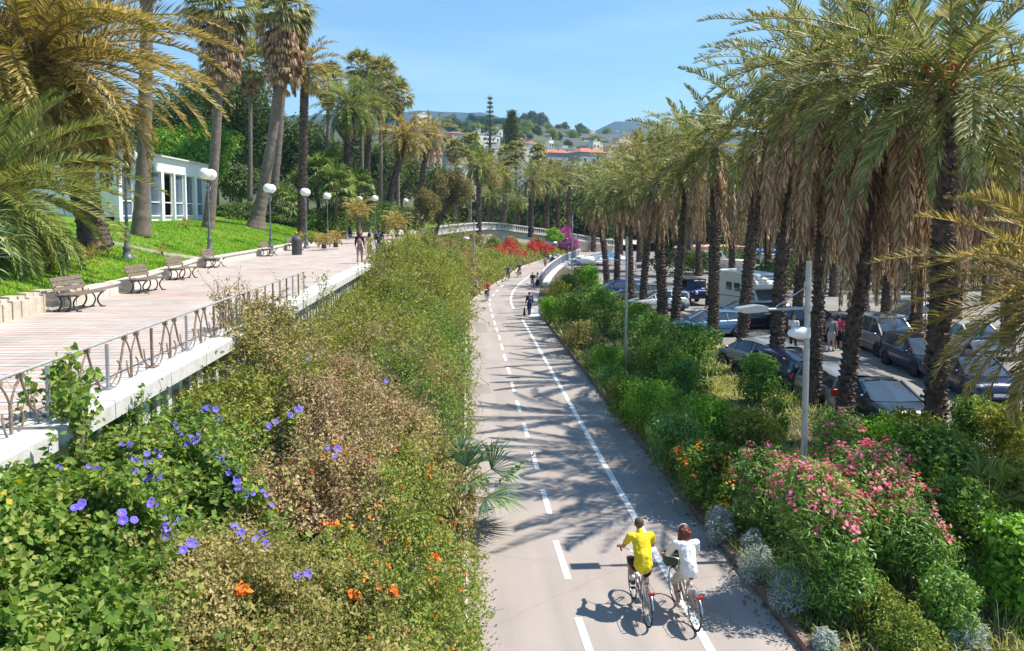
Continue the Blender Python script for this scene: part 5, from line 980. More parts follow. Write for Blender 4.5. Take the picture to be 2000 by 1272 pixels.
# tall grey lamp posts on the bed
def mast(loc, h, label, arm=True):
    e = empty('lamp_post', loc); tag(e, label, 'lamp post'); MB().tube([(0, 0, -.1), (0, 0, h*.5), (0, 0, h)], [.062, .058, .052], 14).build('post', M_GALV, e)
    if arm:
        za = 4.79; b = MB().tube([(0, 0, za), (-.80, 0, za-.02)], .028, 8); b.tube([(0, 0, za+.42), (-.60, 0, za+.03)], .012, 6); b.lathe([(.075, za-.05), (.075, za+.05)], n=14); b.build('bracket_arm', M_GALV, e)
        h2 = MB(); pr = [(-.78, .045), (-.98, .07), (-1.33, .02), (-1.36, -.04), (-1.2, -.075), (-.80, -.045)]; h2.prism([(p[0], p[1]+za) for p in pr], -.13, .13, 'Y'); o = h2.build('lamp_head', mat('lamp_head_grey', (.50, .52, .54), .35, .5), e)
        o.modifiers.new('b', 'BEVEL').width = .02
        b = MB().lathe([(0.0, -.30), (.06, -.26), (.115, -.12), (.125, 0), (.11, .04), (0, .05)], n=18, axis='X'); o = b.build('side_lamp', M_GLOBE, e); o.location = (-.08, 0, 4.33); MB().lathe([(.066, 4.24), (.066, 4.44)], n=14).build('collar', mat('white_band', (.75, .75, .74), .5), e)
    return e
mast((6.36, 14.2, 0), 5.66, 'grey steel lamp post with side arm standing in the pink oleanders')
# shadows on the asphalt show the arm reaching over the path
q = G(1222, 735); q[2] = 0; e = mast(q, float(A(1218, 462, q[1])[2]), 'thin grey lamp pole with a pale head left of the palm row', False)
zz = float(A(1218, 508, q[1])[2]); MB().tube([(0, 0, zz), (-1.3, 0, zz)], .03, 6).build('bracket_arm', M_GALV, e); b = MB().lathe([(0, -.5), (.1, -.42), (.16, -.15), (.15, .05), (0, .1)], n=14, axis='X'); o = b.build('lamp_head', M_GLOBE, e); o.location = (-1.4, 0, zz)
q = G(1117, 582); e = mast(q, float(A(1117, 420, q[1])[2]), 'dark thin lamp post rising beside the bridge parapet', False); e.children
zz = float(A(1117, 476, q[1])[2]); MB().tube([(0, 0, zz+.1), (-1.2, 0, zz)], .035, 6).build('bracket_arm', M_GALV, e); o = MB().lathe([(0, -.8), (.12, -.6), (.2, -.1), (0, .1)], n=12, axis='X').build('lamp_head', M_GALV, e); o.location = (-1.2, 0, zz)
q = G(926, 568); e = mast(q, float(A(924, 430, q[1])[2]), 'very thin pole left of the first distant cyclists', False)
zz = float(A(924, 466, q[1])[2]); o = MB().ball((0, 0, 0), (.35, .2, .15), 12, 8).build('lamp_head', M_GLOBE, e); o.location = (-.7, 0, zz); MB().tube([(0, 0, zz), (-.5, 0, zz)], .03, 6).build('bracket_arm', M_GALV, e)
# far balustrade on its retaining wall
FB = [(-4.9, 99.5, 3.95), (-4.6, 104, 4.0)]
pts = [(850, 444, 108), (880, 440, 113), (912, 437, 119), (945, 435, 124), (975, 436, 128), (1005, 440, 131), (1035, 444, 133), (1065, 448, 135), (1095, 453, 137), (1125, 458, 139), (1160, 464, 141), (1200, 470, 143)]
FBP = [A(*p) for p in pts]; FBP = [np.array([-4.95, 99.6, PZ+.95])]+FBP
e = empty('far_balustrade', FBP[4]); tag(e, 'white balustrade curving round the far bend above a tan wall', 'balustrade'); o_ = FBP[4]; r_ = MB(); bl = MB(); w_ = MB(); cnt = 0
for a, c in zip(FBP[:-1], FBP[1:]):
    a = a-o_; c = c-o_; r_.beam(a, c, .5, .16); r_.beam(a-UP*.95, c-UP*.95, .75, .28); L = np.linalg.norm(c-a); n = max(2, int(L/.42))
    for k in range(n): p = a+(c-a)*(k+.5)/n; bl.lathe([(.07, -.82), (.11, -.6), (.06, -.3), (.09, -.08)], p, 6)
    m = a-UP*1.05; k = c-UP*1.05; hb = 3.2; w_.add([m, k, k-UP*hb, m-UP*hb, m+[0, .5, 0], k+[0, .5, 0], k-UP*hb+[0, .5, 0], m-UP*hb+[0, .5, 0]], [[0, 3, 2, 1], [4, 5, 6, 7], [0, 1, 5, 4]])
    MB().box(a-UP*.45, (.4, .4, 1.05)).build('pier', M_WHITE, e)
r_.build('handrail', M_WHITE, e); x = bl.build('balusters', M_WHITE, e); x['kind'] = 'stuff'; w_.build('retaining_wall', M_STONE, e)
struct(MB().add([FBP[0]-UP*1.0]+[p-UP*1.0+[0, .3, 0] for p in FBP[1:]]+[(40, 146, 1.8), (40, 175, 1.8), (-60, 175, 3.6), (-60, 146, 3.9), (-14, 120, 3.9)], [list(range(len(FBP)+5))]).build('far_esplanade', M_BORDER), 'paved esplanade beyond the far balustrade')
# bridge parapet on the right of the far path
BP = [G(1056, 562), G(1064, 546), G(1076, 533), G(1092, 520), G(1112, 509), G(1132, 501)]
e = empty('bridge_parapet', BP[0]); tag(e, 'curved grey metal parapet on a pale ledge where the path crosses a bridge', 'parapet'); a_ = MB(); b_ = MB(); c_ = MB(); o_ = BP[0]
for a, c in zip(BP[:-1], BP[1:]):
    a = a-o_; c = c-o_; a_.beam(a+UP*.62, c+UP*.62, .05, .9); b_.beam(a+UP*1.12, c+UP*1.12, .14, .1); c_.beam(a+UP*.05-[-.35, 0, 0], c+UP*.05-[-.35, 0, 0], .8, .28)
    n = 6
    for k in range(n): p = a+(c-a)*k/n; a_.box(p+UP*.6, (.12, .1, 1.05))
a_.build('panels', mat('pale_blue_grey_metal', (.26, .29, .33), .5, .3), e); b_.build('handrail', M_WHITE, e); c_.build('ledge', M_WHITE, e)
# white pavilion
def pavilion():
    X = A(292, 400, 60)[0]; Y0, Y1 = 34.0, float(60*1); Y1 = X/((430-903)/F); Y0 = X/((255-903)/F); zb = 6.15; H = A(292, 299, X/((292-903)/F))[2]-zb
    e = empty('pavilion', (X, Y0, zb)); tag(e, 'low white pavilion with tall windows and flat roof behind the trunks', 'building'); L = Y1-Y0; W = mat('white_render', (.80, .81, .83), .7, var=.05); GL = mat('blue_grey_window_glass', (.10, .14, .20), .06, 0, .9, var=.4, vs=.4)
    b = MB(); b.box((-4.2, L/2, -.2), (8, L, .9)); b.box((-4.0, L/2, H-.55), (8.2, L, 1.1)); b.box((-8.1, L/2, H/2), (.3, L, H)); b.box((-4, L-.1, H/2), (8, .2, H)); b.box((-4, .1, H/2), (8, .2, H)); b.build('wall', W, e)
    MB().box((-4.0, L/2, H+.06), (8.8, L+.5, .12)).build('roof', mat('pale_roof_edge', (.62, .63, .66), .6), e)
    MB().box((-6, L/2, H/2-.4), (.1, L-1, H-1.2)).build('inner_wall', mat('brown_interior', (.16, .12, .10), .8, c2=(.30, .20, .14), vs=.5), e)  # inner wall in mottled brown behind the panes
    n = 8
    for k in range(n+1): MB().box((-.05, k*L/n, H/2-.3), (.34, .55 if k % 3 == 0 else .30, H-.4)).build('pier', W, e)
    for k in range(n):
        y = (k+.5)*L/n; w = L/n-.34; f = MB()
        for (yy, zz, dy, dz) in ((y, .32, w, .09), (y, H-1.14, w, .09), (y, 1.35, w, .08), (y-w/2+.04, H/2-.4, .08, H-1.5), (y+w/2-.04, H/2-.4, .08, H-1.5)): f.box((-.12, yy, zz), (.10, dy, dz))
        f = f.build('window_frame', W, e); MB().box((-.17, y, H/2-.4), (.03, w-.03, H-1.5)).build('pane', GL, f) if k not in (3,) else MB().box((-.75, y, 1.3), (.5, w*.7, 1.4)).build('cupboard', mat('orange_brown_wood', (.35, .10, .05), .6), f)
    MB().box((.3, L*.62, -.45), (.5, L*.72, .5)).build('plinth', W, e)
pavilion()
# ------------------------------------------------------------------ vehicles
GLASS = mat('car_window_glass', (.05, .07, .10), .04, 0, 1.0); TYRE = mat('tyre_rubber', (.025, .025, .027), .85); RIM = mat('alloy_rim', (.50, .51, .53), .3, .8); HEAD = mat('headlamp_glass', (.34, .36, .38), .2, .1, .7); TAIL = mat('tail_lamp_red', (.45, .02, .02), .25); PLATE = mat('number_plate_white', (.7, .7, .68), .5); BLK = mat('black_plastic', (.03, .03, .033), .6)
def carpaint(n, c): return mat(n, c, .28, .35, .6, coat=.8)
def wheel_mesh(r, w):
    t = MB().lathe([(r*.66, -w/2), (r*.93, -w/2), (r, -w*.32), (r, w*.32), (r*.93, w/2), (r*.66, w/2), (r*.6, 0)], n=22, axis='X')
    m = MB().lathe([(r*.68, -w*.46), (r*.66, -w*.2), (r*.62, -w*.2)], n=22, axis='X'); m.lathe([(0, w*.30), (r*.16, w*.32), (r*.2, w*.2)], n=10, axis='X'); m.lathe([(0, -w*.30), (r*.16, -w*.32), (r*.2, -w*.2)], n=10, axis='X')
    for k in range(5):
        a = k*1.2566
        for s in (-1, 1): m.beam((s*w*.28, 0, 0), (s*w*.30, math.cos(a)*r*.64, math.sin(a)*r*.64), r*.13, .02) if True else 0
    m.lathe([(r*.62, w*.46), (r*.67, w*.3), (r*.6, w*.1)], n=22, axis='X'); return t.mesh('tyre', TYRE), m.mesh('rim', RIM)
WM = wheel_mesh(.32, .21); WL = wheel_mesh(.36, .24)
def car(name, label, cat, loc, rz, paint, L=4.1, W=1.72, H=1.46, prof='hatch', tail=True, open_boot=False, wm=None):
    """nose towards +Y. The body skin is a grid: stations along the car by points round the section"""
    e = empty(name, loc, rz); tag(e, label, cat, 'cars in the car park'); hw = W/2; wr = .32 if wm is None else .36; wm = wm or WM
    P = {  # y (0 rear .. 1 nose), belt z, roof z or None, half width
     'hatch': ([0, .02, .10, .22, .40, .56, .70, .80, .93, .985, 1.0], [.78, .90, .95, .95, .93, .92, .90, .86, .76, .64, .5], [None, .92, 1.34/1.46, .985, 1.0, .97, .72, None, None, None, None]),
     'sedan': ([0, .03, .14, .22, .42, .56, .70, .80, .93, .985, 1.0], [.72, .88, .93, .94, .92, .91, .88, .84, .74, .62, .5], [None, None, None, .78, .99, 1.0, .70, None, None, None, None]),
     'van': ([0, .02, .06, .22, .45, .66, .80, .88, .95, .985, 1.0], [.85, 1.0, 1.05, 1.05, 1.04, 1.03, 1.0, .94, .84, .70, .55], [None, .75, .985, 1.0, 1.0, .97, .72, None, None, None, None])}[prof]
    ys = [(y-.5)*L for y in P[0]]; belt = P[1]; n = len(ys); V = []; F_ = []
    wd = [hw*k for k in (.86, .95, .985, 1, 1, 1, 1, .99, .95, .86, .72)]
    for i in range(n):
        z = [.20, .32, .55, belt[i]*.94, belt[i], belt[i]+.015, belt[i]+.03]; x = [wd[i]*.88, wd[i]*.97, wd[i], wd[i]*.975, wd[i]*.93, wd[i]*.6, 0]
        if i in (0, n-1): z = [.24, .32, .5, belt[i]*.96, belt[i], belt[i], belt[i]]
        ring = [(-a, ys[i], c) for a, c in zip(x, z)]+[(a, ys[i], c) for a, c in list(zip(x, z))[-2::-1]]; V += ring
    m = 13
    for i in range(n-1):
        for j in range(m-1): F_.append([i*m+j, (i+1)*m+j, (i+1)*m+j+1, i*m+j+1])
    b = MB().add(V, F_, 0, True); b.add(V[:m], [list(range(m))]); b.add(V[-m:], [list(range(m))[::-1]]); b.box((0, 0, .24), (W*.84, L*.93, .14), mi=1)
    # roof skin
    ri = [i for i in range(n) if P[2][i]]; rz_ = {i: P[2][i]*H for i in ri}; top = [i for i in ri if rz_[i] > .9*H]; rw = hw*.70
    R_ = []
    for k in np.linspace(ys[top[0]], ys[top[-1]], 7):
        z = np.interp(k, [ys[i] for i in top], [rz_[i] for i in top])
        R_ += [(-rw-.02, k, z-.07), (-rw*.85, k, z-.012), (0, k, z+.02), (rw*.85, k, z-.012), (rw+.02, k, z-.07)]
    b.add(R_, [[i*5+j, (i+1)*5+j, (i+1)*5+j+1, i*5+j+1] for i in range(6) for j in range(4)], 0, True)
    yt0, yt1 = ys[top[0]], ys[top[-1]]; zt0, zt1 = rz_[top[0]]-.05, rz_[top[-1]]-.05
    bi = ri[0] if prof != 'sedan' else 2; fi = 7; yb0, zb0 = ys[bi], belt[bi]+.01; yb1, zb1 = ys[fi], belt[fi]+.02; bw = hw*.93
    g = MB()
    g.add([(-bw*.92, yb1, zb1), (bw*.92, yb1, zb1), (rw, yt1, zt1), (-rw, yt1, zt1), (0, yb1+.12, zb1), (0, yt1+.06, zt1+.05)], [[0, 4, 5, 3], [4, 1, 2, 5]])
    gw = g.build('windscreen', GLASS, e); g = MB()
    if not open_boot: g.add([(-bw*.9, yb0, zb0), (bw*.9, yb0, zb0), (rw, yt0, zt0), (-rw, yt0, zt0)], [[0, 1, 2, 3]]); g.build('rear_window', GLASS, e)
    else:
        h = MB(); a = np.array((0, yt0+.05, zt0+.08)); q = a+np.array([0, -.75, .35]); h.add([a+[-rw, 0, 0], a+[rw, 0, 0], q+[bw*.85, 0, 0], q+[-bw*.85, 0, 0], a+[-rw, 0, .06], a+[rw, 0, .06], q+[bw*.85, 0, .06], q+[-bw*.85, 0, .06]], [[0,1,2,3],[7,6,5,4],[0,4,5,1],[2,6,7,3],[1,5,6,2],[3,7,4,0]]); h.build('boot_lid', paint, e)
        MB().box((0, yb0+.25, .85), (W*.78, .3, .75)).build('boot', BLK, e)
    for s in (-1, 1):
        g = MB(); mid = (yb0+yb1)/2-.05; lo = lambda y: np.interp(y, ys, belt)+.01
        hi = lambda y: np.interp(y, [yb0, yt0, yt1, yb1], [zb0, zt0, zt1, zb1]); xx = lambda y, z: s*(bw+(rw-bw)*np.clip((z-lo(y))/max(.05, (zt0+zt1)/2-lo(y)), 0, 1))
        cols = np.linspace(yb0+.02, yb1-.02, 13); Vg = []
        for y in cols: Vg += [(xx(y, lo(y)), y, lo(y)), (xx(y, hi(y)), y, hi(y))]
        g.add(Vg, [[i*2, i*2+1, i*2+3, i*2+2] for i in range(12)]); g.build('side_windows', GLASS, e)
        for y in (mid-.28*L/4, mid+.95*L/4.1 if prof != 'van' else mid+.7):    # pillars
            b.beam((xx(y, lo(y))+s*.012, y, lo(y)), (xx(y, hi(y))+s*.012, y, hi(y)), .07, .03)
        b.beam((s*bw*.94, yb1, zb1), (s*(rw+.01), yt1, zt1+.02), .07, .05); b.beam((s*bw*.94, yb0, zb0), (s*(rw+.01), yt0, zt0+.02), .12, .05)
        mr = MB().ball((s*(hw+.09), yb1-.35, belt[6]+.05), (.10, .06, .07), 10, 6); mr.build('wing_mirror', paint, e)
        hl = MB().ball((s*hw*.72, ys[9]-.09, .64), (.16, .12, .075), 12, 8); hl.build('headlight', HEAD, e)
        if tail: tl = MB().box((s*hw*.80, ys[0]+.03, .80), (.24, .10, .20)); tl.build('tail_light', TAIL, e)
        b.box((s*(hw*.985), .1, .50), (.03, L*.42, .035), mi=1)
        for y in (-.31*L, .315*L):
            b.lathe([(wr+.07, -.02), (wr+.07, .02), (.0, .02)], (s*(hw*.985), y, wr), n=18, axis='X', mi=1)
            w = empty('wheel', (s*(hw-.08), y, wr)); w.parent = e; put('tyre', wm[0], w); put('rim', wm[1], w)
    bo = b.build('body', [paint, BLK], e)
    MB().box((0, ys[-1]-.02, .42), (W*.62, .06, .14)).build('grille', BLK, e)
    MB().box((0, ys[-1]+.015, .36), (.5, .02, .11)).build('number_plate', PLATE, e); MB().box((0, ys[0]-.02, .62), (.5, .02, .11)).build('number_plate', PLATE, e)
    return e
C = dict(navy=carpaint('dark_navy_paint', (.012, .018, .06)), silver=carpaint('silver_paint', (.36, .37, .38)), champ=carpaint('champagne_silver_paint', (.33, .31, .29)), dark=carpaint('dark_slate_paint', (.03, .045, .06)), blue=carpaint('light_blue_paint', (.10, .20, .36)), black=carpaint('black_paint', (.015, .017, .022)), white=carpaint('white_car_paint', (.72, .73, .74)), grey=carpaint('grey_paint', (.16, .17, .18)), dblue=carpaint('deep_blue_paint', (.02, .04, .20)))
def spot(px, py): q = G(px, py); q[2] = -.03; return q
car('parked_car', 'shiny dark navy hatchback facing the camera, its corner behind the big palm trunk', 'car', spot(1795, 722), R(174), C['navy'], 4.2, 1.78, 1.5)
car('parked_car', 'champagne silver minivan parked just behind the dark navy hatchback', 'van', spot(1722, 686), R(177), C['champ'], 4.4, 1.8, 1.78, 'van')
car('parked_car', 'dark slate sports car nearest the camera behind the leaning palm trunk', 'car', spot(1712, 815), R(178), C['dark'], 4.2, 1.76, 1.30, 'sedan')
car('parked_car', 'silver hatchback with a red tail light behind the grey lamp post', 'car', spot(1612, 785), R(2), C['silver'], 3.9, 1.68, 1.45)
car('parked_car', 'black car with raised boot between the two people in pink and grey', 'car', spot(1648, 668), R(-165+180), C['black'], 4.2, 1.75, 1.48, 'hatch', True, True)
car('parked_car', 'black estate car in profile in front of the camper van', 'car', spot(1452, 640), R(93), C['black'], 4.5, 1.8, 1.6, 'hatch', wm=WL)
car('parked_car', 'silver car with a deep blue boot lid between two palm trunks', 'car', spot(1480, 724), R(14), C['silver'], 4.1, 1.72, 1.45)
car('parked_car', 'dark blue car whose rounded rear shows right of the bare-stemmed bush', 'car', spot(1515, 752), R(14), C['navy'], 4.1, 1.75, 1.45)
car('parked_car', 'light blue car half hidden by the large glossy bush', 'car', spot(1385, 655), R(100), C['blue'], 4.0, 1.7, 1.42)
car('parked_car', 'silver car behind the bushes left of the close pair of dark trunks', 'car', spot(1285, 606), R(100), C['white'], 4.0, 1.7, 1.42)
car('parked_car', 'dark car glimpsed between the thin lamp pole and palm trunks', 'car', spot(1245, 590), R(100), C['grey'], 4.1, 1.7, 1.45)
car('parked_car', 'dark car behind the two people by the raised boot', 'car', spot(1585, 655), R(-160), C['black'], 4.2, 1.75, 1.5)
car('parked_car', 'white car far behind the dark navy hatchback', 'car', spot(1790, 640), R(100), C['white'], 4.2, 1.75, 1.5)
car('parked_car', 'grey car right of the big palm trunk behind yellow fronds', 'car', spot(1900, 690), R(172), C['white'], 4.2, 1.75, 1.5)
car('parked_car', 'dark car in deep shade right of the big palm trunk', 'car', spot(1895, 765), R(172), C['navy'], 4.2, 1.75, 1.46)
car('parked_car', 'blue car at the far end of the car park near the white canopy', 'car', spot(1205, 580), R(95), C['dblue'], 4.0, 1.7, 1.45)
# blue open jeep, front view
def jeep(loc, rz):
    e = empty('jeep', loc, rz); tag(e, 'boxy blue off-road vehicle facing the camera left of the camper van', 'jeep', 'cars in the car park'); B = C['dblue']; b = MB()
    b.box((0, 0, .82), (1.5, 3.5, .5)); b.box((0, 1.35, .98), (1.15, 1.0, .34)); b.box((0, -.9, 1.15), (1.5, 1.6, .3)); o = b.build('body', B, e); o.modifiers.new('b', 'BEVEL').width = .05
    b = MB(); b.box((0, .75, 1.48), (1.42, .05, .5), rx=R(-8)); b.build('windscreen', GLASS, e); b = MB(); b.box((0, -.45, 1.84), (1.5, 2.4, .08)); b.box((0, -1.55, 1.5), (1.46, .06, .62)); b.build('soft_top', BLK, e)
    b = MB()
    for s in (-1, 1):
        for y in (.75, -.35, -1.5): b.beam((s*.70, y, 1.1), (s*.70, y-.05, 1.84), .07, .07)
        b.box((s*.82, 1.25, .92), (.34, .95, .1)); b.box((s*.82, -1.1, .92), (.3, .95, .1))
    b.box((0, 1.82, .62), (1.7, .12, .16)); b.build('frame', BLK, e)
    for s in (-1, 1):
        MB().lathe([(0, .0), (.12, .0), (.12, -.06)], (s*.42, 1.90, .95), 12, axis='Y').build('headlight', HEAD, e)
        for y in (1.2, -1.1): w = empty('wheel', (s*.78, y, .37)); w.parent = e; put('tyre', WL[0], w); put('rim', WL[1], w)
jeep(spot(1352, 592), R(185))
def camper(loc, rz):
    e = empty('camper_van', loc, rz); tag(e, 'white camper van with a cab-over bunk parked behind two palm trunks', 'camper van'); Wt = mat('camper_white', (.78, .77, .73), .45, var=.04); b = MB()
    side = [(-3.0, .45), (1.2, .45), (1.2, 1.85), (2.45, 2.0), (2.5, 2.35), (1.9, 2.85), (-3.0, 2.9)]; b.prism(side, -1.12, 1.12, 'X'); o = b.build('body', Wt, e); o.modifiers.new('b', 'BEVEL').width = .09
    b = MB(); cab = [(1.1, .35), (3.15, .35), (3.2, .75), (3.05, 1.05), (2.25, 1.22), (1.75, 1.92), (1.1, 1.92)]; b.prism(cab, -.95, .95, 'X'); o = b.build('cab', mat('camper_cab_white', (.80, .81, .82), .3, coat=.6), e); o.modifiers.new('b', 'BEVEL').width = .06
    MB().add([(-.82, 2.28, 1.25), (.82, 2.28, 1.25), (.74, 1.83, 1.86), (-.74, 1.83, 1.86)], [[0, 1, 2, 3]]).build('windscreen', GLASS, e)
    for s in (-1, 1):
        MB().box((s*.96, 1.75, 1.48), (.03, .6, .4)).build('side_window', GLASS, e); MB().ball((s*.72, 3.12, .82), (.18, .08, .1)).build('headlight', HEAD, e)
        for y in (-.6, .35): f = MB().box((s*1.13, y, 1.95), (.05, .62, .5)).build('window', BLK, e); MB().box((s*1.16, y, 1.95), (.02, .52, .4)).build('pane', GLASS, f)
        MB().box((s*1.13, -2.2, 1.55), (.04, .6, 1.6)).build('door', Wt, e)
        for y in (2.2, -1.9): w = empty('wheel', (s*.9, y, .35)); w.parent = e; put('tyre', WL[0], w); put('rim', WL[1], w)
        MB().box((s*1.15, 1.95, 1.45), (.14, .08, .26)).build('wing_mirror', BLK, e); b = MB().beam((s*1.14, -2.9, 1.25), (s*1.14, 1.0, 1.35), .02, .06); b.build('side_stripe', mat('grey_stripe', (.25, .28, .33), .5), e)
    MB().box((0, 3.2, .48), (1.5, .08, .22)).build('bumper', BLK, e); MB().box((0, -.5, 2.98), (.7, .9, .14)).build('roof_hatch', Wt, e)
    for k in range(2): MB().box((0.1, 2.3-.2*k, 2.55+.2*k), (1.1-.3*k, .06, .02)).build('bunk_trim', BLK, e)
camper(spot(1462, 616), R(193))
# boats, canopies and low marina buildings behind the palms
def canopy(label, px, py, Y, w, m):
    c = A(px, py, Y); e = empty('canopy', (c[0], c[1], 0)); tag(e, label, 'canopy'); z = c[2]
    MB().add([(-w, -w, z-.9), (w, -w, z-.9), (w, w, z-.9), (-w, w, z-.9), (0, 0, z)], [[0, 1, 4], [1, 2, 4], [2, 3, 4], [3, 0, 4]]).build('fabric_roof', m, e)
    for sx in (-1, 1):
        for sy in (-1, 1): MB().tube([(sx*w, sy*w, 0), (sx*w, sy*w, z-.9)], .05, 6).build('leg', M_GALV, e)
MW = mat('white_canvas', (.72, .75, .78), .8)
canopy('white pyramid canopy seen left of the thin lamp pole', 1190, 490, 92, 2.6, MW); canopy('second white canopy nearer the bridge parapet', 1162, 496, 104, 2.2, MW)
def lowb(label, px0, px1, pyt, pyb, Y, roofc, wallc, d=8, stripe=None):
    a = A(px0, pyt, Y); c = A(px1, pyt, Y); g = 0; e = empty('harbour_building', ((a[0]+c[0])/2, Y, g)); tag(e, label, 'building'); w = c[0]-a[0]; h = a[2]
    MB().box((0, d/2, h*.35), (w, d, h*.7)).build('wall', wallc, e); b = MB(); b.prism([(-w/2-.3, h*.7), (w/2+.3, h*.7), (w/2-.6, h), (-w/2+.6, h)], -.4, d+.4, 'Y'); b.build('roof', roofc, e)
    for k in range(max(2, int(w/2.2))): x = -w/2+1.0+k*2.1; f = MB().box((x, -.03, h*.36), (1.1, .08, 1.1)).build('window', M_WHITE, e); MB().box((x, -.08, h*.36), (.9, .04, .9)).build('pane', GLASS, f)
PINK = mat('faded_pink_roof', (.62, .34, .28), .8, var=.1); 
lowb('low harbour building with a faded pink roof behind the palm trunks', 1345, 1470, 482, 530, 118, PINK, M_WHITE)
lowb('harbour building with a blue roof panel right of the camper van', 1480, 1560, 490, 540, 112, mat('blue_roof', (.08, .20, .50), .6), M_WHITE)
lowb('long white harbour building seen far between the right-hand trunks', 1580, 1990, 500, 560, 125, mat('grey_roof', (.45, .44, .42), .8), M_WHITE)
lowb('orange-walled kiosk behind the trunks near the thin lamp pole', 1235, 1262, 525, 560, 96, M_WHITE, mat('orange_wall', (.60, .14, .06), .7), 3)
def boat(label, px, py, Y, L, c):
    p = A(px, py, Y); e = empty('motor_boat', (p[0], Y, 0), R(70)); tag(e, label, 'boat'); b = MB(); st = np.linspace(0, 1, 9); V = []
    for t in st:
        w = L*.16*(1-t**2.6)+.02; z0 = .25+.5*t**2; z1 = 1.5+.5*t; V += [(-w, t*L-L/2, z1), (-w*.7, t*L-L/2, z0+.3), (0, t*L-L/2, z0), (w*.7, t*L-L/2, z0+.3), (w, t*L-L/2, z1)]
    b.add(V, [[i*5+j, i*5+j+1, (i+1)*5+j+1, (i+1)*5+j] for i in range(8) for j in range(4)], 0, True); b.add(V, [[i*5, (i+1)*5, (i+1)*5+4, i*5+4] for i in range(8)]); b.add(V[:5], [[0, 1, 2, 3, 4]]); b.build('hull', c, e)
    b = MB().prism([(-L*.25, 1.6), (L*.15, 1.7), (L*.05, 2.5), (-L*.2, 2.5)], -L*.1, L*.1, 'X'); b.build('cabin', M_WHITE, e); MB().prism([(-L*.2, 1.95), (L*.11, 1.95), (L*.07, 2.35), (-L*.19, 2.35)], -L*.103, L*.103, 'X').build('cabin_window', GLASS, e)
    MB().tube([(0, -L*.05, 2.4), (0, -L*.05, 5.2)], .04, 5).build('mast', M_WHITE, e)
boat('white motor boat ashore beyond the blue off-road vehicle', 1378, 520, 88, 9, mat('boat_white', (.72, .70, .66), .4)); boat('second white boat ashore behind the camper van', 1540, 520, 92, 9, MATS['boat_white'])
# ------------------------------------------------------------------ people: one voxel-merged skin per body, clothes as children
def V3(*a): return np.array(a, float)
class Blob:
    def __init__(s): s.b = MB()
    def cap(s, p0, r0, p1, r1, n=10, flat=1.0, fx=None):
        p0, p1 = np.array(p0, float), np.array(p1, float); L = np.linalg.norm(p1-p0)+1e-6; d = (p1-p0)/L; a = []
        for t in np.linspace(-math.pi/2, 0, 4): a.append((-0*L+r0*math.sin(t), r0*math.cos(t)))
        for t in np.linspace(0, math.pi/2, 4): a.append((L+r1*math.sin(t), r1*math.cos(t)))
        u = np.cross(d, [0, 1, 0]) if fx is None else np.array(fx, float)-d*np.dot(fx, d); u = unit(u) if np.linalg.norm(u) > 1e-3 else V3(1, 0, 0); w = np.cross(d, u)
        an = np.arange(n)*2*np.pi/n; ring = [p0+d*h+(u*np.cos(an)[:, None]+w*np.sin(an)[:, None]*flat)*max(r, 1e-4) for h, r in a]; m = len(ring)
        V = np.concatenate(ring); f = [[i*n+j, i*n+(j+1) % n, (i+1)*n+(j+1) % n, (i+1)*n+j] for i in range(m-1) for j in range(n)]; s.b.add(V, f, 0, True); s.b.add(ring[0], [list(range(n))[::-1]]); s.b.add(ring[-1], [list(range(n))]); return s
    def ball(s, c, r, n=12): s.b.ball(c, r, n, 8); return s
    def build(s, name, m, parent, vox=.014, smooth=4):
        o = s.b.build(name, m, parent); r = o.modifiers.new('merge', 'REMESH'); r.mode = 'VOXEL'; r.voxel_size = vox; r.use_smooth_shade = True
        k = o.modifiers.new('soft', 'SMOOTH'); k.iterations = smooth; k.factor = .5
        if name in ('shirt', 'trousers', 'shorts', 'hair') and vox < .015:      # soft creases in the cloth
            t = bpy.data.textures.new('cloth_folds', 'CLOUDS'); t.noise_scale = .02 if name == 'hair' else .075; t.noise_depth = 2; d = o.modifiers.new('folds', 'DISPLACE'); d.texture = t; d.strength = .030; d.mid_level = .5
        return o
SKIN = mat('fair_skin', (.52, .27, .17), .55, var=.08, vs=6); SKIN2 = mat('tanned_skin', (.38, .19, .11), .55, var=.08, vs=6); HAIRD = mat('dark_hair', (.03, .02, .016), .6, var=.3, vs=30); HAIRR = mat('auburn_hair', (.16, .035, .018), .5, c2=(.07, .015, .01), vs=35); HAIRG = mat('cropped_grey_brown_hair', (.10, .07, .05), .7, var=.3, vs=40)  # a fair and a tanned skin tone, three hair colours
def cloth(n, c): return mat(n, c, .85, 0, .2, var=.12, vs=6, bump=.25, bs=9)
def hand(B, wrist, dirv, palmn, side, k=1.0, curl=.9):
    """five fingers of unequal length, bent, and a thumb leaving the side of the palm"""
    d = unit(np.array(dirv, float)); n = unit(np.array(palmn, float)-d*np.dot(palmn, d)); s = np.cross(d, n)*side
    B.cap(wrist, .026*k, wrist+d*.075*k, .032*k, flat=.55, fx=s); base = wrist+d*.085*k
    for i, (o, L) in enumerate(((-.030, .070), (-.010, .080), (.011, .076), (.030, .060))):
        p = base+s*o*k; q = p+unit(d+n*curl*.5)*L*.5*k; r = q+unit(d*.2+n)*L*.38*k; t = r+unit(-d*.5+n*.5)*L*.22*k; B.cap(p, .0105*k, q, .0095*k, 7); B.cap(q, .0095*k, r, .009*k, 7); B.cap(r, .009*k, t, .008*k, 7)
    p = wrist+d*.03*k-s*.030*k; q = p+unit(d*.6-s*.7+n*.4)*.038*k; B.cap(p, .013*k, q, .011*k, 7); B.cap(q, .011*k, q+unit(d*.7+n*.7+s*.2)*.03*k, .009*k, 7)
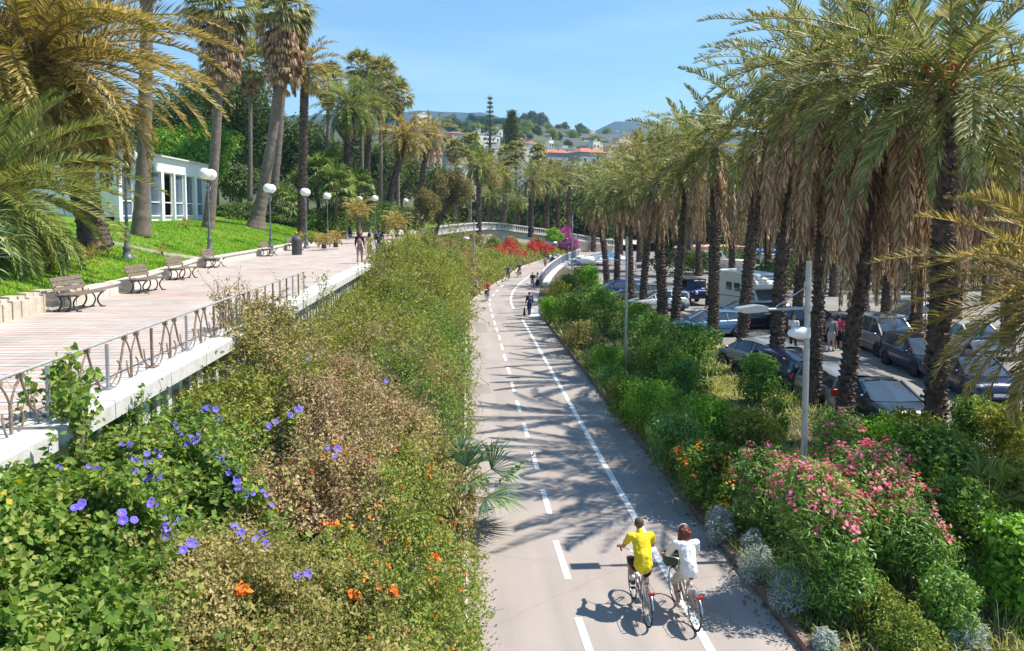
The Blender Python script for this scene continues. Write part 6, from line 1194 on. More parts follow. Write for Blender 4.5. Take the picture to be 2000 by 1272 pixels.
def head(B, c, fwd, k=1.0):
    f = unit(np.array(fwd, float)); s = np.cross(f, UP); B.ball(c+UP*.015*k, np.array([.077, .092, .105])*k if abs(f[1]) > .7 else np.array([.092, .077, .105])*k, 16)
    B.cap(c-UP*.05*k+f*.02*k, .058*k, c-UP*.085*k+f*.045*k, .036*k); B.cap(c+f*.09*k+UP*.01*k, .010*k, c+f*.108*k-UP*.022*k, .015*k, 8)
    for q in (-1, 1): B.ball(c+s*q*.080*k-UP*.005*k, np.array([.016, .022, .032])*k, 8); B.ball(c+s*q*.032*k+f*.078*k+UP*.018*k, .016*k, 8)
    B.cap(c+f*.088*k-UP*.048*k-s*.02*k, .009*k, c+f*.088*k-UP*.048*k+s*.02*k, .009*k, 7)
def eyes(e, c, fwd, k=1.0):
    f = unit(np.array(fwd, float)); s = np.cross(f, UP)
    for q in (-1, 1): MB().ball(c+s*q*.032*k+f*.090*k+UP*.018*k, .008*k, 8, 6).build('eye', BLK, e)
def figure(label, loc, rz, J, skin, top, bottom, hair, hairlen=0, sleeve=.6, leg=.45, shoes=None, k=1.0, vox=.02, dress=None, woman=False, extras=None, group=None, cap_=None, tail=False, fwd=(0, 1, 0), hat=None):
    """J: joints in metres in the figure's own frame (facing +Y): hip, chest, neck, head, and per side s: sh, el, wr, hj, kn, an, toe"""
    e = empty('person', loc, rz); tag(e, label, 'person', group); e.scale = (k,)*3; B = Blob(); hip, ch, nk, hd = J['hip'], J['chest'], J['neck'], J['head']; w = .92 if woman else 1.0
    B.cap(hip, .135*w, (hip+ch)/2, .118*w, flat=.78, fx=(1, 0, 0)); B.cap((hip+ch)/2, .118*w, ch, .145*w, flat=.72, fx=(1, 0, 0)); B.cap(ch, .14*w, nk-UP*.03, .075, flat=.75, fx=(1, 0, 0)); B.cap(nk-UP*.04, .056*w, hd-UP*.04, .052*w); head(B, hd, fwd)
    T = Blob(); P = Blob(); S = Blob(); g = 1.07
    for s in (-1, 1):
        sh, el, wr, hj, kn, an, toe = [J[q][s] for q in ('sh', 'el', 'wr', 'hj', 'kn', 'an', 'toe')]
        B.cap(ch+UP*.06, .09*w, sh, .058*w); B.cap(sh, .054*w, el, .040*w); B.cap(el, .040*w, wr, .026*w); hand(B, wr, wr-el if 'grip' not in J else np.array(J['grip'])-0*wr, J.get('palm', V3(-s, 0, 0)), s, w)
        B.cap(hip, .12*w, hj, .095*w); B.cap(hj, .092*w, kn, .060*w); B.cap(kn, .058*w, kn+(an-kn)*.3, .056*w); B.cap(kn+(an-kn)*.3, .056*w, an, .036*w); B.cap(an, .038, toe, .03)
        S.cap(an-UP*.02-(toe-an)*.25, .046, toe, .042); S.cap(an+UP*.01, .046, an-UP*.02, .046)
        T.cap(ch+UP*.055, .10*w*g, sh, .068*w*g); T.cap(sh, .066*w*g, sh+(el-sh)*min(1, sleeve), .058*w*g)
        if sleeve > 1: T.cap(el, .056*w, el+(wr-el)*(sleeve-1), .04*w)
        P.cap(hip, .125*w*g, hj, .105*w*g); P.cap(hj, .104*w*g, hj+(kn-hj)*min(1, leg*2), .082*w*g if leg < .6 else .072*w*g)
        if leg > .5: P.cap(kn, .072*w, kn+(an-kn)*(leg-.5)*2, .055*w)
    T.cap(hip+UP*.02, .138*w*g, (hip+ch)/2, .124*w*g, flat=.82, fx=(1, 0, 0)); T.cap((hip+ch)/2, .124*w*g, ch, .150*w*g, flat=.76, fx=(1, 0, 0)); T.cap(ch, .145*w*g, nk-UP*.05, .078*g, flat=.8, fx=(1, 0, 0)); P.cap(hip+UP*.05, .128*w*g, hip, .135*w*g, flat=.85, fx=(1, 0, 0))
    if tail: T.cap(hip+UP*.015, .185*w, hip+UP*.16, .165*w, flat=.95, fx=(1, 0, 0)); T.cap(hip+UP*.1, .165*w, ch, .178*w, flat=.8, fx=(1, 0, 0))
    bo = B.build('body', skin, e, vox=min(vox, .0085) if vox < .015 else vox); eyes(e, hd, fwd)
    if top: T.build('shirt', top, e, vox)
    if bottom: P.build('trousers' if leg > .6 else 'shorts', bottom, e, vox)
    if dress:
        D = Blob(); D.cap(hip+UP*.05, .16, (J['kn'][1]+J['kn'][-1])/2+UP*.02, .20, flat=.8, fx=(1, 0, 0)); D.build('skirt', dress, e, vox)
    S.build('shoes', shoes or BLK, e, vox)
    if hair:
        f = unit(np.array(fwd, float)); H = Blob(); H.ball(hd+UP*.034-f*.018, np.array([.090, .098, .100]) if abs(f[1]) > .7 else np.array([.098, .09, .1]), 14)
        if hairlen: 
            H.cap(hd-f*.03, .110, hd-f*.045-UP*hairlen*.5, .125); H.cap(hd-f*.045-UP*hairlen*.5, .125, nk-f*.06-UP*(hairlen-.13), .07, flat=.7, fx=(1, 0, 0))
            rc = np.random.default_rng(3)
            for _ in range(34 if vox < .015 else 8): dq = unit(rc.normal(0, 1, 3)-f*.5); H.ball(hd+UP*(.01-hairlen*.45*rc.random())-f*.03+dq*V3(.115, .105, .10), .026+.016*rc.random(), 8)
            for s in (-1, 1): H.cap(hd+V3(s*.06, 0, 0)-f*.02, .055, hd+V3(s*.08, 0, 0)-f*.02-UP*hairlen*.8, .04)
        H.build('hair', hair, e, vox, 2)
    if hat: q = Blob(); q.ball(hd+UP*.055, (.10, .108, .075), 12); q.cap(hd+UP*.05+np.array(fwd)*.06, .04, hd+UP*.045+np.array(fwd)*.15, .03, flat=.3, fx=(1, 0, 0)); q.build('cap', hat, e, vox)
    if extras: extras(e)
    return e
def walk(ph=.25, arm=.35, w=1.0):
    J = dict(hip=V3(0, 0, .92), chest=V3(0, .02, 1.27), neck=V3(0, .03, 1.50), head=V3(0, .05, 1.64), sh={}, el={}, wr={}, hj={}, kn={}, an={}, toe={})
    for s in (-1, 1):
        a = s*ph; J['sh'][s] = V3(s*.18*w, .01, 1.42); J['el'][s] = V3(s*.235*w, -s*arm*.12-.03, 1.14); J['wr'][s] = V3(s*.25*w, -s*arm*.30+.06, .90)
        J['hj'][s] = V3(s*.09, 0, .86); J['kn'][s] = V3(s*.095, a*.8+.06, .48); J['an'][s] = V3(s*.10, a*1.15-(.10 if a < 0 else 0), .10 if a > 0 else .15); J['toe'][s] = J['an'][s]+V3(s*.02, .15, -.055)
    return J
def ride(up=1, bar=(.26, .55, 1.00), hipz=.98, lean=.14):
    """seated on a bicycle whose rear axle is behind; pedals at y .02 z .28 (crank .17)"""
    J = dict(hip=V3(0, -.20, hipz), chest=V3(0, -.20+lean, hipz+.37), neck=V3(0, -.16+lean*1.5, hipz+.545), head=V3(0, -.10+lean*1.7, hipz+.645), sh={}, el={}, wr={}, hj={}, kn={}, an={}, toe={}, grip=(0, 1, -.15), palm=V3(0, 0, -1))
    for s in (-1, 1):
        J['sh'][s] = V3(s*.20, -.18+lean*1.25, hipz+.475); J['wr'][s] = V3(s*bar[0], bar[1]-.10, bar[2]+.035); J['el'][s] = (J['sh'][s]+J['wr'][s])/2+V3(s*.045, -.03, -.09)
        J['hj'][s] = V3(s*.095, -.14, hipz-.05); pz = .29+(.165 if s*up < 0 else -.165)*.95; py = .06*(1 if s*up < 0 else -1)+.08
        J['an'][s] = V3(s*.13, py-.09, pz+.12); J['toe'][s] = V3(s*.13, py+.06, pz+.055); a = J['hj'][s]; c = J['an'][s]; m = (a+c)/2; L = np.linalg.norm(c-a); bend = math.sqrt(max(.0, .43**2-(L/2)**2)); dv = unit(c-a); fw = unit(np.cross(V3(1, 0, 0), dv)); fw = fw if fw[1] > 0 else -fw; J['kn'][s] = m+fw*bend+V3(s*.03, 0, 0)
    return J
# ---- bicycle
CHROME = mat('bicycle_chrome', (.55, .56, .58), .25, .9); SADDLE = mat('brown_saddle', (.08, .04, .03), .5); REDL = mat('red_reflector', (.55, .01, .015), .2); WICK = mat('green_grey_basket', (.10, .12, .09), .8, var=.3, vs=30)
def wheel(e, y, r=.335):
    w = empty('wheel', (0, y, r)); w.parent = e; t = np.linspace(0, 2*np.pi, 41); c = np.stack([0*t, np.cos(t)*r*.965, np.sin(t)*r*.965], -1); MB().tube(c, .017, 8, caps=False).build('tyre', TYRE, w); c2 = c*.93; MB().tube(c2, .010, 6, caps=False).build('rim', CHROME, w)
    b = MB().lathe([(.0, -.05), (.022, -.05), (.022, .05), (0, .05)], n=10, axis='X')
    for k in range(24): a = k*2*np.pi/24; b.beam((.025*(1 if k % 2 else -1), 0, 0), (0, math.cos(a)*r*.9, math.sin(a)*r*.9), .003, .003)
    b.build('spokes', CHROME, w)
def bicycle(label, loc, rz, frame, bask=None, bar=(.26, .50, 1.00), seatz=.88, grp='bicycles on the path', rack=True):
    e = empty('bicycle', loc, rz); tag(e, label, 'bicycle', grp); wheel(e, -.52); wheel(e, .56)
    bb = V3(0, .0, .29); st = V3(0, -.18, seatz-.08); hd0 = V3(0, .38, .62); hd1 = V3(0, .33, .82); ra = V3(0, -.52, .335); fa = V3(0, .56, .335); b = MB()
    b.tube([bb, st], .017, 8); b.tube([bb, hd0], .022, 8); b.tube([bb+UP*.22+V3(0, -.06, 0), hd1-UP*.05], .018, 8); b.tube([hd0, hd1], .022, 8)
    for s in (-1, 1): b.tube([bb, ra+V3(s*.05, 0, 0)], .010, 6); b.tube([st-UP*.1, ra+V3(s*.05, 0, 0)], .009, 6); b.tube([hd0, hd0+V3(s*.045, .03, -.06), fa+V3(s*.05, 0, 0)], .012, 6)
    b.build('frame', frame, e)
    h = MB(); h.tube([hd1, hd1+UP*.10], .014, 8)
    for s in (-1, 1): h.tube([hd1+UP*.12, V3(s*.12, hd1[1]+.02, bar[2]), V3(s*bar[0]*.95, bar[1]-.02, bar[2]), V3(s*bar[0], bar[1]-.16, bar[2]-.01)], .011, 8)
    h.build('handlebar', CHROME, e)
    for s in (-1, 1): MB().tube([V3(s*bar[0]*.97, bar[1]-.04, bar[2]), V3(s*bar[0], bar[1]-.17, bar[2]-.01)], .017, 8).build('grip', BLK, e)
    s_ = MB().ball((0, -.22, seatz), (.095, .13, .04), 14, 8); s_.ball((0, -.10, seatz), (.04, .12, .03), 10, 6); s_.build('saddle', SADDLE, e)
    f = MB()
    for y, a0, a1 in ((-.52, 20, 175), (.56, 15, 150)):
        t = np.radians(np.linspace(a0, a1, 14)); 
        for s in (-1, 0, 1): pass
        V = []; 
        for q in t: V += [(-.027, y+math.cos(q)*.37*(1 if y > 0 else -1)*-1*-1, .335+math.sin(q)*.37), (0, y+math.cos(q)*.378, .335+math.sin(q)*.378), (.027, y+math.cos(q)*.37, .335+math.sin(q)*.37)]
        if y < 0: V = [(x, 2*y-yy, z) for x, yy, z in V]
        f.add(V, [[i*3+j, (i+1)*3+j, (i+1)*3+j+1, i*3+j+1] for i in range(13) for j in (0, 1)], 0, True)
    f.build('mudguard', CHROME, e)
    c = MB().lathe([(0, .03), (.095, .03), (.095, .045), (0, .045)], (0, 0, .29), 20, axis='X'); c.build('chainwheel', CHROME, e)
    for s, dz, dy in ((-1, .155, .05), (1, -.155, -.05)):
        b = MB().tube([bb+V3(s*.06, 0, 0), bb+V3(s*.075, dy, dz)], .009, 6); b.build('crank', CHROME, e); MB().box(bb+V3(s*.125, dy, dz), (.09, .06, .022)).build('pedal', BLK, e)
    if rack:
        r = MB()
        for s in (-1, 1): r.tube([V3(s*.05, -.30, .74), V3(s*.06, -.72, .74), ra+V3(s*.06, 0, 0)], .006, 5)
        for y in (-.35, -.5, -.65): r.tube([V3(-.06, y, .742), V3(.06, y, .742)], .005, 5)
        r.build('rack', CHROME, e); MB().box((0, -.76, .70), (.11, .03, .055)).build('rear_light', REDL, e); MB().tube([(-.06, -.5, .33), (-.1, -.45, .02)], .006, 5).build('kickstand', CHROME, e)
    if bask:
        k = MB(); t = .012; cx, cy, cz = bask
        for z in np.linspace(-.11, .12, 8): w, d = .15+z*.15, .11+z*.1; k.tube([(cx-w, cy-d, cz+z), (cx+w, cy-d, cz+z), (cx+w, cy+d, cz+z), (cx-w, cy+d, cz+z), (cx-w, cy-d, cz+z)], .0045, 4)
        k.box((cx, cy, cz-.11), (.27, .19, .008)); k.box((cx, cy-.112, cz), (.29, .004, .22)); k.box((cx, cy+.112, cz), (.29, .004, .22)); k.box((cx-.148, cy, cz), (.004, .22, .22)); k.box((cx+.148, cy, cz), (.004, .22, .22)); k.build('basket', WICK, e)
    return e
q = G(1262, 1222); B1 = (q[0]-.0, q[1]+.45, 0.0); rz1 = R(2)
KR = .87; bicycle('city bicycle ridden by the man in yellow', B1, rz1, CHROME, None, seatz=.93, bar=(.28, .52, 1.06)).scale = (KR,)*3
YEL = cloth('yellow_polo_cotton', (.74, .58, .03)); WHT = cloth('white_shirt_cotton', (.74, .74, .74)); DKSH = cloth('dark_plum_shorts', (.035, .02, .03)); CRM = cloth('cream_cropped_trousers', (.60, .56, .50)); 
J = ride(1, (.28, .56, 1.06), 1.00, .14); figure('man in a yellow polo shirt and dark shorts cycling away', B1, rz1, J, SKIN, YEL, DKSH, HAIRG, 0, .55, .36, mat('dark_grey_shoe', (.05, .05, .06), .6), k=KR, vox=.012, tail=True, extras=lambda e: [Blob().cap(J['neck']-UP*.03+V3(0, -.01, 0), .07, J['neck']-UP*.0+V3(0, .0, 0), .062).build('collar', YEL, e, .012, 1), Blob().cap(J['an'][1]+UP*.02, .043, J['an'][1]+UP*.09, .045).cap(J['an'][-1]+UP*.02, .043, J['an'][-1]+UP*.09, .045).build('socks', cloth('white_sock', (.7, .7, .7)), e, .012)])
q = G(1352, 1230); B2 = (q[0], q[1]+.45, 0.0); rz2 = R(4)
bicycle('city bicycle with a basket ridden by the auburn-haired woman', B2, rz2, mat('bicycle_beige_enamel', (.45, .40, .33), .35, .2), (-.04, .62, .84), seatz=.86, bar=(.27, .50, .98)).scale = (KR,)*3
J2 = ride(-1, (.27, .52, .98), .93, .12); figure('woman with auburn hair in a white top and cream trousers cycling away', B2, rz2, J2, SKIN, WHT, CRM, HAIRR, .17, .98, .62, mat('pale_sandal', (.45, .40, .36), .6), k=KR, vox=.012, woman=True, tail=True, extras=lambda e: MB().tube([J2['head']+V3(math.cos(a)*.098, 0.02, math.sin(a)*.112+.02) for a in np.linspace(.1, 3.04, 12)], .010, 6).build('hair_band', WHT, e))
# ---- distant cyclists
FARS = [(927, 581, 'grey-clad cyclist coming round the bend on the left', (.30, .31, .34), 176), (952, 588, 'cyclist in a coral red top coming round the bend', (.62, .15, .13), 172), (992, 549, 'cyclist in dark purple far up the path', (.12, .10, .22), 160), (1014, 542, 'dark-clad cyclist farthest up the path', (.09, .09, .12), 158)]
for i, (px, py, lb, c, a) in enumerate(FARS):
    q = G(px, py); nm = lb.split(' coming')[0].split(' far')[0]; bicycle('small distant bicycle under the '+nm, q, R(a), BLK, None, grp='bicycles on the path', rack=False).scale = (.9,)*3
    figure(lb, q, R(a), ride(1 if i % 2 else -1, (.26, .55, 1.00), .96, .16), SKIN, cloth('far_top_%d' % i, c), DKSH, HAIRD, 0, .6, .45, k=.9, vox=.03)
# ---- walkers
JE = cloth('blue_denim', (.13, .20, .33)); NAVY = cloth('navy_shirt', (.025, .03, .07)); BLKC = cloth('black_top', (.02, .02, .024)); GRY = cloth('grey_clothes', (.28, .28, .30)); OLV = cloth('olive_yellow_dress', (.42, .38, .16)); PATT = cloth('dusty_pink_trousers', (.30, .19, .17)); BRED = cloth('red_trousers', (.50, .04, .04)); LBLU = cloth('pale_blue_shirt', (.42, .50, .62)); PNK = cloth('pink_red_top', (.60, .08, .14))
def bag(m, p, r, nm='backpack'): return lambda e: Blob().ball(np.array(p), np.array(r)).build(nm, m, e, .02)
PK = cloth('grey_pink_backpack', (.30, .22, .22))
figure('woman with long auburn hair and a backpack walking away on the promenade', G(703, 515, PZ), R(3), walk(.2), SKIN, BLKC, PATT, HAIRR, .34, 1.7, .98, woman=True, k=.98, extras=bag(PK, (0, -.20, 1.2), (.15, .10, .2)))
figure('tall man in a navy T-shirt and denim shorts walking away beside the parapet', G(741, 511, PZ), R(-4), walk(.16), SKIN2, NAVY, JE, HAIRG, 0, .6, .42, k=1.06)
figure('slim woman in an olive-yellow dress walking left of the man in navy', G(722, 508, PZ), R(0), walk(-.15), SKIN2, OLV, OLV, HAIRD, .1, .5, .35, dress=OLV, woman=True, k=.92)
def sit(z=.47):
    J = walk(0); J['hip'] = V3(0, -.02, z+.10); J['chest'] = V3(0, .03, z+.45); J['neck'] = V3(0, .06, z+.66); J['head'] = V3(0, .12, z+.80)
    for s in (-1, 1):
        J['sh'][s] = V3(s*.18, .03, z+.58); J['el'][s] = V3(s*.24, .12, z+.33); J['wr'][s] = V3(s*.14, .38, z+.20); J['hj'][s] = V3(s*.09, .02, z+.07); J['kn'][s] = V3(s*.13, .44, z+.08); J['an'][s] = V3(s*.13, .46, .10); J['toe'][s] = V3(s*.14, .60, .045)
    return J
def bx(px, py): p = G(px, py, PZ); return p
p = bx(612, 489); p[0] = float(xlawn(p[1]))+.66; figure('sunbather in a yellow cap with bare shoulders sitting on a bench', p, R(-90), sit(), SKIN2, cloth('purple_swimsuit', (.12, .07, .14)), LBLU, HAIRD, 0, .05, .4, hat=cloth('yellow_cap', (.80, .50, .03)))
p = bx(812, 452); figure('person in grey seated near the end of the promenade', p, R(-90), sit(), SKIN, GRY, BLKC, HAIRD, 0, 1.4, .9)
MB_ = figure('person in pale blue at the stone blocks beyond the last lamp', A(871, 447, 112)*[1, 1, 0]+UP*PZ, R(150), walk(.1), SKIN, LBLU, GRY, HAIRD, 0, 1.2, .9, k=1.0, vox=.03)
figure('man in dark clothes carrying a black bag along the footway', G(1034, 617), R(10), walk(.14), SKIN, BLKC, cloth('dark_jeans', (.03, .045, .09)), HAIRD, 0, 1.6, .98, k=.88, vox=.022, extras=lambda e: [Blob().cap((-.38, .05, .10), .10, (-.36, .05, .62), .05, flat=.6).build('bag', BLKC, e, .022), Blob().ball((0, -.2, 1.2), (.17, .12, .24)).build('backpack', mat('blue_pack', (.08, .10, .22), .8), e, .022)])
figure('walker in a dark top and grey trousers left of a pair on the footway', G(1040, 566), R(175), walk(.12), SKIN, NAVY, GRY, HAIRD, 0, .8, .98, k=.88, vox=.03)
figure('walker in a pale top and dark skirt right of a pair on the footway', G(1050, 566), R(178), walk(-.12), SKIN, cloth('pale_pink_top', (.62, .48, .48)), BLKC, HAIRR, .1, .5, .4, dress=BLKC, woman=True, k=.88, vox=.03)
figure('walker in red trousers and a grey jacket by the bridge parapet', G(1065, 525), R(20), walk(.12), SKIN, GRY, BRED, HAIRD, 0, 1.6, .98, k=.88, vox=.035)
figure('walker in a white shirt behind the one in red trousers', G(1075, 518), R(15), walk(.1), SKIN, WHT, JE, None, 0, .7, .98, k=.88, vox=.035, hat=WHT)
figure('walker in dark blue leaning towards the bridge parapet', G(1079, 522), R(30), walk(.1), SKIN, NAVY, JE, HAIRD, 0, 1.2, .98, k=.88, vox=.035)
figure('bare-armed walker in pale blue farthest right at the parapet', G(1090, 515), R(15), walk(.1), SKIN2, LBLU, JE, HAIRD, 0, .5, .98, k=.88, vox=.035)
figure('man in a white shirt and dark trousers beside a palm trunk in the car park', spot(1549, 684), R(150), walk(.08), SKIN2, WHT, NAVY, HAIRD, 0, .6, .98, vox=.022)
figure('grey-haired person in a grey top standing at the raised boot', spot(1623, 686), R(-20), walk(.06), SKIN, GRY, cloth('pale_shorts', (.45, .40, .38)), HAIRG, 0, .7, .40, vox=.022)
figure('person in a pink-red top bending at the raised boot', spot(1637, 684), R(-30), walk(.08), SKIN, PNK, BLKC, HAIRD, 0, .7, .42, vox=.022)
figure('person among the trunks left of the camper van', spot(1383, 602), R(120), walk(.08), SKIN, cloth('beige_top', (.4, .35, .28)), BLKC, HAIRD, 0, 1.1, .98, vox=.03)
# ------------------------------------------------------------------ town, far palms, hill trees, haze
TERR = mat('terracotta_roof', (.50, .20, .12), .85, c2=(.36, .14, .085), vs=.8); WCR = [mat('cream_wall', (.62, .56, .45), .85, var=.06), mat('white_wall', (.70, .69, .66), .85, var=.05), mat('pink_wall', (.58, .38, .30), .85, var=.06), mat('ochre_wall', (.56, .42, .24), .85, var=.06), mat('grey_wall', (.36, .36, .36), .85, var=.06)]
WING = mat('dark_window', (.05, .06, .07), .3, 0, .6); FLATR = mat('flat_grey_roof', (.45, .44, .42), .85)
def house(label, px, pyt, w, pyb, Y, wall, roof='gable', rc=None, d=None, fl=None, name='house'):
    """px centre, pyt roof top row, w width in photo pixels, pyb row of the foot"""
    a = A(px, pyt, Y); ww = w*Y/F; zb = A(px, pyb, Y)[2]; h = a[2]-zb; d = d or ww*.7; e = empty(name, (a[0], Y, zb), R(18+(px*7) % 26)); tag(e, label, 'building'); rh = min(h*.3, ww*.16) if roof != 'flat' else .4; hw = h-rh
    MB().box((0, d/2, hw/2-6), (ww, d, hw+12)).build('wall', WCR[wall], e)
    if roof == 'flat':
        b = MB(); b.box((0, d/2, hw+.15), (ww*1.04, d*1.04, .3)); b.box((ww*.2, d*.5, hw+.9), (ww*.2, d*.3, 1.4)); b.build('roof', rc or FLATR, e)
    else:
        o = ww*.04; b = MB(); b.add([(-ww/2-o, -o, hw), (ww/2+o, -o, hw), (ww/2+o, d+o, hw), (-ww/2-o, d+o, hw), (-ww*.28, d/2, hw+rh), (ww*.28, d/2, hw+rh)], [[0, 1, 5, 4], [2, 3, 4, 5], [1, 2, 5], [3, 0, 4], [3, 2, 1, 0]]); r = b.build('roof', rc or TERR, e); MB().box((ww*.15, d*.4, hw+rh), (ww*.06, ww*.06, rh)).build('chimney', WCR[wall], r)
    nf = fl or max(1, int(hw/3.1)); nc = max(2, int(ww/3.0)); k = 0
    for f in range(nf):
        for c in range(nc):
            if k >= 40: break
            x = -ww/2+(c+.5)*ww/nc; z = (f+.5)*hw/nf; s = min(1.0, hw/nf*.35); fr = MB().box((x, -.04, z), (s*1.25, .10, s*1.65)).build('window', WCR[1], e); MB().box((x, -.10, z), (s, .04, s*1.4)).build('pane', WING, fr); k += 1
    return e
HS = [('white villa on the hill half hidden by the date palm crowns', 828, 222, 36, 242, 420, 1, 'flat'), ('row of pinkish houses with red roofs at the left of the hill', 898, 257, 36, 270, 480, 2, 'gable'), ('small red-roofed house above the pinkish row', 932, 247, 18, 257, 560, 1, 'gable'), ('white block right of the bare tall conifer', 972, 252, 26, 268, 480, 1, 'flat'), ('long white building behind the two tall conifers', 950, 262, 70, 280, 420, 1, 'flat'), ('pale house on the hill crest near dark round trees', 1085, 247, 16, 254, 800, 2, 'gable'), ('small ochre house on the hill crest', 1068, 243, 10, 250, 820, 3, 'gable'), ('cream house on the right end of the crest', 1158, 256, 14, 264, 780, 0, 'flat'), ('white apartment block stepping down toward the orange roof', 1045, 284, 60, 302, 330, 1, 'flat'), ('tall white stair tower in the town centre', 1077, 273, 14, 310, 320, 1, 'flat'), ('pink-white house left of the white stair tower', 1042, 277, 26, 290, 360, 2, 'gable'), ('long low white wall of the town above the orange roof', 1100, 289, 70, 300, 310, 1, 'flat'), ('house with the big bright orange-red roof', 1093, 290, 56, 335, 250, 4, 'gable'), ('grey house with brown pitched roof and red awnings', 1160, 288, 62, 330, 240, 4, 'gable'), ('grey building with dark windows below the orange roof', 1140, 322, 110, 352, 205, 4, 'flat'), ('teal-awninged house behind the far fan palms', 970, 284, 30, 300, 320, 1, 'flat'), ('dark-roofed house at the left behind the first far palm', 888, 280, 34, 305, 260, 4, 'gable'), ('low white building at the foot of the first far palm', 907, 318, 50, 345, 210, 1, 'flat'), ('white facade glimpsed between far palm trunks', 1040, 316, 50, 350, 220, 1, 'flat'), ('greenhouse terrace, long and pale, on the right of the hill', 1145, 276, 70, 282, 480, 1, 'flat'), ('second long greenhouse terrace higher on the hill', 1120, 265, 90, 269, 600, 1, 'flat'), ('cream block at the right beyond the palms', 1220, 270, 28, 284, 500, 0, 'flat'), ('red-roofed house right of the greenhouses', 1200, 283, 22, 296, 430, 0, 'gable'), ('grey apartment block between far palm crowns at the right', 1185, 305, 40, 340, 280, 4, 'flat'), ('small white house on the left slope with a dark roof', 862, 262, 18, 272, 520, 1, 'gable'), ('pale house below the mountain ridge, left of the conifers', 905, 272, 22, 284, 400, 0, 'gable'), ('pink house between the conifers and the white block', 1015, 268, 22, 280, 420, 2, 'gable'), ('cream tower house on the far right hillside', 1960, 300, 40, 330, 500, 0, 'flat'), ('white house low on the far right hillside', 1985, 340, 30, 360, 400, 1, 'gable'), ('pale block seen between the right-hand crowns', 1900, 320, 36, 345, 450, 0, 'flat'), ('ochre house above the long pale terrace', 1115, 255, 14, 263, 700, 3, 'gable'), ('white cottage on the hill right of the ochre house', 1182, 264, 12, 271, 680, 1, 'gable'), ('low shop building with white fascia behind the far balustrade', 895, 395, 90, 425, 170, 1, 'flat'), ('cream building hidden behind the far palm trunks', 1085, 388, 110, 425, 178, 0, 'flat')]
for h in HS: house(*h)
CN = ['cream', 'white', 'pink', 'ochre', 'grey']; rgh = np.random.default_rng(77); hx = sorted(float(865+375*rgh.random()) for _ in range(34)); ordn = lambda k: ['first', 'second', 'third', 'fourth', 'fifth', 'sixth', 'seventh', 'eighth', 'ninth', 'tenth', 'eleventh', 'twelfth'][k]
cnt_ = [0, 0, 0]
for px in hx:
    bnd = int(rgh.integers(0, 3)); k = cnt_[bnd]
    if k > 11: continue
    cnt_[bnd] += 1; Y = (300, 430, 620)[bnd]+60*rgh.random(); pyb = (318, 290, 268)[bnd]+8*rgh.random(); wl_ = int(rgh.choice([0, 1, 1, 2, 3, 0])); gb = rgh.random() < .62; w_ = (34, 24, 15)[bnd]*(.7+.7*rgh.random())
    house('%s house with %s roof, %s from left in the %s hillside row' % (CN[wl_], 'red tiled' if gb else 'flat', ordn(k), ('lower', 'middle', 'upper')[bnd]), px, pyb-(24, 16, 9)[bnd]*(.8+.4*rgh.random()), w_, pyb, Y, wl_, 'gable' if gb else 'flat')
# terraces: dry stone walls on the hillside
for i, (pa, pb, py, Y, lb) in enumerate(((1010, 1210, 262, 640, 'highest pale terrace wall on the hillside'), (1000, 1230, 271, 560, 'second pale terrace wall on the hillside'), (1010, 1240, 280, 470, 'third pale terrace wall on the hillside'), (860, 950, 262, 600, 'terrace wall on the left of the hillside'))):
    a, c = A(pa, py, Y), A(pb, py+3, Y*1.02); e = MB(); e.beam(a*[1, 1, 1]-UP*.5, c-UP*.5, 1.0, 3.0); tag(e.build('terrace_wall', M_STONE), lb, 'wall')
# trees scattered over the hill and town: three crown shapes, copied
protos = []
for s in range(3):
    rg = np.random.default_rng(300+s); e = empty('far_tree', (0, 0, -50)); b = MB(); t = MB().tube([(0, 0, -1), (0, 0, .5)], [.06, .04], 6)
    for k in range(7): c = rg.normal(0, .22, 3)+[0, 0, .72]; p, n = blob_pts(rg, c, (.34, .34, .30), 210, .5, gap=.2); leaves(b, rg, p, n+UP*.3, .10, .7)
    b.build('crown', [L_FARG, L_PINE, L_LANT][s], e); t.build('trunk', M_BARK, e); protos.append(e)
rg = np.random.default_rng(44); seen = 0; used = [0, 0, 0]
L3 = ['rounded tree scattered over the town and hillside', 'dark tree scattered over the town and hillside', 'light green tree scattered over the town and hillside']
def fartree(px, Y, h, s, pyb=None, label=None, grp='trees on the hillside'):
    x = A(px, 300, Y)[0]; z = zhill(x, Y) if pyb is None else A(px, pyb, Y)[2]
    if used[s] == 0: e = protos[s]; e.location = (x, Y, z); e.scale = (h,)*3; tag(e, L3[s], 'tree', grp)
    else: e = dup(protos[s], (x, Y, z), rg.random()*6, h)
    e['label'] = label or L3[s]; e['group'] = grp; used[s] = 1; return e
for i in range(130):
    Y = 360+500*rg.random()**.9; px = 820+480*rg.random(); fartree(px, Y, (4+4*rg.random())*(.8 if Y < 500 else 1.1), int(rg.integers(0, 3)))
for i, (px, py, h) in enumerate(((1020, 243, 17), (1034, 242, 19), (1045, 244, 21), (1052, 245, 20), (1060, 247, 16), (1103, 252, 12), (1130, 256, 13), (1005, 244, 13), (885, 240, 14), (925, 240, 15), (940, 242, 13), (870, 240, 11))): fartree(px, 860, h*.72, 1, py+3)
for i in range(44): fartree(1240+900*rg.random(), 200+450*rg.random(), 8+6*rg.random(), int(rg.integers(0, 3)))
for i in range(46): px = 1130+900*rg.random(); Y = 140+30*rg.random(); x = A(px, 300, Y)[0]; e = dup(protos[int(rg.integers(0, 3))], (x, Y, -.5), rg.random()*6, 8+5*rg.random()); e['label'] = 'dense tree closing the view behind the car park palms'; e['group'] = 'trees behind the car park'
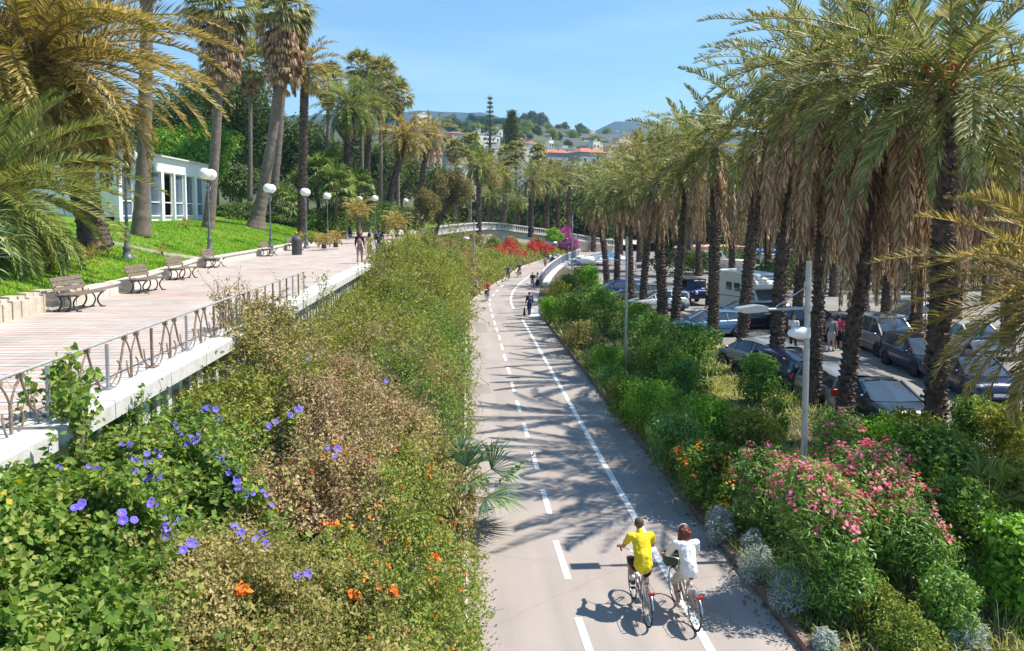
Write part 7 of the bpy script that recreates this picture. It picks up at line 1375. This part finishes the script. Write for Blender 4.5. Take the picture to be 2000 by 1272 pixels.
for i in range(40): px = 880+260*rg.random(); Y = 150+25*rg.random(); x = A(px, 300, Y)[0]; e = dup(protos[int(rg.integers(0, 3))], (x, Y, 2), rg.random()*6, 4+4*rg.random()); e['label'] = 'tree among the palms beyond the far balustrade'; e['group'] = 'trees beyond the far balustrade'
# the two tall Norfolk pines
def norfolk(label, px, pyt, pyb, Y, wpx, sparse):
    a = A(px, pyt, Y); zb = A(px, pyb, Y)[2]; h = a[2]-zb; w = wpx/2*Y/F; e = empty('norfolk_pine', (a[0], Y, zb)); tag(e, label, 'tree'); MB().tube([(0, 0, -3), (0, 0, h)], [.5, .08], 7).build('trunk', M_BARK, e); b = MB(); rg = np.random.default_rng(int(px)); s = MB(); nt = 11 if sparse else 15
    for k in range(nt):
        t = (k+.5)/nt; z = h*(.12+.86*t); L = w*(1-t*.72)*(.9+.2*rg.random())
        for j in range(6):
            az = j*1.047+k*.5; d = np.array([math.cos(az), math.sin(az), .18]); s.tube([(0, 0, z), d*L+[0, 0, z]], [.09, .03], 4, caps=False); n = 26 if sparse else 90; tt = (.5+.5*rg.random(n) if sparse else .15+.85*rg.random(n))[:, None]; P = d*L*tt+[0, 0, z]+rg.normal(0, .18 if sparse else .42, (n, 3)); leaves(b, rg, P, np.repeat([[0, 0, 1.]], n, 0), .45, .35, rand=.8)
    b.build('crown', L_PINE, e); s.build('branches', M_BARK, e)
norfolk('tall thin sparse conifer standing clear of the skyline', 957, 186, 300, 235, 26, True); norfolk('shorter denser tiered conifer right of the sparse one', 1000, 217, 300, 225, 46, False)
# palms beyond the balustrade
FCf = fan_crown(95, 36, 1.0, 1.1, 12, -.7, w=.2)
FP = [(918, 288, 128, 'w', 'fan palm at the left of the far group with a pale slim trunk'), (1008, 300, 150, 'w', 'tall fan palm near the middle of the far group'), (1050, 302, 165, 'w', 'thin fan palm in front of the orange roof'), (990, 306, 155, 'w', 'fan palm just left of the tall middle one'), (935, 322, 122, 'd', 'broad date palm with golden centre beside the pale slim trunk'), (955, 335, 135, 'd', 'date palm behind the broad golden-centred one'), (1037, 352, 128, 'd', 'broad date palm behind a globe lamp in the far group'), (1068, 355, 138, 'd', 'date palm right of the broad one behind the lamp'), (1090, 345, 150, 'd', 'date palm in front of the grey building'), (1110, 350, 146, 'd', 'date palm at the right end of the far group'), (985, 350, 148, 'd', 'small date palm between the two far lamps'), (1060, 340, 160, 'd', 'date palm behind the others at the right of the far group'), (1135, 352, 155, 'd', 'date palm just past the right end of the far group'), (1160, 345, 140, 'd', 'date palm where the far group meets the car park row'), (1212, 325, 118, 'd', 'date palm standing behind the car park row, crown above it'), (1290, 288, 104, 'd', 'date palm behind the row with upright plume fronds'), (1345, 268, 92, 'd', 'upright-plumed date palm rising over the row, right of a similar one'), (1250, 300, 110, 'd', 'date palm left of the upright-plumed pair'), (890, 300, 135, 'w', 'fan palm behind the tamarisk at the edge of the park'), (960, 385, 130, 's', 'low yellow-green palm right of the broad golden one'), (1012, 395, 134, 's', 'low palm between two far trunks')]
for i, (px, py, Y, t, lb) in enumerate(FP):
    foot = A(px, 430, Y); foot[2] = 3.0 if px < 1120 else -.1; top = A(px, py, Y)
    if t == 'w': wash(lb, foot, top, FCf, FS[1], .32, 1.25, .3, .55, 'fan palms beyond the far balustrade', i)
    elif t == 'd': palm(lb, foot, top, CRf[i % 3], SKf[0], 1.3, .38, rz=i, group='date palms beyond the far balustrade', rows=4, around=8, seed=i, sk_s=.6)
    else: palm(lb, foot, top, CRf[1], None, .8, .3, rz=i, group='date palms beyond the far balustrade', rows=4, around=8, seed=i)
# haze
b = MB().box((0, 2350, 160), (9000, 5300, 1400)); b = MB(); b.box((0, 1900, (-3+380)/2), (16000, 4400, 383))
hz = b.build('haze', None) if False else None
m = bpy.data.materials.new('thin_air_haze'); m.use_nodes = True; n = m.node_tree.nodes; n.remove(n['Principled BSDF']); v = n.new('ShaderNodeVolumePrincipled'); v.inputs['Color'].default_value = (.36, .66, 1.0, 1); v.inputs['Density'].default_value = .00019; v.inputs['Anisotropy'].default_value = .2
m.node_tree.links.new(v.outputs[0], n['Material Output'].inputs['Volume']); hz = b.build('haze', m); hz['kind'] = 'stuff'; hz['label'] = 'thin blue air haze over the distance'
